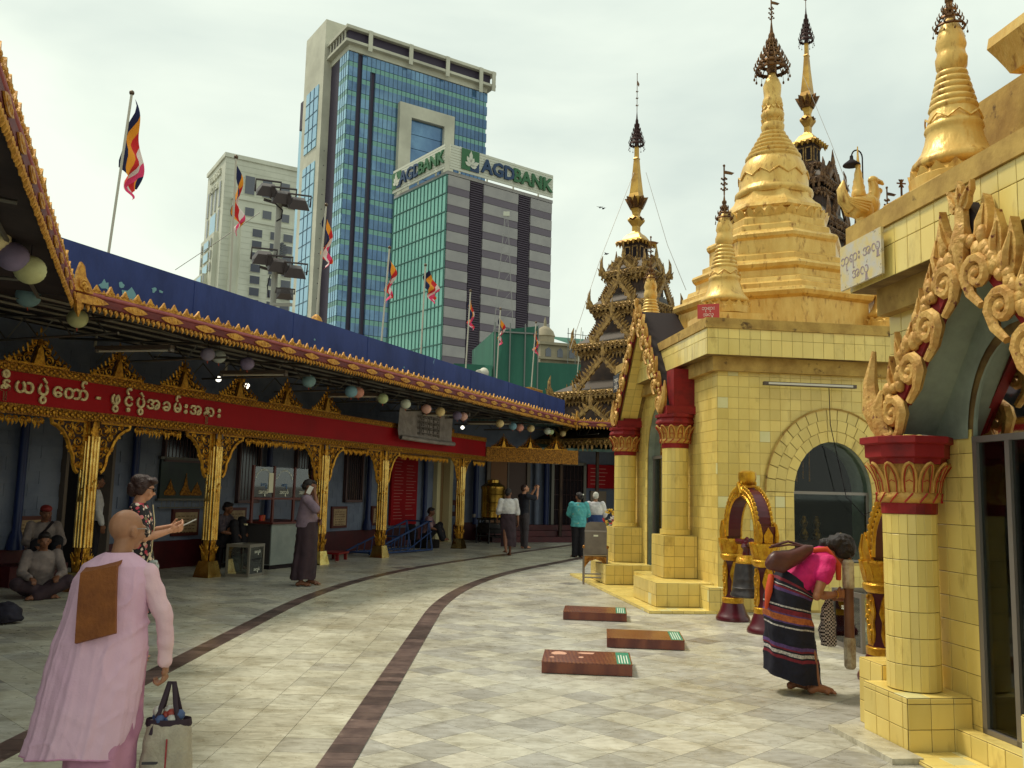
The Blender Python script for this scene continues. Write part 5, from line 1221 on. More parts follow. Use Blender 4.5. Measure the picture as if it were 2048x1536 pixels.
# bell stands
m_mar = M('maroon_lacquer', C(84,22,34), .3, c2=C(70,16,30), ns=2, spec=.5); m_bgold = M('bright_gilt', C(216,166,46), .3, .6, c2=C(178,120,30), ns=12, bump=.4, bs=50)
m_bell = M('bell_bronze', C(84,80,80), .4, .6, c2=C(60,56,58), ns=5)
def bellstand(label, pos):
    r = thing('bell_stand', label, 'bell stand', pos, SA-PI/2, 'gilded maroon bell stands')
    for sx in (-1,1):
        x = sx*.5
        po = MB().lathe([(.21,0),(.215,.03),(.2,.06),(.19,.07),(.165,.12),(.145,.18),(.13,.22)], 20, (x,0,0)).build('post_base', m_mar, r, smooth=40)
        MB().lathe([(.132,.22),(.135,.23),(.135,.28),(.12,.29)], 20, (x,0,0)).build('gilt_ring', m_bgold, po, smooth=40)
        MB().lathe([(.12,.28),(.105,.34),(.1,.7),(.115,.76)], 8, (x,0,0), PI/8).build('shaft', m_mar, po)
        k = MB()
        for sy in (-1,1):
            k.prism([(x-.04,.3),(x+.04,.3),(x+.06,.4),(x+.05,.5),(x+.075,.58),(x+.05,.68),(x+.03,.74),(x-.03,.74),(x-.05,.68),(x-.075,.58),(x-.05,.5),(x-.06,.4)], sy*.1-.008, sy*.1+.008)
            for j in range(10): k.ball((x+random.uniform(-.05,.05), sy*.112, .33+j*.042), (.018,.012,.022), 5, 4)
        k2 = MB()
        for sgn in (-1,1):
            k2.prism([(-.04,.3),(.04,.3),(.06,.4),(.05,.5),(.075,.58),(.05,.68),(.03,.74),(-.03,.74),(-.05,.68),(-.075,.58),(-.05,.5),(-.06,.4)], sgn*.1-.008, sgn*.1+.008)
            for j in range(10): k2.ball((random.uniform(-.05,.05), sgn*.112, .33+j*.042), (.018,.012,.022), 5, 4)
        k.join(k2, T(x,0,0,PI/2)); k.build('carved_panel', m_bgold, po, smooth=40)
        k = MB().lathe([(.12,.75),(.15,.78),(.155,.82),(.14,.84),(.135,.86),(.15,.9),(.175,1.0),(.17,1.02),(.1,1.03)], 20, (x,0,0))
        kk = MB(); leafring(kk, .145, .85, 14, .18, .2); k.join(kk, T(x,0,0)); k.build('lotus_cap', m_bgold, po, smooth=40)
        k = MB().box((x-.1 if sx < 0 else x-.04,-.09,1.02),(x+.04 if sx < 0 else x+.1,.09,1.22)); k.build('shoulder_block', m_mar, po)
        for sy in (-.1,.1):
            k = MB(); k.prism([(x-.05*sx,1.03),(x+.09*sx,1.03),(x+.1*sx,1.15),(x+.06*sx,1.27),(x+.02*sx,1.2)], sy-.012, sy+.012); k.tube([(x+.1*sx,sy,1.03),(x+.13*sx,sy,1.12),(x+.11*sx,sy,1.25)], [.03,.025,.008], 5); k.build('shoulder_leaf', m_bgold, po, smooth=40)
        k = MB(); kk = MB().prism([(-.05,1.03),(.05,1.03),(.055,1.12),(0,1.21),(-.055,1.12)], -.008, .008); k.join(kk, T(x+sx*.105,0,0,PI/2)); k.build('end_leaf', m_bgold, po, smooth=40)
    def ap(t, e): # arch curve, e: outward offset
        a = PI*t; return (-(.43+e)*math.cos(a), 1.06+(.5+e)*math.sin(a)**.85+(.05 if abs(t-.5) < .02 else 0))
    k = MB(); n = 24
    for i in range(n):
        p, q = ap(i/n,-.0), ap((i+1)/n,-.0); P_, Q_ = ap(i/n,.1), ap((i+1)/n,.1); k.prism([p,q,Q_,P_], -.085, .085)
    k.build('arch', m_mar, r)
    k = MB()
    for sy in (-.09,.09):
        k.tube([(ap(i/n,.015)[0],sy,ap(i/n,.015)[1]) for i in range(n+1)], .02, 6); k.tube([(ap(i/n,.085)[0],sy,ap(i/n,.085)[1]) for i in range(n+1)], .022, 6)
        for i in range(30): p = ap((i+.5)/30,.05); k.ball((p[0],sy,p[1]), .017, 6, 4); p = ap((i+.5)/30,.115); k.ball((p[0],sy,p[1]), (.022,.02,.03), 5, 4)
    k.build('beaded_rim', m_bgold, r, smooth=40)
    k = MB(); k.tube([(0,-.09,1.68),(0,.09,1.68)], .05, 10); k.lathe([(.05,1.7),(.085,1.74),(.095,1.8),(.09,1.86),(.05,1.88)], 10, sy=1.2); k.tube([(-.06,-.1,1.6),(0,-.11,1.72),(.06,-.1,1.6)], .03, 6); k.build('finial', m_bgold, r, smooth=50)
    k = MB(); k.tube([(-.5,0,1.0),(.5,0,1.0)], .035, 8); k.tube([(-.1,0,1.0),(0,0,.97),(.12,0,1.02)], .05, 7); k.build('cross_bar', m_mar, r, smooth=50)
    return r
def bell(label, pos):
    b = thing('bronze_bell', label, 'bell', pos, SA-PI/2, 'bronze bells hung in the stands')
    MB().lathe([(.2,0),(.21,.01),(.205,.04),(.19,.06),(.185,.1),(.188,.11),(.18,.12),(.17,.2),(.172,.21),(.168,.22),(.155,.33),(.14,.4)], 26).build('body', m_bell, b, smooth=40)
    k = MB().lathe([(.14,.4),(.145,.41),(.135,.45),(.13,.455),(.118,.49),(.1,.5)], 26); k.build('gilt_crown', m_bgold, b, smooth=40)
    k = MB(); k.lathe([(.06,.5),(.05,.56),(.08,.6),(.06,.64)], 10); k.tube([(-.06,0,.6),(-.05,0,.68),(0,0,.7),(.05,0,.68),(.06,0,.6)], .025, 6); k.build('hanger', m_mar, b, smooth=50)
bellstand('maroon bell stand with gilded lotus caps beside the arched window', UV(4.36,10.55)); bell('bronze bell hung in the stand by the arched window', UV(4.36,10.57,.35))
bellstand('maroon and gilded bell stand partly hidden by the near porch column', UV(4.3,6.95)); bell('bronze bell partly hidden by the near porch column', UV(4.3,6.95,.35))
# glass donation boxes
def glassbox(label, pos, rz, w_, d_, h_, txt, fr=m_alu, notes=True, base=0):
    r = thing('donation_box', label, 'donation box', pos, rz)
    k = MB(); e = .018
    for x in (-w_/2,w_/2-e*2):
        for y in (-d_/2,d_/2-e*2): k.box((x,y,0),(x+2*e,y+2*e,h_))
    for z in (0,h_-.05):
        k.box((-w_/2+.036,-d_/2+.002,z),(w_/2-.036,-d_/2+.034,z+.05)); k.box((-w_/2+.036,d_/2-.034,z),(w_/2-.036,d_/2-.002,z+.05)); k.box((-w_/2+.002,-d_/2+.036,z),(-w_/2+.034,d_/2-.036,z+.05)); k.box((w_/2-.034,-d_/2+.036,z),(w_/2-.002,d_/2-.036,z+.05))
    k.build('frame', fr, r); g = bpy.data.materials.get('box_glass') or glassmat('box_glass', (.82,.86,.84,1), .1)
    for a, b in (((-w_/2+.03,-d_/2+.012,.05),(w_/2-.03,-d_/2+.016,h_-.05)),((-w_/2+.03,d_/2-.016,.05),(w_/2-.03,d_/2-.012,h_-.05)),((-w_/2+.012,-d_/2+.03,.05),(-w_/2+.016,d_/2-.03,h_-.05)),((w_/2-.016,-d_/2+.03,.05),(w_/2-.012,d_/2-.03,h_-.05)),((-w_/2+.03,-d_/2+.03,h_-.03),(w_/2-.03,d_/2-.03,h_-.026))): MB().box(a, b).build('pane', g, r)
    MB().box((-w_/2+.03,-d_/2+.03,.0),(w_/2-.03,d_/2-.03,.02)).build('floor_board', fr, r)
    if notes:
        for i in range(26):
            k = MB(); k.add([(-.06,-.03,0),(.06,-.03,.012),(.06,.03,.0),(-.06,.03,.015)], [(0,1,2,3)])
            o = k.build('banknote', M('banknote', C(196,204,190), .8, rnd=.15), r, (random.uniform(-.32,.32)*w_, random.uniform(-.32,.32)*d_, .03+random.random()*.14)); o.rotation_euler = (random.uniform(-.7,.7), random.uniform(-.7,.7), random.random()*6)
    for tx, z, s in txt: lettering(tx, s, m_wht, r, (0,-d_/2-.004,z), 0, .001)
    return r
DON = '\u1021\u101c\u103e\u1030\u1001\u1036'
glassbox('framed glass donation box with loose notes below the arched window', UV(5.05,9.0), SA-PI/2, .62, .5, .6, [(DON,.42,.07)])
glassbox('glass donation box with white lettering in front of the counter', AR(3.15,-.35), AA+R(8), .5, .45, .55, [(DON,.42,.07),(DON,.12,.07)], M('worn_frame', C(128,122,112), .5, .3), False)
# service counter with glass screen
ct = thing('service_counter', 'grey donation counter with lettered glass screen under the arcade', 'counter', AR(4.3,0), AA)
MB().box((0,.0,.08),(1.5,1.1,.84)).build('body', M('counter_grey', C(132,140,136), .4, c2=C(112,120,118), ns=2), ct); MB().box((.02,.03,0),(1.48,1.08,.08)).build('kick_board', m_darkin, ct)
MB().box((-.008,.02,.1),(-.001,1.08,.83)).build('side_panel', M('counter_dark', C(66,62,62), .5), ct)
MB().box((-.04,-.04,.84),(1.54,1.12,.88)).build('counter_top', m_plqf, ct)
sc_ = link('glass_screen', None, ct, (0,.06,.88)); 
for x in (-.55,.06,.7,1.3): MB().box((x-.025,-.02,0),(x+.025,.02,1.05)).build('post', m_plqf, sc_)
MB().box((-.55,-.018,.42),(1.3,.018,.46)).build('rail', m_plqf, sc_)
g = glassmat('screen_glass', (.85,.88,.88,1), .08)
for x0, x1 in ((-.52,.03),(.09,.67),(.73,1.27)): MB().box((x0,-.004,.47),(x1,.004,1.03)).build('pane', g, sc_); lettering(DON, .1, m_wht, sc_, ((x0+x1)/2,-.01,.56), 0, .001); lettering(BUR2, .09, M('print_blue', C(60,100,150), .6), sc_, ((x0+x1)/2,-.01,.7), 0, .001)
for cx in (-.25,.38):
    for i in range(9): a = PI*(.15+.7*i/8); o = lettering(random.choice(('\u1019','\u101c','\u1015','\u1010')), .06, m_wht, sc_, (cx+.26*math.cos(a),-.01,.72+.26*math.sin(a)), 0, .001); o.rotation_euler = (0, a-PI/2 if False else PI/2-a, 0)
MB().box((-.1,-.012,.55),(.05,-.006,.92)).build('notice', M('notice_white', C(206,202,180), .7), sc_)
MB().box((-.55,.1,-.05),(-.5,.15,-.02)).build('tray', m_cream, sc_)
for i, (x, y, c) in enumerate(((.3,.5,'red'),(.5,.6,'orange'))): tag(MB().lathe([(.035,0),(.04,.1),(.035,.11)], 10).build('cup', M('cup_'+c, C(190,50,36) if i == 0 else C(206,96,40), .4), None, AR(4.3+x,y,.88), 0, 40), f'small {c} cup on the donation counter', 'cup')
# flags
FC = [C(20,26,70), C(236,150,36), C(206,34,36), C(232,214,208), C(228,64,112)]
FM = [M('flag_'+n_, c, .8) for n_, c in zip(('blue','saffron','red','white','pink'), FC)]
m_pole = M('pole_white', C(186,180,164), .5); m_knob = M('pole_knob', C(96,78,62), .4, .5)
FL = [((205,505),(263,190),1.5,.55,.15),((462,590),(472,318),1.25,.35,.9),((628,640),(652,413),1.2,.4,.6),((757,695),(779,498),1.15,.42,-.4),((840,705),(851,533),1.0,1.2,.3),((928,752),(941,584),1.0,.35,.4),((990,768),(1001,620),1.0,.35,-.5),((1058,788),(1072,647),1.0,.3,.3)]
WHICH = ['tallest flag, nearest, above the roof corner at left','flag in front of the pale hotel tower','flag in front of the white core of the glass tower','flag before the teal side of the bank','flag blown out sideways before the bank','flag before the dark slot of the bank facade','flag by the edge of the green netting','farthest flag, before the green netting']
for i, ((bp, tp, ln, spread, ph), lb) in enumerate(zip(FL, WHICH)):
    b = onw(*bp, 1.0); t = onw(*tp, 1.0); b.z = min(b.z, 4.6)-.9; d = (t-b).normalized()
    fl = thing('flag', 'striped Buddhist '+lb, 'flag', b, 0, 'striped flags along the arcade roof')
    MB().tube([(0,0,0), t-b], .022, 7).build('pole', m_pole, fl, smooth=60); MB().ball(t-b+d*.04, .045, 8, 6).build('knob', m_knob, fl, smooth=60)
    ln *= 1.15; k = MB(); na, nb = 30, 10; side = Vector((math.cos(AA), math.sin(AA), 0)); nrm = Vector((math.sin(AA), -math.cos(AA), 0)); hoist = .72*ln if spread < 1 else .55
    V = []
    for a in range(na+1):
        for bb in range(nb+1):
            A_, B_ = a/na, bb/nb
            p = (t-b)-d*(.06+hoist*B_)
            sag = ln*A_*(.92 if spread < 1 else .5)*(1-.25*B_); outw = spread*(.6 if spread < 1 else .42)*math.sin(A_*2.1)*(1 if spread < 1 else 1.6)*(1-.55*B_)
            wob = .055*math.sin(A_*9+B_*5+ph*6)+.03*math.sin(B_*11+A_*4+ph)
            p = p+Vector((0,0,-1))*sag*(.95-.5*B_ if spread < 1 else 1)+side*(outw+.02+wob*.5)+nrm*(wob+.05*math.sin(A_*7+ph*3)*A_)
            V.append(p)
    Fa = []; mi_ = []
    for a in range(na):
        for bb in range(nb):
            Fa.append((a*(nb+1)+bb, a*(nb+1)+bb+1, (a+1)*(nb+1)+bb+1, (a+1)*(nb+1)+bb)); A_ = (a+.5)/na
            st_ = int(A_*6); mi_.append(st_ if st_ < 5 else [0,1,2,3,4][int(bb/nb*5)])
    k.v = [tuple(p) for p in V]; k.f = Fa; k.m = mi_; k.build('cloth', FM, fl, smooth=180)
# thin extra pole
b = onw(1150,745,2.0); tag(MB().tube([(0,0,-1.5),onw(1163,655,2.0)-b], .015, 6).build('bare_pole', m_pole, None, b), 'thin bare pole left of the tiered timber spire', 'pole')
# paper lanterns
LC = {'teal':C(74,128,138),'olive':C(184,184,112),'grey':C(150,160,156),'mauve':C(110,96,132),'violet':C(92,66,124),'blue':C(84,150,176),'coral':C(214,130,104),'lime':C(184,204,140),'pale':C(196,206,190),'pink':C(226,166,150),'yellow':C(226,196,120),'cream':C(236,220,160)}
LN = [(-2.41,3.67,'teal',.14,'teal lantern nearest the roof corner'),(-1.71,3.54,'olive',.125,'olive lantern second from the roof corner'),(.6,3.45,'mauve',.105,'mauve grey lantern left in a touching pair'),(.84,3.45,'grey',.105,'grey green lantern right in a touching pair'),(1.49,3.44,'violet',.11,'dark violet lantern alone past the first pair'),
      (3.12,3.37,'teal',.12,'teal lantern alone above the second bay'),(4.46,3.34,'blue',.12,'blue lantern touching a coral one'),(4.71,3.35,'coral',.11,'coral lantern touching a blue one'),(5.61,3.33,'lime',.11,'lime green lantern before the scroll board'),(6.54,3.32,'pale',.11,'pale green lantern before the scroll board'),(7.46,3.3,'pink',.11,'pink lantern above the scroll board'),(8.13,3.3,'yellow',.11,'yellow lantern above the scroll board edge'),
      (9.0,3.29,'violet',.11,'violet lantern touching a pink one'),(9.33,3.3,'pink',.105,'pink lantern touching a violet one'),(11.53,3.31,'yellow',.11,'yellow lantern beyond the scroll board'),(12.42,3.31,'blue',.11,'small blue lantern near the far end'),(12.93,3.31,'coral',.11,'small coral lantern near the far end'),(13.76,3.35,'yellow',.11,'small amber lantern near the far end'),(15.12,3.38,'pale',.11,'small pale lantern near the roof bend'),(15.4,3.38,'lime',.105,'small lime lantern near the roof bend'),(16.53,3.4,'yellow',.1,'last yellow lantern at the roof bend')]
pf = []
for i in range(23):
    a = -PI/2+PI*i/22; r = math.cos(a)*(1.0 if i % 2 else .965); pf.append((max(r,.12), math.sin(a)*.93))
lk = MB().lathe(pf, 20)
LC = {q: tuple(1-(1-x)*.86 for x in v[:3])+(1,) for q, v in LC.items()}
for s, z, c, r, lb in LN:
    me = lk.mesh('lantern', M('paper_'+c, LC[c], .8, c2=tuple(x*.8 for x in LC[c][:3])+(1,), ns=6), 60)
    o = thing('paper_lantern', 'round '+lb, 'lantern', AR(s,-1.5,z), 0, 'paper lanterns hung under the eave'); link('globe', me, o, scale=r)
    MB().tube([(0,0,r*.9),(0,0,r+.12)], .004, 4).build('cord', m_darkin, o); MB().tube([(0,0,-r*.95),(.005,0,-r-.03)], .008, 4).build('tassel', M('tassel_red', C(170,70,50), .7), o)
tag(MB().tube([AR(s,-1.5,3.62-.04*math.sin(s*1.3)) for s in [x*.5-3 for x in range(42)]], .006, 4).build('lantern_wire', m_steel), 'thin wire carrying the paper lanterns under the eave', 'wire')
for i, (dx, dy, dz, c) in enumerate(((0,0,0,'cream'),(.12,.1,-.12,'violet'),(.2,.25,-.2,'olive'))):
    P_ = at(-12, 480, 7.6)+Vector((dx,dy,dz)); me = lk.mesh('lantern', M('paper_'+c, LC[c], .8), 60)
    o = thing('paper_lantern', 'large '+['cream','violet','olive'][i]+' lantern in the cluster cut by the left picture edge', 'lantern', P_, 0, 'paper lanterns hung under the eave'); link('globe', me, o, scale=.14); MB().tube([(0,0,.12),(0,0,.3)], .004, 4).build('cord', m_darkin, o)
# tube lights under the canopy
for i, (s, wv, z) in enumerate(((-.2,-.9,3.42),(2.4,-.9,3.42),(5.6,-.9,3.4),(9.6,-.9,3.38),(12.2,-.9,3.38),(-3.2,-.6,3.5))):
    o = thing('tube_light', 'fluorescent tube fitting under the canopy, '+('first','second','third','fourth','fifth','leftmost')[i]+' along the arcade' if i < 5 else 'fluorescent tube fitting under the canopy at the left picture edge', 'lamp', AR(s,wv,z), AA+R(100), 'tube fittings under the canopy')
    MB().box((-.6,-.05,0),(.6,.05,.05)).build('casing', M('lamp_case', C(86,74,66)), o); MB().tube([(-.56,0,-.02),(.56,0,-.02)], .016, 8).build('tube', M('tube_glass', C(206,200,184)), o)
    k = MB(); k.box((-.6,-.05,-.04),(-.57,.05,0)); k.box((.57,-.05,-.04),(.6,.05,0)); k.build('end_cap', m_alu, o)
for i, (px, py) in enumerate(((437,758),(494,772),(880,851),(925,855))):
    P_ = onw(px, py, 1.0); tag(MB().ball((0,0,0), .055, 10, 8).build('light_bulb', M('bulb_glow', (1,.95,.8,1), .4, emit=2.2), None, P_, 0, 60), 'lit round bulb under the arcade ceiling, '+('leftmost','second from left','third from left','rightmost')[i], 'bulb', 'lit bulbs under the arcade ceiling')
# grey metal scroll hung on the beam
scl = thing('scroll_board', 'grey metal scroll shaped notice hung over the red beam', 'notice', AR(10.05,-.14,3.1), AA)
k = MB(); pts = [(-.32,.03)]; P2 = []
for i in range(7): a = PI*.5+PI*1.5*i/6; P2.append((.05+.05*math.cos(a)-.0, -.36+.05*math.sin(a)))
prof = [(-.08,.36),(-.03,.38),(.0,.34),(.0,.1),(-.02,-.15),(-.05,-.3)]+[(-.1+.055*math.cos(t), -.33-.055*math.sin(t)) for t in [0,.8,1.6,2.4,3.2,4.0,4.8]]
n = len(prof); nx = 12; V = []
for j in range(nx+1):
    x = -1.42+2.84*j/nx; bow = -.05*math.cos(x*1.05)
    for y, z in prof: V.append((x+.05*math.sin(z*6), y+bow, z-.02*math.cos(x)))
k.add(V, [(j*n+i, (j+1)*n+i, (j+1)*n+i+1, j*n+i+1) for j in range(nx) for i in range(n-1)])
k.build('sheet', M('grey_metal', C(158,148,142), .5, .1, c2=C(130,120,116), ns=6), scl, smooth=50)
for j in range(4): lettering('\u1019\u103c\u1010\u103a\u1005\u103d\u102c\u1018\u102f\u101b\u102c\u1038 \u101b\u103d\u103e\u1031\u1010\u102d\u1002\u102f\u1036', .13, M('engraved', C(92,84,80), .5), scl, (0,-.075,.24-j*.14), 0, .004)
tag(scl.children[0], kind=None)
# floodlight mast behind the arcade
B_ = at(540, 640, 30); fm = thing('floodlight_mast', 'grey floodlight mast rising behind the navy parapet', 'mast', (B_.x,B_.y,0))
zt = at(540, 395, 30).z; MB().tube([(0,0,0),(.1,0,zt)], .11, 10).build('post', M('mast_grey', C(150,148,140), .6), fm, smooth=60)
m_lamp = M('lamp_body', C(74,66,66), .5, .3); m_lens = M('lamp_lens', C(206,210,200), .2, spec=.7)
def flood(x, y, z, rz, tilt, s=1):
    o = link('floodlight', None, fm, (x,y,z)); o.rotation_euler = (tilt,0,rz)
    MB().vprism([(-.26*s,-.2*s),(.26*s,-.2*s),(.26*s,.2*s),(-.26*s,.2*s)], 0, .22*s, top=.55).build('housing', m_lamp, o); MB().box((-.23*s,-.17*s,-.012),(.23*s,.17*s,.0)).build('lens', m_lens, o)
    k = MB(); k.tube([(-.28*s,0,.05),(-.28*s,0,.32*s),(.28*s,0,.32*s),(.28*s,0,.05)], .025*s, 5); k.build('yoke', m_lamp, o)
z1 = at(540,405,30).z; z2 = at(540,540,30).z; z3 = at(560,590,30).z
for zc in (z1, z2):
    MB().bar((-.45,0,zc+.1),(.65,0,zc-.2),.09,.09).build('cross_arm', m_lamp, fm); flood(-.3,-.15,zc+.25,.35,R(35),1.5); flood(.25,-.15,zc+.0,.35,R(35),1.5); flood(.8,-.15,zc-.2,.35,R(35),1.4)
MB().bar((0,-.05,z3-.35),(.75,-.1,z3-.35),.12,.1).build('cross_arm', M('mast_grey', C(150,148,140)), fm); flood(.5,-.15,z3,.3,R(70),1.1)
k = MB(); k.tube([(0,-.1,z1-.1),(.25,-.12,z1-.3),(.22,-.12,z1-.6),(.05,-.1,z1-.7)], .025, 5); k.tube([(-.05,-.12,z2-.2),(-.12,-.14,z2-.6),(-.06,-.12,z2-1.0)], .02, 5); k.build('cable', m_darkin, fm, smooth=60)
# loudspeaker, gilt ornaments on the roof
P_ = onw(957, 747, -1.2); sp = thing('loudspeaker', 'white horn loudspeaker on the navy parapet', 'loudspeaker', P_, AA)
MB().lathe([(.06,-.02),(.1,0),(.1,.18),(.13,.32),(.14,.34)], 14).tf(Matrix.Rotation(R(80),4,'Y')).build('horn', M('speaker_white', C(196,192,176), .5), sp, smooth=40); MB().tube([(0,0,-.02),(-.06,0,-.18),(-.2,0,-.22)], .014, 5).build('bracket', m_darkin, sp)
P_ = onw(632, 650, .6); o = thing('roof_ornament', 'small ochre finial standing on the arcade roof', 'ornament', (P_.x,P_.y,P_.z-.35), AA); MB().lathe([(.16,0),(.17,.2),(.15,.4),(.1,.52),(.03,.58)], 8).build('body', m_ochre, o, smooth=30); MB().box((-.22,-.05,0),(-.12,.05,.12)).build('side_leaf', m_ochre, o)
P_ = onw(1065, 790, .8); o = thing('roof_box', 'gilded pleated box on the far arcade roof', 'ornament', (P_.x,P_.y,P_.z-.3), AA); 
for i in range(4): MB().vprism([(-.4+i*.27,-.1),(-.27+i*.27,-.18),(-.14+i*.27,-.1),(-.14+i*.27,.1),(-.4+i*.27,.1)], 0, .5).build('pleat', m_ochre, o)
MB().box((-.42,-.12,.5),(.72,.12,.54)).build('lid', m_ochre, o)
# brass water tank on its stand
tk = thing('brass_tank', 'tall brass water tank on a black stand at the far end', 'tank', (-.5,27.3,0), R(20))
MB().lathe([(.33,.75),(.36,.78),(.36,1.6),(.38,1.63),(.38,1.7),(.33,1.74),(.2,1.82),(.2,1.9),(.05,1.93)], 24).build('body', M('brass', C(190,152,70), .22, .9, c2=C(140,104,44), ns=4), tk, smooth=40)
k = MB()
for z in (.95,1.2,1.45): k.lathe([(.362,z),(.37,z+.015),(.362,z+.03)], 24, cap=False)
k.build('band', M('brass', C(190,152,70)), tk, smooth=40)
k = MB()
for i in range(6): a = i*PI/3; k.tube([(.5*math.cos(a),.5*math.sin(a),0),(.42*math.cos(a),.42*math.sin(a),.74)], .025, 5)
for z in (.2,.45,.72): k.tube([(.48*math.cos(i*PI/8),.48*math.sin(i*PI/8),z) for i in range(17)], .02, 5)
k.build('stand', M('black_iron', C(36,32,34), .5, .4), tk)
k = MB(); k.lathe([(.44,.3),(.46,.35),(.44,.6)], 16); k.build('basin', M('black_iron', C(36,32,34)), tk, smooth=40)
for i in range(5): MB().lathe([(.05,0),(.06,.09),(.058,.1)], 10, (.55*math.cos(i-.8),-.35+.12*i,.76)).build('drinking_cup', m_alu, tk, smooth=40)
# folded blue barrier
bp = AR(9.7,.25); bf = thing('folding_barrier', 'blue steel barrier frame leaning beneath the red text board', 'barrier', bp, AA+R(-8))
k = MB(); m_bf = M('barrier_blue', C(44,66,112), .5, .3)
for y in (0,.7):
    k.tube([(-1.2,y,.04),(1.3,y,.04)], .025, 6); k.tube([(-1.2,y,.08),(1.25,y+.1,.75)], .025, 6); k.tube([(1.25,y+.1,.75),(1.3,y,.04)], .022, 6); k.tube([(.2,y,.04),(1.25,y,.5)], .018, 5)
    for i in range(8): x = -.8+i*.27; k.tube([(x,y+.02,.06),(x+.08,y+.05,.14+(x+1.2)/2.45*.6)], .014, 5)
for x, z in ((1.25,.75),(0,.4),(-1.2,.06)): k.tube([(x,0,z),(x,.75,z)], .02, 5)
k.build('frame', m_bf, bf)
# silver chair with gilt apron
ch = thing('chair', 'silver framed chair with gilded apron beside the far porch', 'chair', (1.53,15.75,0), R(-4))
m_sil = M('silver_tube', C(150,140,134), .3, .8); m_cg = M('chair_gilt', C(176,120,52), .4, .5, c2=C(120,78,36), ns=14)
for x in (-.2,.2):
    for y in (-.2,.2): MB().tube([(x,y,0),(x,y,.62 if y < 0 else .45)], .018, 7).build('leg', m_sil, ch, smooth=60)
    MB().ball((x,-.2,.64), .032, 8, 6).build('knob', m_cg, ch, smooth=60)
k = MB(); 
for z in (.12,.18): k.tube([(-.2,-.2,z),(.2,-.2,z)], .012, 6)
k.tube([(-.2,-.2,.5),(.2,-.2,.5)], .02, 6); k.tube([(-.2,.2,.45),(.2,.2,.45)], .016, 6); k.build('rail', m_sil, ch, smooth=60)
MB().box((-.2,-.19,.44),(.2,.22,.49)).build('seat', M('seat_grey', C(110,100,94), .5), ch)
k = MB(); k.prism([(-.19,-.0),(-.14,0),(.0,.0),(.14,0),(.19,0),(.19,-.2),(.15,-.14),(.1,-.08),(0,-.05),(-.1,-.08),(-.15,-.14),(-.19,-.2)], -.01, .01)
for sx in (-1,1):
    for c, r in (((.14*sx,-.05),.035),((.08*sx,-.03),.025),((.16*sx,-.11),.025)): k.tube(spiral(c, r, 1.3, 1, 9, .2, sx, -.015), .01, 4)
k.build('apron', m_cg, ch, (0,-.2,.48), smooth=50)
k = MB(); k.prism([(-.19,.52),(.19,.52),(.19,.95),(.17,1.04),(.1,1.07),(-.1,1.07),(-.17,1.04),(-.19,.95)], -.225, -.19); k.build('backrest', M('back_grey', C(128,118,110), .3, c2=C(104,94,88), ns=3), ch)
MB().box((-.195,-.23,.9),(.195,-.226,.925)).build('back_seam', m_sil, ch); MB().box((-.04,-.23,.82),(.04,-.226,.85)).build('brand_plate', m_wht, ch)
# flower offerings by the far column
fo = thing('flower_offering', 'vase of mixed offering flowers beside the far porch column', 'flowers', (2.05,17.3,0), 0)
MB().lathe([(.25,0),(.28,.3),(.22,.6),(.25,.8),(.2,.82)], 12).build('vase', M('vase_dark', C(60,50,44), .5), fo, smooth=40)
FCs = [M('petal_'+n_, c, .7) for n_, c in (('yellow',C(226,190,60)),('red',C(200,50,60)),('white',C(230,226,220)),('green',C(60,110,60)),('orange',C(220,120,50)))]
rd = random.Random(4)
for i in range(44):
    a, r = rd.uniform(0,2*PI), rd.uniform(0,.36); z = .88+rd.uniform(0,.36); m = rd.choice(FCs); k = MB()
    if m is FCs[3]: k.add([(0,0,0),(.04,.01,.06),(0,.02,.16),(-.04,.01,.06)], [(0,1,2,3)])
    else:
        for j in range(7): b_ = j*2*PI/7; k.add([(0,0,0),(.05*math.cos(b_-.3),.05*math.sin(b_-.3),.02),(.06*math.cos(b_),.06*math.sin(b_),.04),(.05*math.cos(b_+.3),.05*math.sin(b_+.3),.02)], [(0,1,2,3)])
        k.ball((0,0,.015), .018, 5, 4)
    o = k.build('leaf' if m is FCs[3] else 'flower', m, fo, (r*math.cos(a), r*math.sin(a), z)); o.rotation_euler = (rd.uniform(-1,1)+.5, rd.uniform(-1,1), a)
k = MB()
for i in range(16): a = i; k.tube([(.05*math.cos(a),.05*math.sin(a),.7),(.25*math.cos(a),.25*math.sin(a),1.0)], .006, 4)
k.build('stem', FCs[3], fo)
# red crates near the third column, dark bag on the left floor
cr_ = thing('red_stool', 'low red plastic stool beside the third gilded column', 'stool', AR(7.0,.35), AA+.2)
MB().box((-.3,-.2,.14),(.3,.2,.18)).build('seat', M('plastic_red', C(122,24,30), .4), cr_)
for x in (-.27,.21):
    for y in (-.17,.11): MB().box((x,y,0),(x+.06,y+.06,.14)).build('leg', M('plastic_red', C(122,24,30)), cr_)
bx = thing('stacked_crate', 'blue and red crate stack behind the third gilded column', 'crate', AR(6.65,.75), AA+.1)
for i in range(3): MB().vprism([(-.16,-.13),(.16,-.13),(.16,.13),(-.16,.13)], i*.16, i*.16+.15, top=1.06).build('crate', M('crate_blue', C(34,36,72), .5) if i == 1 else M('plastic_red', C(122,24,30)), bx)
def softbox(name, label, cat, pos, rz, mat, pts, parent=None): pass
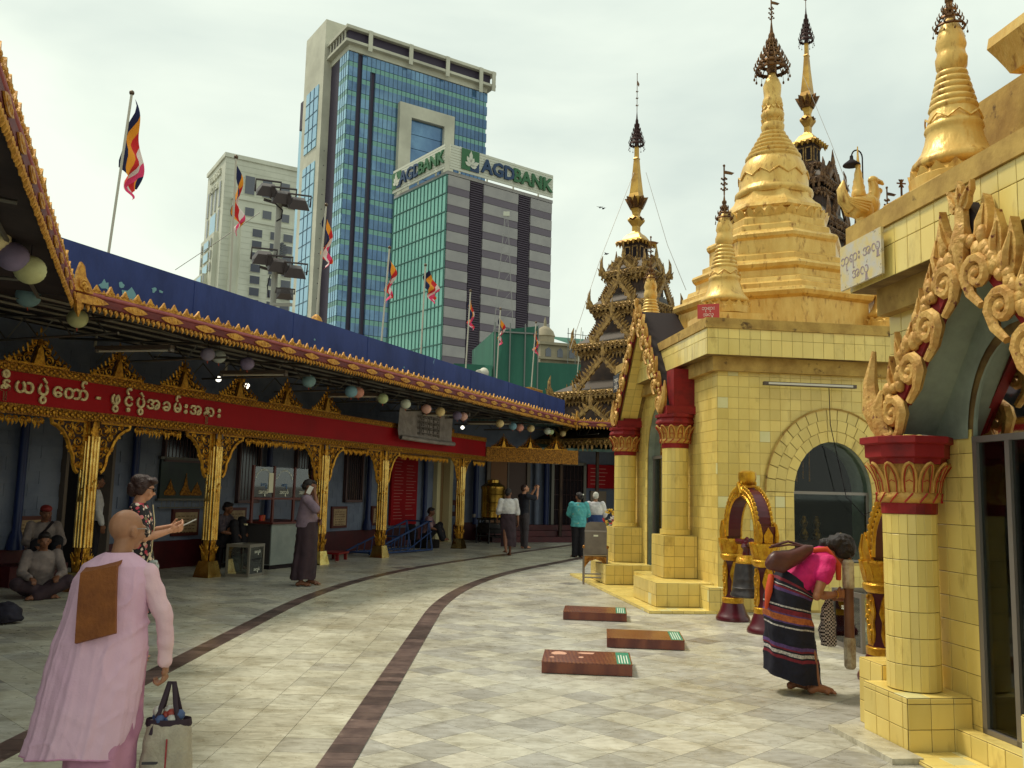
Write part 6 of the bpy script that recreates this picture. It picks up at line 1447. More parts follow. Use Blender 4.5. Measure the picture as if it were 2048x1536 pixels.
# wires and birds in the sky
tag(MB().tube([at(1268,345,30),at(1200,520,28),at(1140,700,26)], .008, 4).build('guy_wire', m_steel), 'thin guy wire left of the gilded tiered spire', 'wire')
tag(MB().tube([at(1292,345,30),at(1335,490,24),at(1372,580,20)], .008, 4).build('guy_wire', m_steel), 'thin guy wire right of the gilded tiered spire', 'wire')
tag(MB().tube([at(1606,150,26.5),at(1660,280,20),at(1700,385,14)], .008, 4).build('guy_wire', m_steel), 'thin guy wire from the dark tiered spire to the goose statue', 'wire')
tag(MB().tube([at(350,540,29),at(440,480,29.5),at(520,425,30)], .012, 4).build('guy_wire', m_steel), 'thin wire from the floodlight mast down left', 'wire')
for i, (px, py) in enumerate(((1200,415),(1207,417),(1213,508))):
    k = MB(); k.add([(-.18,0,.06),(0,.05,0),(.18,0,.07),(0,-.07,.0)], [(0,1,2,3)]); k.tube([(0,-.14,0),(0,0,0),(0,.14,.01)], [.01,.04,.01], 6); tag(k.build('bird', m_darkin, None, at(px,py,40), .4*i), ('upper left bird of a pair in the sky left of the tiered spire','right bird of a pair in the sky left of the tiered spire','lower single bird in the sky left of the tiered spire')[i], 'bird')
# ------------------------------------------------------------------ people
def remesh(k, voxel, smooth=3, wr=0, name='body'):
    me = bpy.data.meshes.new(name); me.from_pydata(k.v, [], k.f); o = bpy.data.objects.new(name, me); _tmp.collection.objects.link(o)
    m = o.modifiers.new('r', 'REMESH'); m.mode = 'VOXEL'; m.voxel_size = voxel
    if smooth: m = o.modifiers.new('s', 'SMOOTH'); m.factor = .5; m.iterations = smooth
    vl = _tmp.view_layers[0]; vl.update(); out_ = bpy.data.meshes.new_from_object(o.evaluated_get(vl.depsgraph)); bpy.data.objects.remove(o); bpy.data.meshes.remove(me)
    if wr:
        cn = [(v.co.copy(), v.normal.copy()) for v in out_.vertices]; flat = []
        for p, n_ in cn: flat.extend(p+n_*wr*(noise.noise(Vector((p.x*9,p.y*9,p.z*16)))+.6*noise.noise(Vector((p.x*22+p.z*10,p.y*22,p.z*22)))))
        out_.vertices.foreach_set('co', flat)
    out_.polygons.foreach_set('use_smooth', [True]*len(out_.polygons)); out_.name = name
    return out_
def blob(name, k, mat, parent, voxel=.012, smooth=3, wr=0):
    me = remesh(k, voxel, smooth, wr, name); me.materials.clear(); me.materials.append(mat); return link(name, me, parent)
def loft(k, rings, n=18, mi=None):              # rings: (centre, xvec, yvec)
    V = []
    for c, X, Y in rings:
        for j in range(n): a = 2*PI*j/n; V.append(Vector(c)+Vector(X)*math.cos(a)+Vector(Y)*math.sin(a))
    m = len(rings); k.add(V, [(i*n+j, i*n+(j+1)%n, (i+1)*n+(j+1)%n, (i+1)*n+j) for i in range(m-1) for j in range(n)]+[list(range(n))[::-1], list(range((m-1)*n, m*n))], mi)
def limb(k, pts, rr, n=10):
    k.tube(pts, rr, n); 
    for p, r in zip(pts, rr): k.ball(p, r, n, 6)
def hand(k, wr, d, nrm, side, curl=.5, s=1, thumb=1):
    wr = Vector(wr); d = Vector(d).normalized(); nrm = Vector(nrm); nrm = (nrm-d*nrm.dot(d)).normalized(); sd = d.cross(nrm).normalized()*side
    for t, w_, h_ in ((.01,.024,.018),(.04,.036,.016),(.075,.04,.015)):
        for q in (-1,0,1): k.ball(wr+d*t*s+sd*q*w_*.55*s, .017*s, 8, 6)
    for i, ln in enumerate((.9,1.0,.95,.75)):
        p = wr+d*.085*s+sd*(1.5-i)*.021*s; a = 0; pts = [p]
        for sg in (.042,.026,.02): a += curl*(1 if sg > .04 else 1.1); pts.append(pts[-1]+(d*math.cos(a)+nrm*math.sin(a))*sg*ln*s)
        limb(k, pts, [.0098*s,.0092*s,.0085*s,.0075*s], 7)
    p = wr+d*.025*s+sd*.032*s; q = p+(d*.7+sd*.6+nrm*.35*thumb).normalized()*.036*s; limb(k, [p,q,q+(d*.85+nrm*.5*thumb).normalized()*.03*s], [.0125*s,.0105*s,.009*s], 7)
def foot(k, an, yaw, s=1, toe=0):
    c, sn = math.cos(yaw), math.sin(yaw)
    def P(x, y, z): return Vector((an[0]+(x*c-y*sn)*s, an[1]+(x*sn+y*c)*s, max(an[2]-.07*s,-.0)+z*s))
    limb(k, [P(0,-.045,.03),P(0,0,.05),P(0,.06,.038),P(0,.12,.024)], [.032*s,.036*s,.034*s,.026*s], 8); limb(k, [P(-.025,.08,.02),P(.03,.08,.02)], [.022*s,.022*s], 8)
    for i in range(5): x = -.036+i*.018; limb(k, [P(x,.13,.015),P(x,.165-.006*abs(i-(3.5 if toe else .5)),.012)], [.011*s,.0095*s], 6)
def head(k, c, Rm, s=1, ears=True, nose=.02):
    c = Vector(c)
    def P(x, y, z): return c+Rm @ Vector((x*s,y*s,z*s))
    def B(p, r): 
        mb_ = MB().ball((0,0,0), tuple(q*s for q in r), 14, 10); k.join(mb_, Matrix.Translation(P(*p)) @ Rm.to_4x4())
    B((0,-.012,.02),(.074,.092,.088)); B((0,.025,-.035),(.056,.062,.062)); B((0,.05,-.078),(.034,.032,.026)); B((0,.07,.0),(.05,.022,.04))
    B((0,.09,-.02),(.011,.016,.022)); B((0,.1,-.032),(.014,nose,.012)); B((0,.083,-.058),(.022,.012,.01)); B((.036,.064,-.03),(.024,.02,.024)); B((-.036,.064,-.03),(.024,.02,.024))
    B((.03,.078,.022),(.024,.01,.008)); B((-.03,.078,.022),(.024,.01,.008))
    if ears:
        for sx in (-1,1): B((sx*.076,-.005,-.012),(.01,.022,.032)); B((sx*.082,-.012,-.002),(.008,.018,.022))
    return P
SK = lambda n_, c: M('skin_'+n_, c, .5, c2=tuple(x*.82 for x in c[:3])+(1,), ns=14, spec=.35)
skA = SK('tan', C(150,104,76)); skB = SK('fair', C(196,140,110)); skC = SK('brown', C(128,84,62))
m_hair = M('black_hair', C(24,18,20), .55, c2=C(40,28,28), ns=30, bump=.5, bs=90); m_eye = M('eye_dark', C(24,18,18), .2)
def rotm(yaw=0, pitch=0, roll=0): return (Matrix.Rotation(yaw,3,'Z') @ Matrix.Rotation(pitch,3,'X') @ Matrix.Rotation(roll,3,'Y'))
def skinbody(J, s=1, belly=0):
    """One continuous body. J: pel, chest, neck, head, hr (rotation), arms [(shoulder, elbow, wrist, fdir, pnorm, curl)], legs [(hip, knee, ankle, yaw)]."""
    k = MB(); X = Vector((1,0,0)); pel, ch_, nk, hd = (Vector(J[q]) for q in ('pel','chest','neck','head'))
    fw = lambda a, b: X.cross((b-a).normalized())*-1
    f1 = fw(pel, ch_); f2 = fw(ch_, nk); mid = pel.lerp(ch_, .5)
    loft(k, [(pel-(ch_-pel)*.25, X*.1*s, f1*.08*s),(pel, X*.155*s, f1*.105*s),(mid, X*.13*s, f1*(.095+belly)*s),(ch_, X*.155*s, f1*.105*s),(ch_.lerp(nk,.55), X*.165*s, f2*.085*s),(ch_.lerp(nk,.85), X*.11*s, f2*.06*s),(nk, X*.055*s, f2*.055*s)], 18)
    limb(k, [ch_.lerp(nk,.8), nk, hd-(hd-nk)*.35], [.06*s,.052*s,.05*s], 12)
    P = head(k, hd, J['hr'], s*.98)
    for i, (sh, el, wr, fd, pn, cu) in enumerate(J['arms']):
        limb(k, [sh, Vector(sh).lerp(Vector(el),.5), el, Vector(el).lerp(Vector(wr),.35), wr], [.052*s,.045*s,.036*s,.038*s,.024*s], 10); hand(k, wr, fd, pn, 1 if i else -1, cu, s*.95)
    for hp, kn, an, yaw in J['legs']:
        limb(k, [hp, Vector(hp).lerp(Vector(kn),.5), kn, Vector(kn).lerp(Vector(an),.3), an], [.085*s,.07*s,.05*s,.052*s,.032*s], 10); foot(k, an, yaw, s, 0)
    return k, P
def toptorso(J, s, low=.3, grow=.016, sleeve='short', belly=0):
    k = MB(); X = Vector((1,0,0)); pel, ch_, nk = (Vector(J[q]) for q in ('pel','chest','neck')); f1 = X.cross((ch_-pel).normalized())*-1; f2 = X.cross((nk-ch_).normalized())*-1; g = grow
    d = (ch_-pel)
    loft(k, [(pel-d*low, X*(.165*s+g), f1*(.12*s+g)),(pel, X*(.16*s+g), f1*(.112*s+g+belly*.6)),(pel.lerp(ch_,.5)+f1*belly*.3, X*(.145*s+g), f1*(.105*s+g+belly)),(ch_, X*(.16*s+g), f1*(.112*s+g)),(ch_.lerp(nk,.55), X*(.168*s+g), f2*(.09*s+g)),(ch_.lerp(nk,.86), X*(.115*s+g), f2*(.066*s+g)),(ch_.lerp(nk,1.0), X*(.06*s+g*.7), f2*(.056*s+g*.7))], 22)
    for sh, el, wr, *_ in J['arms']:
        sh, el, wr = Vector(sh), Vector(el), Vector(wr)
        if sleeve == 'cap': limb(k, [sh, sh.lerp(el,.22), sh.lerp(el,.42)], [.062*s+g*.6,.06*s+g*.7,.058*s+g], 12)
        elif sleeve == 'short': limb(k, [sh, sh.lerp(el,.5), sh.lerp(el,.78)], [.062*s+g*.6,.058*s+g*.8,.058*s+g], 12)
        elif sleeve == 'long': limb(k, [sh, sh.lerp(el,.5), el, el.lerp(wr,.5), el.lerp(wr,.92)], [.06*s+g*.6,.054*s+g*.7,.046*s+g*.8,.044*s+g*.7,.034*s+g*.7], 12)
        elif sleeve == 'half': limb(k, [sh, sh.lerp(el,.5), el, el.lerp(wr,.25)], [.062*s+g*.6,.056*s+g*.7,.05*s+g,.047*s+g], 12)
    return k
def skirt(rings, mats, name, parent, n=72, folds=((5,.03,.4),(9,.018,1.7),(3,.03,2.2)), stripes=None, sub=5, closed=False, wr=.006, tilt=0, tt=0):
    """rings (z, cx, cy, rx, ry) from the top down; folds deepen towards the hem."""
    R_ = []
    for (a, b) in zip(rings, rings[1:]):
        for q in range(sub): t = q/sub; R_.append([a[i]+(b[i]-a[i])*t for i in range(5)])
    R_.append(list(rings[-1])); k = MB(); V = []; m = len(R_)
    for i, (z, cx, cy, rx, ry) in enumerate(R_):
        T_ = i/(m-1)
        for j in range(n):
            a = 2*PI*j/n; f_ = 1
            for fr, am, ph in folds: f_ += am*(.15+.85*T_**1.2)*math.sin(fr*a+ph+1.2*T_*math.sin(a*2+ph))
            x = cx+rx*f_*math.cos(a); y = cy+ry*f_*math.sin(a); w2 = wr*(noise.noise(Vector((x*11,y*11,z*9)))*1.4+2.2*(1-abs(noise.noise(Vector((x*7+z*5,y*7+2,z*3.5-x*4)))))**5-.6)
            V.append((x+w2*math.cos(a), y+w2*math.sin(a), z+.012*math.sin(3*a+1)*T_+tilt*T_*T_*max(0,-math.sin(a))-tt*(1-T_)**2*math.sin(a)))
    k.add(V, [(i*n+j, i*n+(j+1)%n, (i+1)*n+(j+1)%n, (i+1)*n+j)[::-1] for i in range(m-1) for j in range(n)])
    if stripes: k.m = [stripes(i/(m-1)) for i in range(m-1) for j in range(n)]
    return k.build(name, mats, parent, smooth=180)
def hairblob(P, J, parts, parent, mat=None, voxel=.009, curly=0, seed=1, s=1):
    k = MB(); Rm = J['hr'].to_4x4(); rd = random.Random(seed)
    for p, r in parts:
        k.join(MB().ball((0,0,0), tuple(q*s for q in r), 14, 10), Matrix.Translation(P(*p)) @ Rm)
    for i in range(curly):
        p, r = rd.choice(parts); a, b = rd.uniform(0,2*PI), rd.uniform(-.4,1.3); q = (p[0]+r[0]*math.cos(a)*math.cos(b)*.97, p[1]+r[1]*math.sin(a)*math.cos(b)*.97, p[2]+r[2]*math.sin(b)*.97)
        if q[1] > .06 and q[2] < .05: continue
        k.ball(P(*q), .017*s, 7, 5)
    return blob('hair', k, mat or m_hair, parent, voxel, 1 if curly else 3, .004)
SHORT = [((0,-.02,.038),(.08,.092,.084)),((0,-.06,.0),(.074,.062,.07)),((0,.04,.075),(.06,.05,.034)),((.07,-.01,.03),(.012,.03,.035)),((-.07,-.01,.03),(.012,.03,.035))]
def eyes(P, parent):
    for sx in (-1,1): MB().ball(P(sx*.03,.0815,.004), (.012,.007,.006), 8, 6).build('eye', m_eye, parent, smooth=60)
def person(label, loc, rz, J, skin, s=1, voxel=.011, belly=0, wr=0, face=True):
    r = thing('person', label, 'person', loc, rz); k, P = skinbody(J, s, belly); b = blob('body', k, skin, r, voxel, 3)
    if face: eyes(P, r)
    return r, P
def standJ(h=1.62, arms=None, legs=None, hr=None, lean=0, hd=None):
    s = h/1.62
    def V(x, y, z): return Vector((x*s, y*s+lean*(z-.85), z*s))
    J = dict(pel=V(0,0,.88), chest=V(0,.0,1.15), neck=V(0,-.01,1.37), head=V(0,.02,1.5), hr=hr or rotm())
    L_ = arms or [((-.235,.02,1.08),(-.24,.1,.83),(0,.15,-1),(1,0,0),.3),((.235,.02,1.08),(.24,.1,.83),(0,.15,-1),(-1,0,0),.3)]
    J['arms'] = [(V(-.175 if i == 0 else .175,-.01,1.31), V(*a[0]), V(*a[1]), a[2], a[3], a[4]) for i, a in enumerate(L_)]
    L2 = legs or [(-.09,0,.0),(.09,0,.0)]
    J['legs'] = [(V(-.085 if i == 0 else .085,0,.84), V(l[0]*.95,l[1]*.5+.015,.47), Vector((l[0]*s, l[1]*s, .07*s+(l[3] if len(l) > 3 else 0))), l[2]) for i, l in enumerate(L2)]
    return J, s

# nun in pink robes walking away
m_pinkr = M('pink_robe', C(216,178,198), .8, c2=C(208,166,190), ns=2, bump=.12, bs=120); m_pink2 = M('pink_sleeve', C(220,186,192), .75, c2=C(212,174,186), ns=4, bump=.12, bs=120)
J, s = standJ(1.44, arms=[((-.2,.03,1.05),(-.16,.16,.86),(.2,.6,-.6),(1,0,0),.6),((.245,-.01,1.05),(.255,.04,.8),(0,.1,-1),(-1,0,0),.95)], legs=[(-.08,.12,0),(.05,-.12,.1)], hr=rotm(R(-38),R(-4)))
J['arms'] = [(Vector((q[0].x*.84, q[0].y, q[0].z-.035)),)+q[1:] for q in J['arms']]; J['head'] = Vector((.01,.03,1.325)); J['neck'] = Vector((0,-.005,1.2))
nun, P = person('shaven headed nun in pink robes walking away with a bag, seen from behind', (-1.805,4.2,.005), R(4), J, SK('nun', C(158,112,84)), s, .0065)
k = toptorso(J, s*.9, .2, .006, 'long'); blob('blouse', k, m_pink2, nun, .006, 3, .009)
Rg = [(1.225,-.005,-.01,.062,.06),(1.2,-.008,-.012,.11,.078),(1.165,-.01,-.012,.158,.098),(1.1,-.018,-.012,.186,.115),(1.02,-.03,-.012,.187,.13),(.93,-.04,-.012,.19,.14),(.82,-.05,-.015,.215,.15),(.68,-.062,-.018,.225,.16),(.53,-.08,-.02,.23,.165),(.41,-.1,-.02,.232,.165),(.335,-.115,-.02,.234,.165)]
def robe(rings, n=200, sub=10):
    R_ = []
    for (p, q) in zip(rings, rings[1:]):
        for i in range(sub): t = i/sub; t = t*t*(3-2*t)*.3+t*.7; R_.append([p[j]+(q[j]-p[j])*t for j in range(5)])
    R_.append(list(rings[-1])); m = len(R_); V = []
    for i, (z, cx, cy, rx, ry) in enumerate(R_):
        T_ = i/(m-1)
        for j in range(n):
            a = 2*PI*j/n; lf = .5-.5*math.cos(a)            # 1 on her left side, where the cape hangs free
            wv_ = noise.noise(Vector((math.cos(a)*2, math.sin(a)*2, z*1.5)))
            pl = (1-abs(math.sin(5.5*a+.8*wv_+.5)))**2.2*.115*T_**1.1*(.25+.75*lf)+(1-abs(math.sin(11*a+1.5*wv_)))**3*.04*T_*(.3+.7*lf)
            x = cx+rx*(.94+pl)*math.cos(a); y = cy+ry*(.94+pl)*math.sin(a)
            wb = 1.4*noise.noise(Vector((x*5,y*5,z*4)))
            dg = (1-abs(math.sin((x*.8-z*.62)*26+wb*2.2)))**7*(1-lf)**.5*max(0, math.sin(PI*min(1,max(0,(1.2-z)/.6))))
            dg2 = (1-abs(math.sin((x*.5+z*.85)*19+wb*3+1)))**9*.8*T_
            sm = .004*noise.noise(Vector((x*24,y*24,z*18)))
            e = .011*dg+.008*dg2+sm
            V.append((x+e*math.cos(a), y+e*math.sin(a), z+.01*math.sin(3*a)*T_))
    k = MB(); k.add(V, [(i*n+j, i*n+(j+1)%n, (i+1)*n+(j+1)%n, (i+1)*n+j)[::-1] for i in range(m-1) for j in range(n)])
    hemz = (m-1)*n
    return k
robe(Rg).build('robe', m_pinkr, nun, smooth=180)
k = MB(); last = robe(Rg); pts = last.v[-200:]; k.tube(pts+pts[:1], .004, 5); k.build('robe_hem', M('pink_hem', C(190,136,166), .8), nun, smooth=180)
skirt([(.82,.0,.0,.15,.125),(.5,-.01,.0,.15,.13),(.33,-.02,.0,.15,.13),(.06,-.03,.01,.14,.13)], M('pink_under', C(190,134,160), .75, c2=C(168,112,142), ns=8), 'underskirt', nun, 60, ((6,.05,1),(11,.03,.5)))
k = MB(); V = []                                   # folded brown sash over the left shoulder
for i in range(15):
    t = i/14
    if t < .3: y, z = .1-.36*t, 1.1+.1*math.sin(t/.3*1.5); 
    else: y, z = -.1-.075*((t-.3)/.7)**.6, 1.19-.31*(t-.3)/.7
    x = -.045+.045*(t-.3)*(t > .3); hw = .078+.01*t
    V.append([(x-hw, y-.03+.012*(1 if t > .3 else 0), z-.02-.02*t), (x+hw, y-.035, z+.01)])
n = len(V); vv = [p for q in V for p in q]; k.add(vv+[(x, y+.022 if i > 8 else y+.012, z-.006) for i, (x, y, z) in enumerate(vv)], [(2*i,2*i+1,2*i+3,2*i+2) for i in range(n-1)]+[(2*i+1+2*n,2*i+2*n,2*i+2+2*n,2*i+3+2*n) for i in range(n-1)]+[(2*i,2*i+2,2*i+2+2*n,2*i+2*n) for i in range(n-1)]+[(2*i+3,2*i+1,2*i+1+2*n,2*i+3+2*n) for i in range(n-1)]+[(0,1,1+2*n,2*n),(2*n-1,2*n-2,4*n-2,4*n-1)])
k.build('sash', M('brown_sash', C(134,78,34), .8, c2=C(108,58,26), ns=6, bump=.3, bs=60), nun)
k = MB(); 
for sx in (-1,1): k.tube([P(sx*.078,-.02,.006),P(sx*.072,.05,.012),P(sx*.055,.093,.01)], .0022, 5); k.tube([P(sx*.03+.022*math.cos(a),.097,.004+.017*math.sin(a)) for a in [q*PI/6 for q in range(13)]], .002, 4)
k.build('glasses', m_alu, nun)
# her shopping bag
bg_ = thing('shopping_bag', 'pale woven shopping bag with dark handles carried by the nun', 'bag', Vector((-1.805+.255+.0,4.2+.04+.02,.14)), R(8))
m_sack = M('woven_sack', C(176,166,146), .7, c2=C(150,140,124), ns=8, bump=.3, bs=90)
k = MB(); loft(k, [((0,0,.0),(.13,0,0),(0,.07,0)),((0,0,.02),(.15,0,0),(0,.085,0)),((0,0,.15),(.15,0,0),(0,.1,0)),((0,0,.27),(.135,0,0),(0,.09,0)),((.0,0,.34),(.125,0,0),(0,.06,0))], 20)
sk_ = remesh(k, .012, 2, .008, 'sack'); sk_.materials.clear(); sk_.materials.append(m_sack); link('sack', sk_, bg_, scale=(.78,.8,.95))
k = MB(); m_strap = M('strap_dark', C(48,32,44), .7)
for y in (-.045,.05):
    k.tube([(-.065,y,.27),(-.03,y*.6,.4),(-.008,0,.495),(.012,0,.495),(.03,y*.6,.4),(.065,y,.26)], .011, 6, flat=.5)
k.build('handle', m_strap, bg_, smooth=60); MB().lathe([(.1,.3),(.105,.31),(.1,.335),(.095,.31)], 18, sx=1, sy=.5, cap=False).build('rim', m_strap, bg_, smooth=60)
rd = random.Random(8); k = MB(); cs = []
for i in range(12): k.ball((rd.uniform(-.06,.05),rd.uniform(-.03,.03),.32+rd.random()*.05), (.025,.022,.025), 7, 5, i % 3)
k.build('contents', [M('wrap_red', C(150,60,50), .4), M('plastic_clear', C(180,176,168), .2), M('wrap_blue', C(60,80,120), .4)], bg_, smooth=60)
k = MB()
for tx_z in (.15,.12,.09): k.box((-.09,-.077,tx_z),(-.02,-.074,tx_z+.012))
k.build('print', M('ink_black', C(60,56,60), .7), bg_); lettering('CA 25', .035, M('ink_black', C(60,56,60)), bg_, (.06,-.079,.09), 0, .001); MB().box((.01,-.082,.02),(.016,-.076,.26)).build('red_seam', M('seam_red', C(150,50,56), .7), bg_)

# woman in floral dress looking at her phone
def floral():
    m = M('floral_print', C(22,18,24), .7, c2=C(30,24,30)); t = m.node_tree; b = t.nodes['Principled BSDF']; N = t.nodes.new; l = t.links.new
    g = N('ShaderNodeNewGeometry'); v = N('ShaderNodeTexVoronoi'); v.inputs['Scale'].default_value = 24; l(g.outputs['Position'], v.inputs['Vector'])
    nz = N('ShaderNodeTexNoise'); nz.inputs['Scale'].default_value = 60; l(g.outputs['Position'], nz.inputs['Vector']); ad = N('ShaderNodeMath'); ad.operation = 'MULTIPLY_ADD'; ad.inputs[1].default_value = .35; l(nz.outputs['Fac'], ad.inputs[0]); l(v.outputs['Distance'], ad.inputs[2])
    r = N('ShaderNodeValToRGB'); e = r.color_ramp.elements; e[0].position = .0; e[0].color = (1,1,1,1); e[1].position = .62; e[1].color = (0,0,0,1); r.color_ramp.interpolation = 'CONSTANT'; l(ad.outputs[0], r.inputs[0])
    c = N('ShaderNodeValToRGB'); c.color_ramp.interpolation = 'CONSTANT'; e = c.color_ramp.elements; e[0].color = C(214,190,170); e[1].position = .35; e[1].color = C(206,120,120); 
    for p, q in ((.55,C(196,64,84)),(.75,C(226,206,190)),(.9,C(120,110,80))): x = e.new(p); x.color = q
    sp_ = N('ShaderNodeSeparateColor'); l(v.outputs['Color'], sp_.inputs[0]); l(sp_.outputs[0], c.inputs[0])
    mx_ = N('ShaderNodeMixRGB'); l(r.outputs[0], mx_.inputs[0]); mx_.inputs[1].default_value = C(22,18,24); l(c.outputs[0], mx_.inputs[2])
    for q in list(b.inputs['Base Color'].links): t.links.remove(q)
    l(mx_.outputs[0], b.inputs['Base Color']); return m
J, s = standJ(1.62, arms=[((-.2,.08,1.1),(-.07,.27,1.16),(.3,1,.25),(1,0,.3),.55),((.21,.07,1.07),(.09,.27,1.13),(-.25,1,.25),(-1,0,.5),.55)], hr=rotm(R(0),R(-12)))
fl_, P = person('woman in black floral dress and sunglasses looking at her phone', (-3.3,8.0,.005), R(-72), J, skB, s, .008)
k = toptorso(J, s, .15, .014, 'short'); dm = floral(); blob('dress_top', k, dm, fl_, .01, 2, .005)
skirt([(.98,0,.0,.15,.12),(.85,0,0,.18,.145),(.6,0,0,.2,.165),(.42,0,0,.22,.18)], dm, 'dress_skirt', fl_)
hairblob(P, J, SHORT+[((0,-.05,.05),(.08,.08,.07)),((0,.05,.08),(.075,.055,.032)),((0,-.08,-.03),(.075,.06,.07)),((.07,-.02,-.01),(.022,.05,.06)),((-.07,-.02,-.01),(.022,.05,.06))], fl_, M('brown_hair', C(52,28,24), .5, bump=.5, bs=80), curly=60)
k = MB(); k.ball(P(.03,.092,.004), (.03*s,.012,.02), 10, 6); k.ball(P(-.03,.092,.004), (.03,.012,.02), 10, 6); k.tube([P(-.078,0,.01),P(-.06,.085,.012),P(.06,.085,.012),P(.078,0,.01)], .004, 5); k.build('sunglasses', M('lens_black', C(16,14,18), .1), fl_, smooth=60)
k = MB().tube([(-.1,.1,1.35),(-.02,.13,1.2),(.12,.13,.95),(.2,.08,.8)], .012, 6, flat=.4); k.build('bag_strap', m_cream, fl_)
W = fl_.matrix_basis
tag(MB().box((-.037,-.07,-.004),(.037,.07,.004)).build('phone', M('phone_white', C(206,202,196), .3), None, W @ Vector((.01,.42,1.2)), R(-72)), 'pale phone held by the woman in floral dress', 'phone').rotation_euler = (R(28),0,R(-72))
k = MB(); loft(k, [((0,0,0),(.09,0,0),(0,.05,0)),((0,0,.15),(.11,0,0),(0,.06,0)),((.02,0,.27),(.07,0,0),(0,.04,0)),((.05,0,.34),(.03,0,0),(0,.03,0))], 14)
o = blob('cloth_bag', k, M('pale_floral', C(170,176,172), .8, c2=C(120,90,90), ns=18, lo=.55, hi=.6), None, .012, 2, .012); o.location = W @ Vector((.24,.12,.55)); tag(o, 'pale flowered cloth bag hanging at the side of the woman with sunglasses', 'bag')

# man on the phone in dark sarong
m_lon = M('dark_longyi', C(62,44,52), .8, c2=C(48,34,42), ns=6, bump=.2, bs=50); m_mauve = M('mauve_shirt', C(132,112,126), .75, c2=C(112,94,110), ns=8, bump=.2, bs=50)
J, s = standJ(1.68, arms=[((-.24,.06,1.07),(-.06,.2,.98),(.9,.3,-.3),(0,-1,0),.4),((.22,.17,1.12),(.1,.1,1.43),(-.2,-.1,1),(-1,.0,.2),.7)], legs=[(-.1,.1,-.1),(.1,-.04,.0)], hr=rotm(0,R(-6)))
pm_, P = person('man in mauve shirt and dark sarong talking on a phone', (-3.23,14.3,.005), R(-78), J, skC, s, .01, .03)
blob('shirt', toptorso(J, s, .0, .016, 'short', .045), m_mauve, pm_, .011, 2, .006)
skirt([(1.0,0,.03,.165,.15),(.9,0,.02,.185,.16),(.6,0,.02,.19,.17),(.3,0,.0,.2,.185),(.1,0,-.01,.21,.19)], m_lon, 'longyi', pm_, 72, ((4,.07,.6),(7,.05,1.9),(11,.02,.3)))
hairblob(P, J, SHORT, pm_)
o = tag(MB().box((-.008,-.035,-.065),(.008,.035,.065)).build('phone', M('phone_white', C(206,202,196)), None, pm_.matrix_basis @ Vector((.118,.03,1.5)), R(-78)), 'white phone at the ear of the man in mauve shirt', 'phone'); o.rotation_euler = (R(-25),0,R(-78))

# man in white shirt walking away, photographer, woman in turquoise, white haired man
m_ws = M('white_shirt', C(212,208,206), .75, c2=C(186,182,186), ns=8, bump=.2, bs=50)
J, s = standJ(1.64, arms=[((-.24,-.04,1.08),(-.24,.12,.86),(0,.3,-1),(1,0,0),.4),((.24,.05,1.08),(.25,-.02,.82),(0,.1,-1),(-1,0,0),.4)], legs=[(-.09,-.28,.1,.09),(.09,.12,0)], hr=rotm(R(-30)))
p_, P = person('man in white shirt and maroon sarong walking away at far end', (-.02,21.9,.005), R(12), J, skC, s, .012, 0, 0, False)
blob('shirt', toptorso(J, s, .15, .018, 'half'), m_ws, p_, .013, 2, .007); skirt([(1.02,0,0,.185,.15),(.85,0,0,.19,.155),(.55,.02,-.03,.185,.17),(.24,.02,-.03,.19,.2)], m_lon, 'longyi', p_, 60, ((4,.06,.2),(7,.04,1))); hairblob(P, J, SHORT, p_, None, .011)
J, s = standJ(1.78, arms=[((-.2,.25,1.26),(-.07,.35,1.5),(.2,.3,1),(.6,0,0),.7),((.2,.25,1.26),(.08,.35,1.5),(-.2,.3,1),(-.6,0,0),.7)], legs=[(-.1,.05,.2),(.1,0,-.2)], hr=rotm(R(-10),R(20)))
p_, P = person('man in dark shirt raising a camera to photograph upward', (.42,25.0,.005), R(-62), J, skB, s, .012)
m_ds = M('dark_shirt', C(36,36,48), .8, c2=C(26,26,36), ns=6); blob('shirt', toptorso(J, s, .2, .016, 'short'), m_ds, p_, .013, 2, .006)
def trousers(J, s, g=.014):
    k = MB(); pel = Vector(J['pel']); loft(k, [(pel+Vector((0,0,.06*s)),(.15*s+g,0,0),(0,.105*s+g,0)),(pel-Vector((0,0,.06*s)),(.16*s+g,0,0),(0,.115*s+g,0)),(pel-Vector((0,0,.14*s)),(.12*s,0,0),(0,.1*s,0))], 16)
    for hp, kn, an, _ in J['legs']: limb(k, [hp, Vector(hp).lerp(Vector(kn),.5), kn, Vector(kn).lerp(Vector(an),.5), Vector(an)+Vector((0,0,-.02))], [.092*s+g,.078*s+g,.062*s+g,.058*s+g,.055*s+g], 12)
    return k
blob('trousers', trousers(J, s), M('grey_trousers', C(70,62,66), .8), p_, .013, 2, .006); hairblob(P, J, SHORT[:2], p_, M('brown_hair', C(52,28,24)), .011)
o = thing('camera_device', 'small dark camera held up by the photographing man', 'camera', p_.matrix_basis @ Vector((0,.44,1.72)), R(-62)); MB().box((-.06,-.03,-.035),(.06,.03,.035)).build('body', m_darkin, o); MB().lathe([(.025,0),(.028,.04),(.022,.045)], 10).tf(Matrix.Rotation(R(-60),4,'X')).build('lens', m_darkin, o)
J, s = standJ(1.58, arms=[((-.25,.06,1.07),(-.14,.24,1.0),(.5,.6,.2),(1,0,0),.5),((.25,.06,1.07),(.14,.24,1.0),(-.5,.6,.2),(-1,0,0),.5)], legs=[(-.09,.02,.5),(.08,.0,.1)], hr=rotm(R(35)))
p_, P = person('woman in turquoise blouse standing near the far porch', (1.72,22.0,.005), R(2), J, skC, s, .012, 0, 0, False)
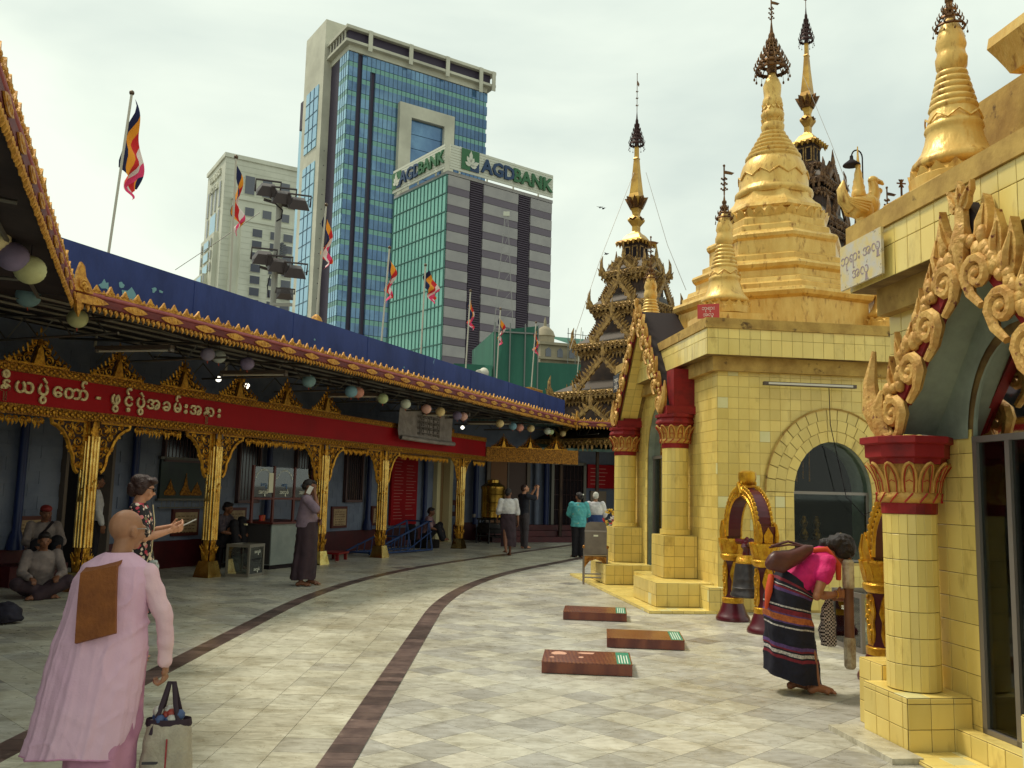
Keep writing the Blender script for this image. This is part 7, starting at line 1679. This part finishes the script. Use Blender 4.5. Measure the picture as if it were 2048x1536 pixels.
k = toptorso(J, s*1.06, .45, .03, 'long'); blob('blouse', k, M('turquoise_cloth', C(86,170,170), .7, c2=C(60,140,152), ns=6, c3=C(196,170,120), ns3=11, lo3=.64, hi3=.68), p_, .013, 2, .01); blob('trousers', trousers(J, s, .02), M('black_cloth', C(24,20,28), .8), p_, .014, 2, .005)
hairblob(P, J, SHORT+[((0,-.1,.03),(.05,.045,.05))], p_, None, .011, 20); MB().ball(P(.03,-.13,.06), (.02,.015,.02), 7, 5).build('hair_flower', m_wht, p_, smooth=60)
J, s = standJ(1.6, arms=[((-.25,.04,1.07),(-.2,.2,.9),(.3,.6,-.4),(1,0,0),.5),((.25,.04,1.07),(.2,.2,.9),(-.3,.6,-.4),(-1,0,0),.5)], legs=[(-.09,0,0),(.09,0,0)])
p_, P = person('white haired man in white shirt partly behind the silver chair', (2.22,22.9,.005), R(-6), J, skA, s, .012, 0, 0, False)
blob('shirt', toptorso(J, s*1.05, .1, .02, 'half'), m_ws, p_, .013, 2, .007); skirt([(1.02,0,0,.19,.155),(.85,0,0,.195,.16),(.4,0,0,.19,.17),(.12,0,0,.2,.18)], M('blue_longyi', C(40,60,108), .8), 'longyi', p_, 60); hairblob(P, J, SHORT[:2], p_, M('white_hair', C(186,182,172), .7), .011)

# bending woman in pink top
J = dict(pel=Vector((0,-.21,.75)), chest=Vector((0,-.02,.97)), neck=Vector((0,.16,1.12)), head=Vector((.0,.285,1.12)), hr=rotm(0,R(-58)))
J['arms'] = [(Vector((-.165,.08,1.04)), Vector((-.2,.0,.78)), Vector((-.06,.2,.74)), (.3,.9,.1), (1,0,0), .6), (Vector((.165,.08,1.04)), Vector((.22,-.05,.78)), Vector((.11,.17,.785)), (-.25,1,.02), (-1,.3,0), .75)]
J['legs'] = [(Vector((-.085,-.2,.7)), Vector((-.08,-.1,.4)), Vector((-.08,-.1,.07)), .0), (Vector((.085,-.2,.7)), Vector((.09,-.07,.4)), Vector((.09,-.0,.07)), -.1)]
s = .98
pk_, P = person('woman in pink top and striped skirt bending forward with a pole', UV(3.43,7.02,.005), SA-PI/2, J, SK('warm', C(158,104,74)), s, .0068, 0, 0, False)
m_fuch = M('fuchsia_top', C(206,26,106), .75, c2=C(182,18,92), ns=9, bump=.3, bs=40)
blob('top', toptorso(J, s*.98, .12, .016, 'cap', .015), m_fuch, pk_, .009, 2, .009)
cols_ = [M('weave_navy', C(26,24,40), .85, c2=C(20,18,30), ns=30), M('weave_white', C(200,194,186), .85, c2=C(120,112,116), ns=70), M('weave_maroon', C(122,34,48), .85, c2=C(96,28,42), ns=40), M('weave_violet', C(92,66,116), .85, c2=C(70,48,92), ns=40), M('weave_orange', C(176,98,50), .85, c2=C(140,72,40), ns=40)]
ST = [(.0,0),(.1,2),(.13,0),(.165,1),(.18,0),(.2,2),(.225,3),(.255,0),(.42,1),(.435,0),(.45,2),(.48,3),(.5,4),(.54,3),(.56,0),(.585,1),(.6,0),(.72,3),(.74,2),(.76,0),(.775,1),(.79,0),(.81,2),(.835,0)]
def stp(t):
    c = 0
    for a, b in ST:
        if t >= a: c = b
    return c
skirt([(.88,0,-.13,.15,.12),(.8,0,-.17,.18,.165),(.7,0,-.2,.19,.18),(.5,0,-.18,.185,.19),(.28,0,-.165,.18,.205),(.07,.0,-.15,.175,.23)], cols_, 'striped_skirt', pk_, 80, ((3,.05,.8),(6,.04,2),(10,.015,.6)), stp, 16, tilt=.1, tt=.1)
hairblob(P, J, [((0,-.03,.035),(.1,.115,.1)),((0,-.09,-.02),(.085,.07,.09)),((.05,-.02,.0),(.05,.07,.08)),((-.05,-.02,.0),(.05,.07,.08)),((0,-.13,-.1),(.05,.045,.05))], pk_, None, .009, 150, 3)
MB().tube([P(-.05,-.1,.05),P(0,-.125,.07),P(.05,-.1,.06)], .018, 7).build('hair_clip', M('clip_bone', C(150,130,100), .4), pk_, smooth=60)
k = MB().tube([(.07,.0,1.13),(.09,.1,1.14),(.12,.19,1.02),(.1,.2,.9)], [.02,.03,.028,.02], 7); k.tube([(.0,-.33,.92),(.06,-.38,.8),(.05,-.4,.66)], [.025,.03,.012], 7); k.build('scarf', M('orange_scarf', C(196,74,40), .8), pk_, smooth=60)
MB().tube([(.13+.026*math.cos(a),.165,.785+.028*math.sin(a)) for a in [q*PI/6 for q in range(13)]], .004, 5).build('bracelet', m_bgold, pk_)
W = pk_.matrix_basis
hb = thing('handbag', 'brown leather handbag slung on the back of the bending woman', 'bag', W @ Vector((.1,-.17,1.1)), SA-PI/2); m_lea = M('brown_leather', C(92,50,44), .4, c2=C(76,40,38), ns=6)
k = MB(); loft(k, [((0,-.24,-.05),(.03,0,0),(0,.02,.04)),((0,-.21,-.05),(.05,0,0),(0,.03,.075)),((0,-.08,-.06),(.065,0,0),(0,.03,.095)),((0,.06,-.0),(.05,0,0),(0,.03,.08)),((0,.15,.04),(.025,0,0),(0,.01,.035))], 16); blob('body', k, m_lea, hb, .01, 3)
k = MB().tube([(0,-.2,.06),(-.02,-.05,.1),(-.05,.12,.06),(-.06,.25,.02),(-.1,.3,-.06)], .011, 6); k.tube([(.0,-.22,.05),(0,-.05,.075),(0,.14,.06)], .008, 5); k.build('strap', m_lea, hb, smooth=60)
pole = thing('wooden_striker', 'upright wooden bell striker pole with pale worn ends held by the woman', 'pole', W @ Vector((.07,.3,.19)), SA)
def sqp(z0, z1, r): return [(r*.7,z0),(r,z0+.02),(r,z1-.02),(r*.7,z1)]
MB().lathe(sqp(0,.26,.046), 10).build('lower_end', M('worn_white_wood', C(196,184,158), .7, c2=C(140,116,88), ns=12), pole, smooth=30); MB().lathe([(.04,.25),(.038,.4),(.04,.64)], 12).build('grip', M('brown_wood', C(120,80,58), .6, c2=C(96,60,44), ns=5), pole, smooth=50); MB().lathe(sqp(.63,.87,.047), 10).build('upper_end', M('worn_white_wood', C(196,184,158)), pole, smooth=30)
def checks():
    m = M('check_cloth', C(30,22,28), .8, c2=C(40,30,34)); t = m.node_tree; b = t.nodes['Principled BSDF']; tc_ = t.nodes.new('ShaderNodeTexCoord'); ck = t.nodes.new('ShaderNodeTexChecker'); ck.inputs['Scale'].default_value = 70; ck.inputs['Color1'].default_value = C(30,22,28); ck.inputs['Color2'].default_value = C(190,176,170)
    t.links.new(tc_.outputs['Object'], ck.inputs['Vector']); 
    for q in list(b.inputs['Base Color'].links): t.links.remove(q)
    t.links.new(ck.outputs['Color'], b.inputs['Base Color']); return m
k = MB(); loft(k, [((0,0,0),(.045,0,0),(0,.07,0)),((0,0,.12),(.05,0,0),(0,.075,0)),((0,.0,.3),(.035,0,0),(0,.055,0)),((0,.02,.38),(.02,0,0),(0,.03,0))], 14)
o = blob('checked_bag', k, checks(), None, .012, 2, .01); o.location = W @ Vector((-.02,.16,.36)); o.rotation_euler = (0,0,SA-PI/2); tag(o, 'black and white checked cloth bag hanging from the bending woman arm', 'bag')

# people resting by the arcade wall
def sitJ(arms=None, knees=.42, hr=None, cross=False, z=.1, s=1):
    J = dict(pel=Vector((0,-.05,z+.02)), chest=Vector((0,.02,z+.3)), neck=Vector((0,.05,z+.52)), head=Vector((0,.09,z+.65)), hr=hr or rotm(0,R(-8)))
    if cross: J['legs'] = [(Vector((-.09,.0,z)), Vector((-.3,.26,z+.12)), Vector((.06,.32,.07)), -1.2), (Vector((.09,.0,z)), Vector((.3,.26,z+.1)), Vector((-.06,.24,.07)), 1.2)]
    else: J['legs'] = [(Vector((-.09,.0,z)), Vector((-.13,.32,z+knees)), Vector((-.12,.42,.07)), .1), (Vector((.09,.0,z)), Vector((.14,.3,z+knees-.05)), Vector((.13,.44,.07)), -.1)]
    J['arms'] = arms or [(Vector((-.175,.03,z+.47)), Vector((-.25,.14,z+.22)), Vector((-.16,.34,z+.2)), (.3,.9,-.2), (0,0,-1), .5), (Vector((.175,.03,z+.47)), Vector((.25,.14,z+.22)), Vector((.16,.34,z+.18)), (-.3,.9,-.2), (0,0,-1), .5)]
    return J
m_paleS = M('pale_shirt', C(136,122,118), .8, c2=C(112,100,98), ns=8)
def sitter(label, loc, rz, J, shirt, leg, skin=skC, voxel=.011, hairp=SHORT, hm_=None):
    p_, P = person(label, loc, rz, J, skin, 1, voxel); blob('shirt', toptorso(J, 1, .1, .018, 'long' if shirt is m_paleS else 'short'), shirt, p_, .012, 2, .007)
    blob('sarong', trousers(J, 1, .03), leg, p_, .013, 3, .006); hairblob(P, J, hairp, p_, hm_, .011); return p_, P
sitter('man in pale shirt sitting cross legged on the floor at far left', (-6.28,12.15,.005), R(-145), sitJ(cross=True), m_paleS, m_lon)
p_, P = sitter('man in pale shirt and red cap sitting on the ledge behind', AR(.25,1.1,.3), R(-140), sitJ(z=.12,knees=.25), m_paleS, M('black_cloth', C(24,20,28)), skC, .011, SHORT[:2])
k = MB(); k.join(MB().ball((0,0,0),(.084,.1,.06),12,8), Matrix.Translation(P(0,-.01,.065)) @ rotm(0,R(-8)).to_4x4()); k.join(MB().ball((0,0,0),(.05,.06,.012),10,6), Matrix.Translation(P(0,.1,.05))); k.build('cap', M('cap_red', C(140,44,40), .7), p_, smooth=60)
MB().tube([(-.1,.13,.65),(.05,.15,.45),(.16,.1,.22)], .02, 6, flat=.4).build('sling', m_darkin, p_)
tag(MB().box((-.5,-.25,0),(.5,.25,.3)).build('stone_ledge', m_plinth, None, AR(.25,1.35), AA), 'low dark ledge under the man in red cap', 'ledge')
p_, P = sitter('woman sitting against the far column hand to her chin', AR(12.0,.75,.22), R(-95), sitJ(z=.1,knees=.3), M('print_blouse', C(150,120,124), .8, c2=C(96,60,76), ns=14), M('black_cloth', C(24,20,28)))
tag(MB().box((-.35,-.25,0),(.35,.25,.22)).build('low_bench', M('black_iron', C(36,32,34)), None, AR(12.0,.8), AA), 'low dark bench beneath the seated woman at far column', 'bench')
k = MB(); loft(k, [((0,0,0),(.16,0,0),(0,.1,0)),((0,0,.2),(.19,0,0),(0,.12,0)),((0,0,.42),(.1,0,0),(0,.07,0))], 14); o = blob('backpack', k, m_darkin, None, .015, 2, .01); o.location = AR(11.55,1.0,.22); tag(o, 'dark backpack beside the woman seated at the far column', 'bag')
J, s = standJ(1.68); p_, P = person('man in pale shirt and black trousers standing in the doorway behind column', AR(1.5,1.45,.005), R(-60), J, skC, s, .012)
blob('shirt', toptorso(J, s, .25, .018, 'long'), m_ws, p_, .013, 2, .007); blob('trousers', trousers(J, s), M('black_cloth', C(24,20,28)), p_, .014, 2, .005); hairblob(P, J, SHORT, p_, None, .012)
J = sitJ(z=.45); p_, P = sitter('clerk in patterned shirt sitting behind the donation counter', AR(4.0,.9,.02), R(-100), J, M('print_shirt', C(92,80,88), .8, c2=C(60,50,60), ns=20), M('black_cloth', C(24,20,28)))
st2 = thing('office_stool', 'dark stool under the clerk behind the counter', 'stool', AR(4.0,.95), AA); MB().box((-.2,-.2,.4),(.2,.2,.45)).build('seat', m_darkin, st2)
for x in (-.17,.13):
    for y in (-.17,.13): MB().box((x,y,0),(x+.04,y+.04,.4)).build('leg', m_darkin, st2)
k = MB(); loft(k, [((0,0,.01),(.2,0,0),(0,.14,0)),((0,0,.06),(.22,0,0),(0,.16,0)),((.02,0,.16),(.16,0,0),(0,.11,0)),((.04,0,.22),(.06,0,0),(0,.05,0))], 16)
o = blob('dark_bag', k, M('bag_navy', C(34,30,46), .8, c2=C(26,22,34), ns=7), None, .014, 2, .02); o.location = at(5,1235,9.9)*1; o.location.z = .005; tag(o, 'crumpled dark bag lying on the floor at the left edge', 'bag')
bpy.data.scenes.remove(_tmp)
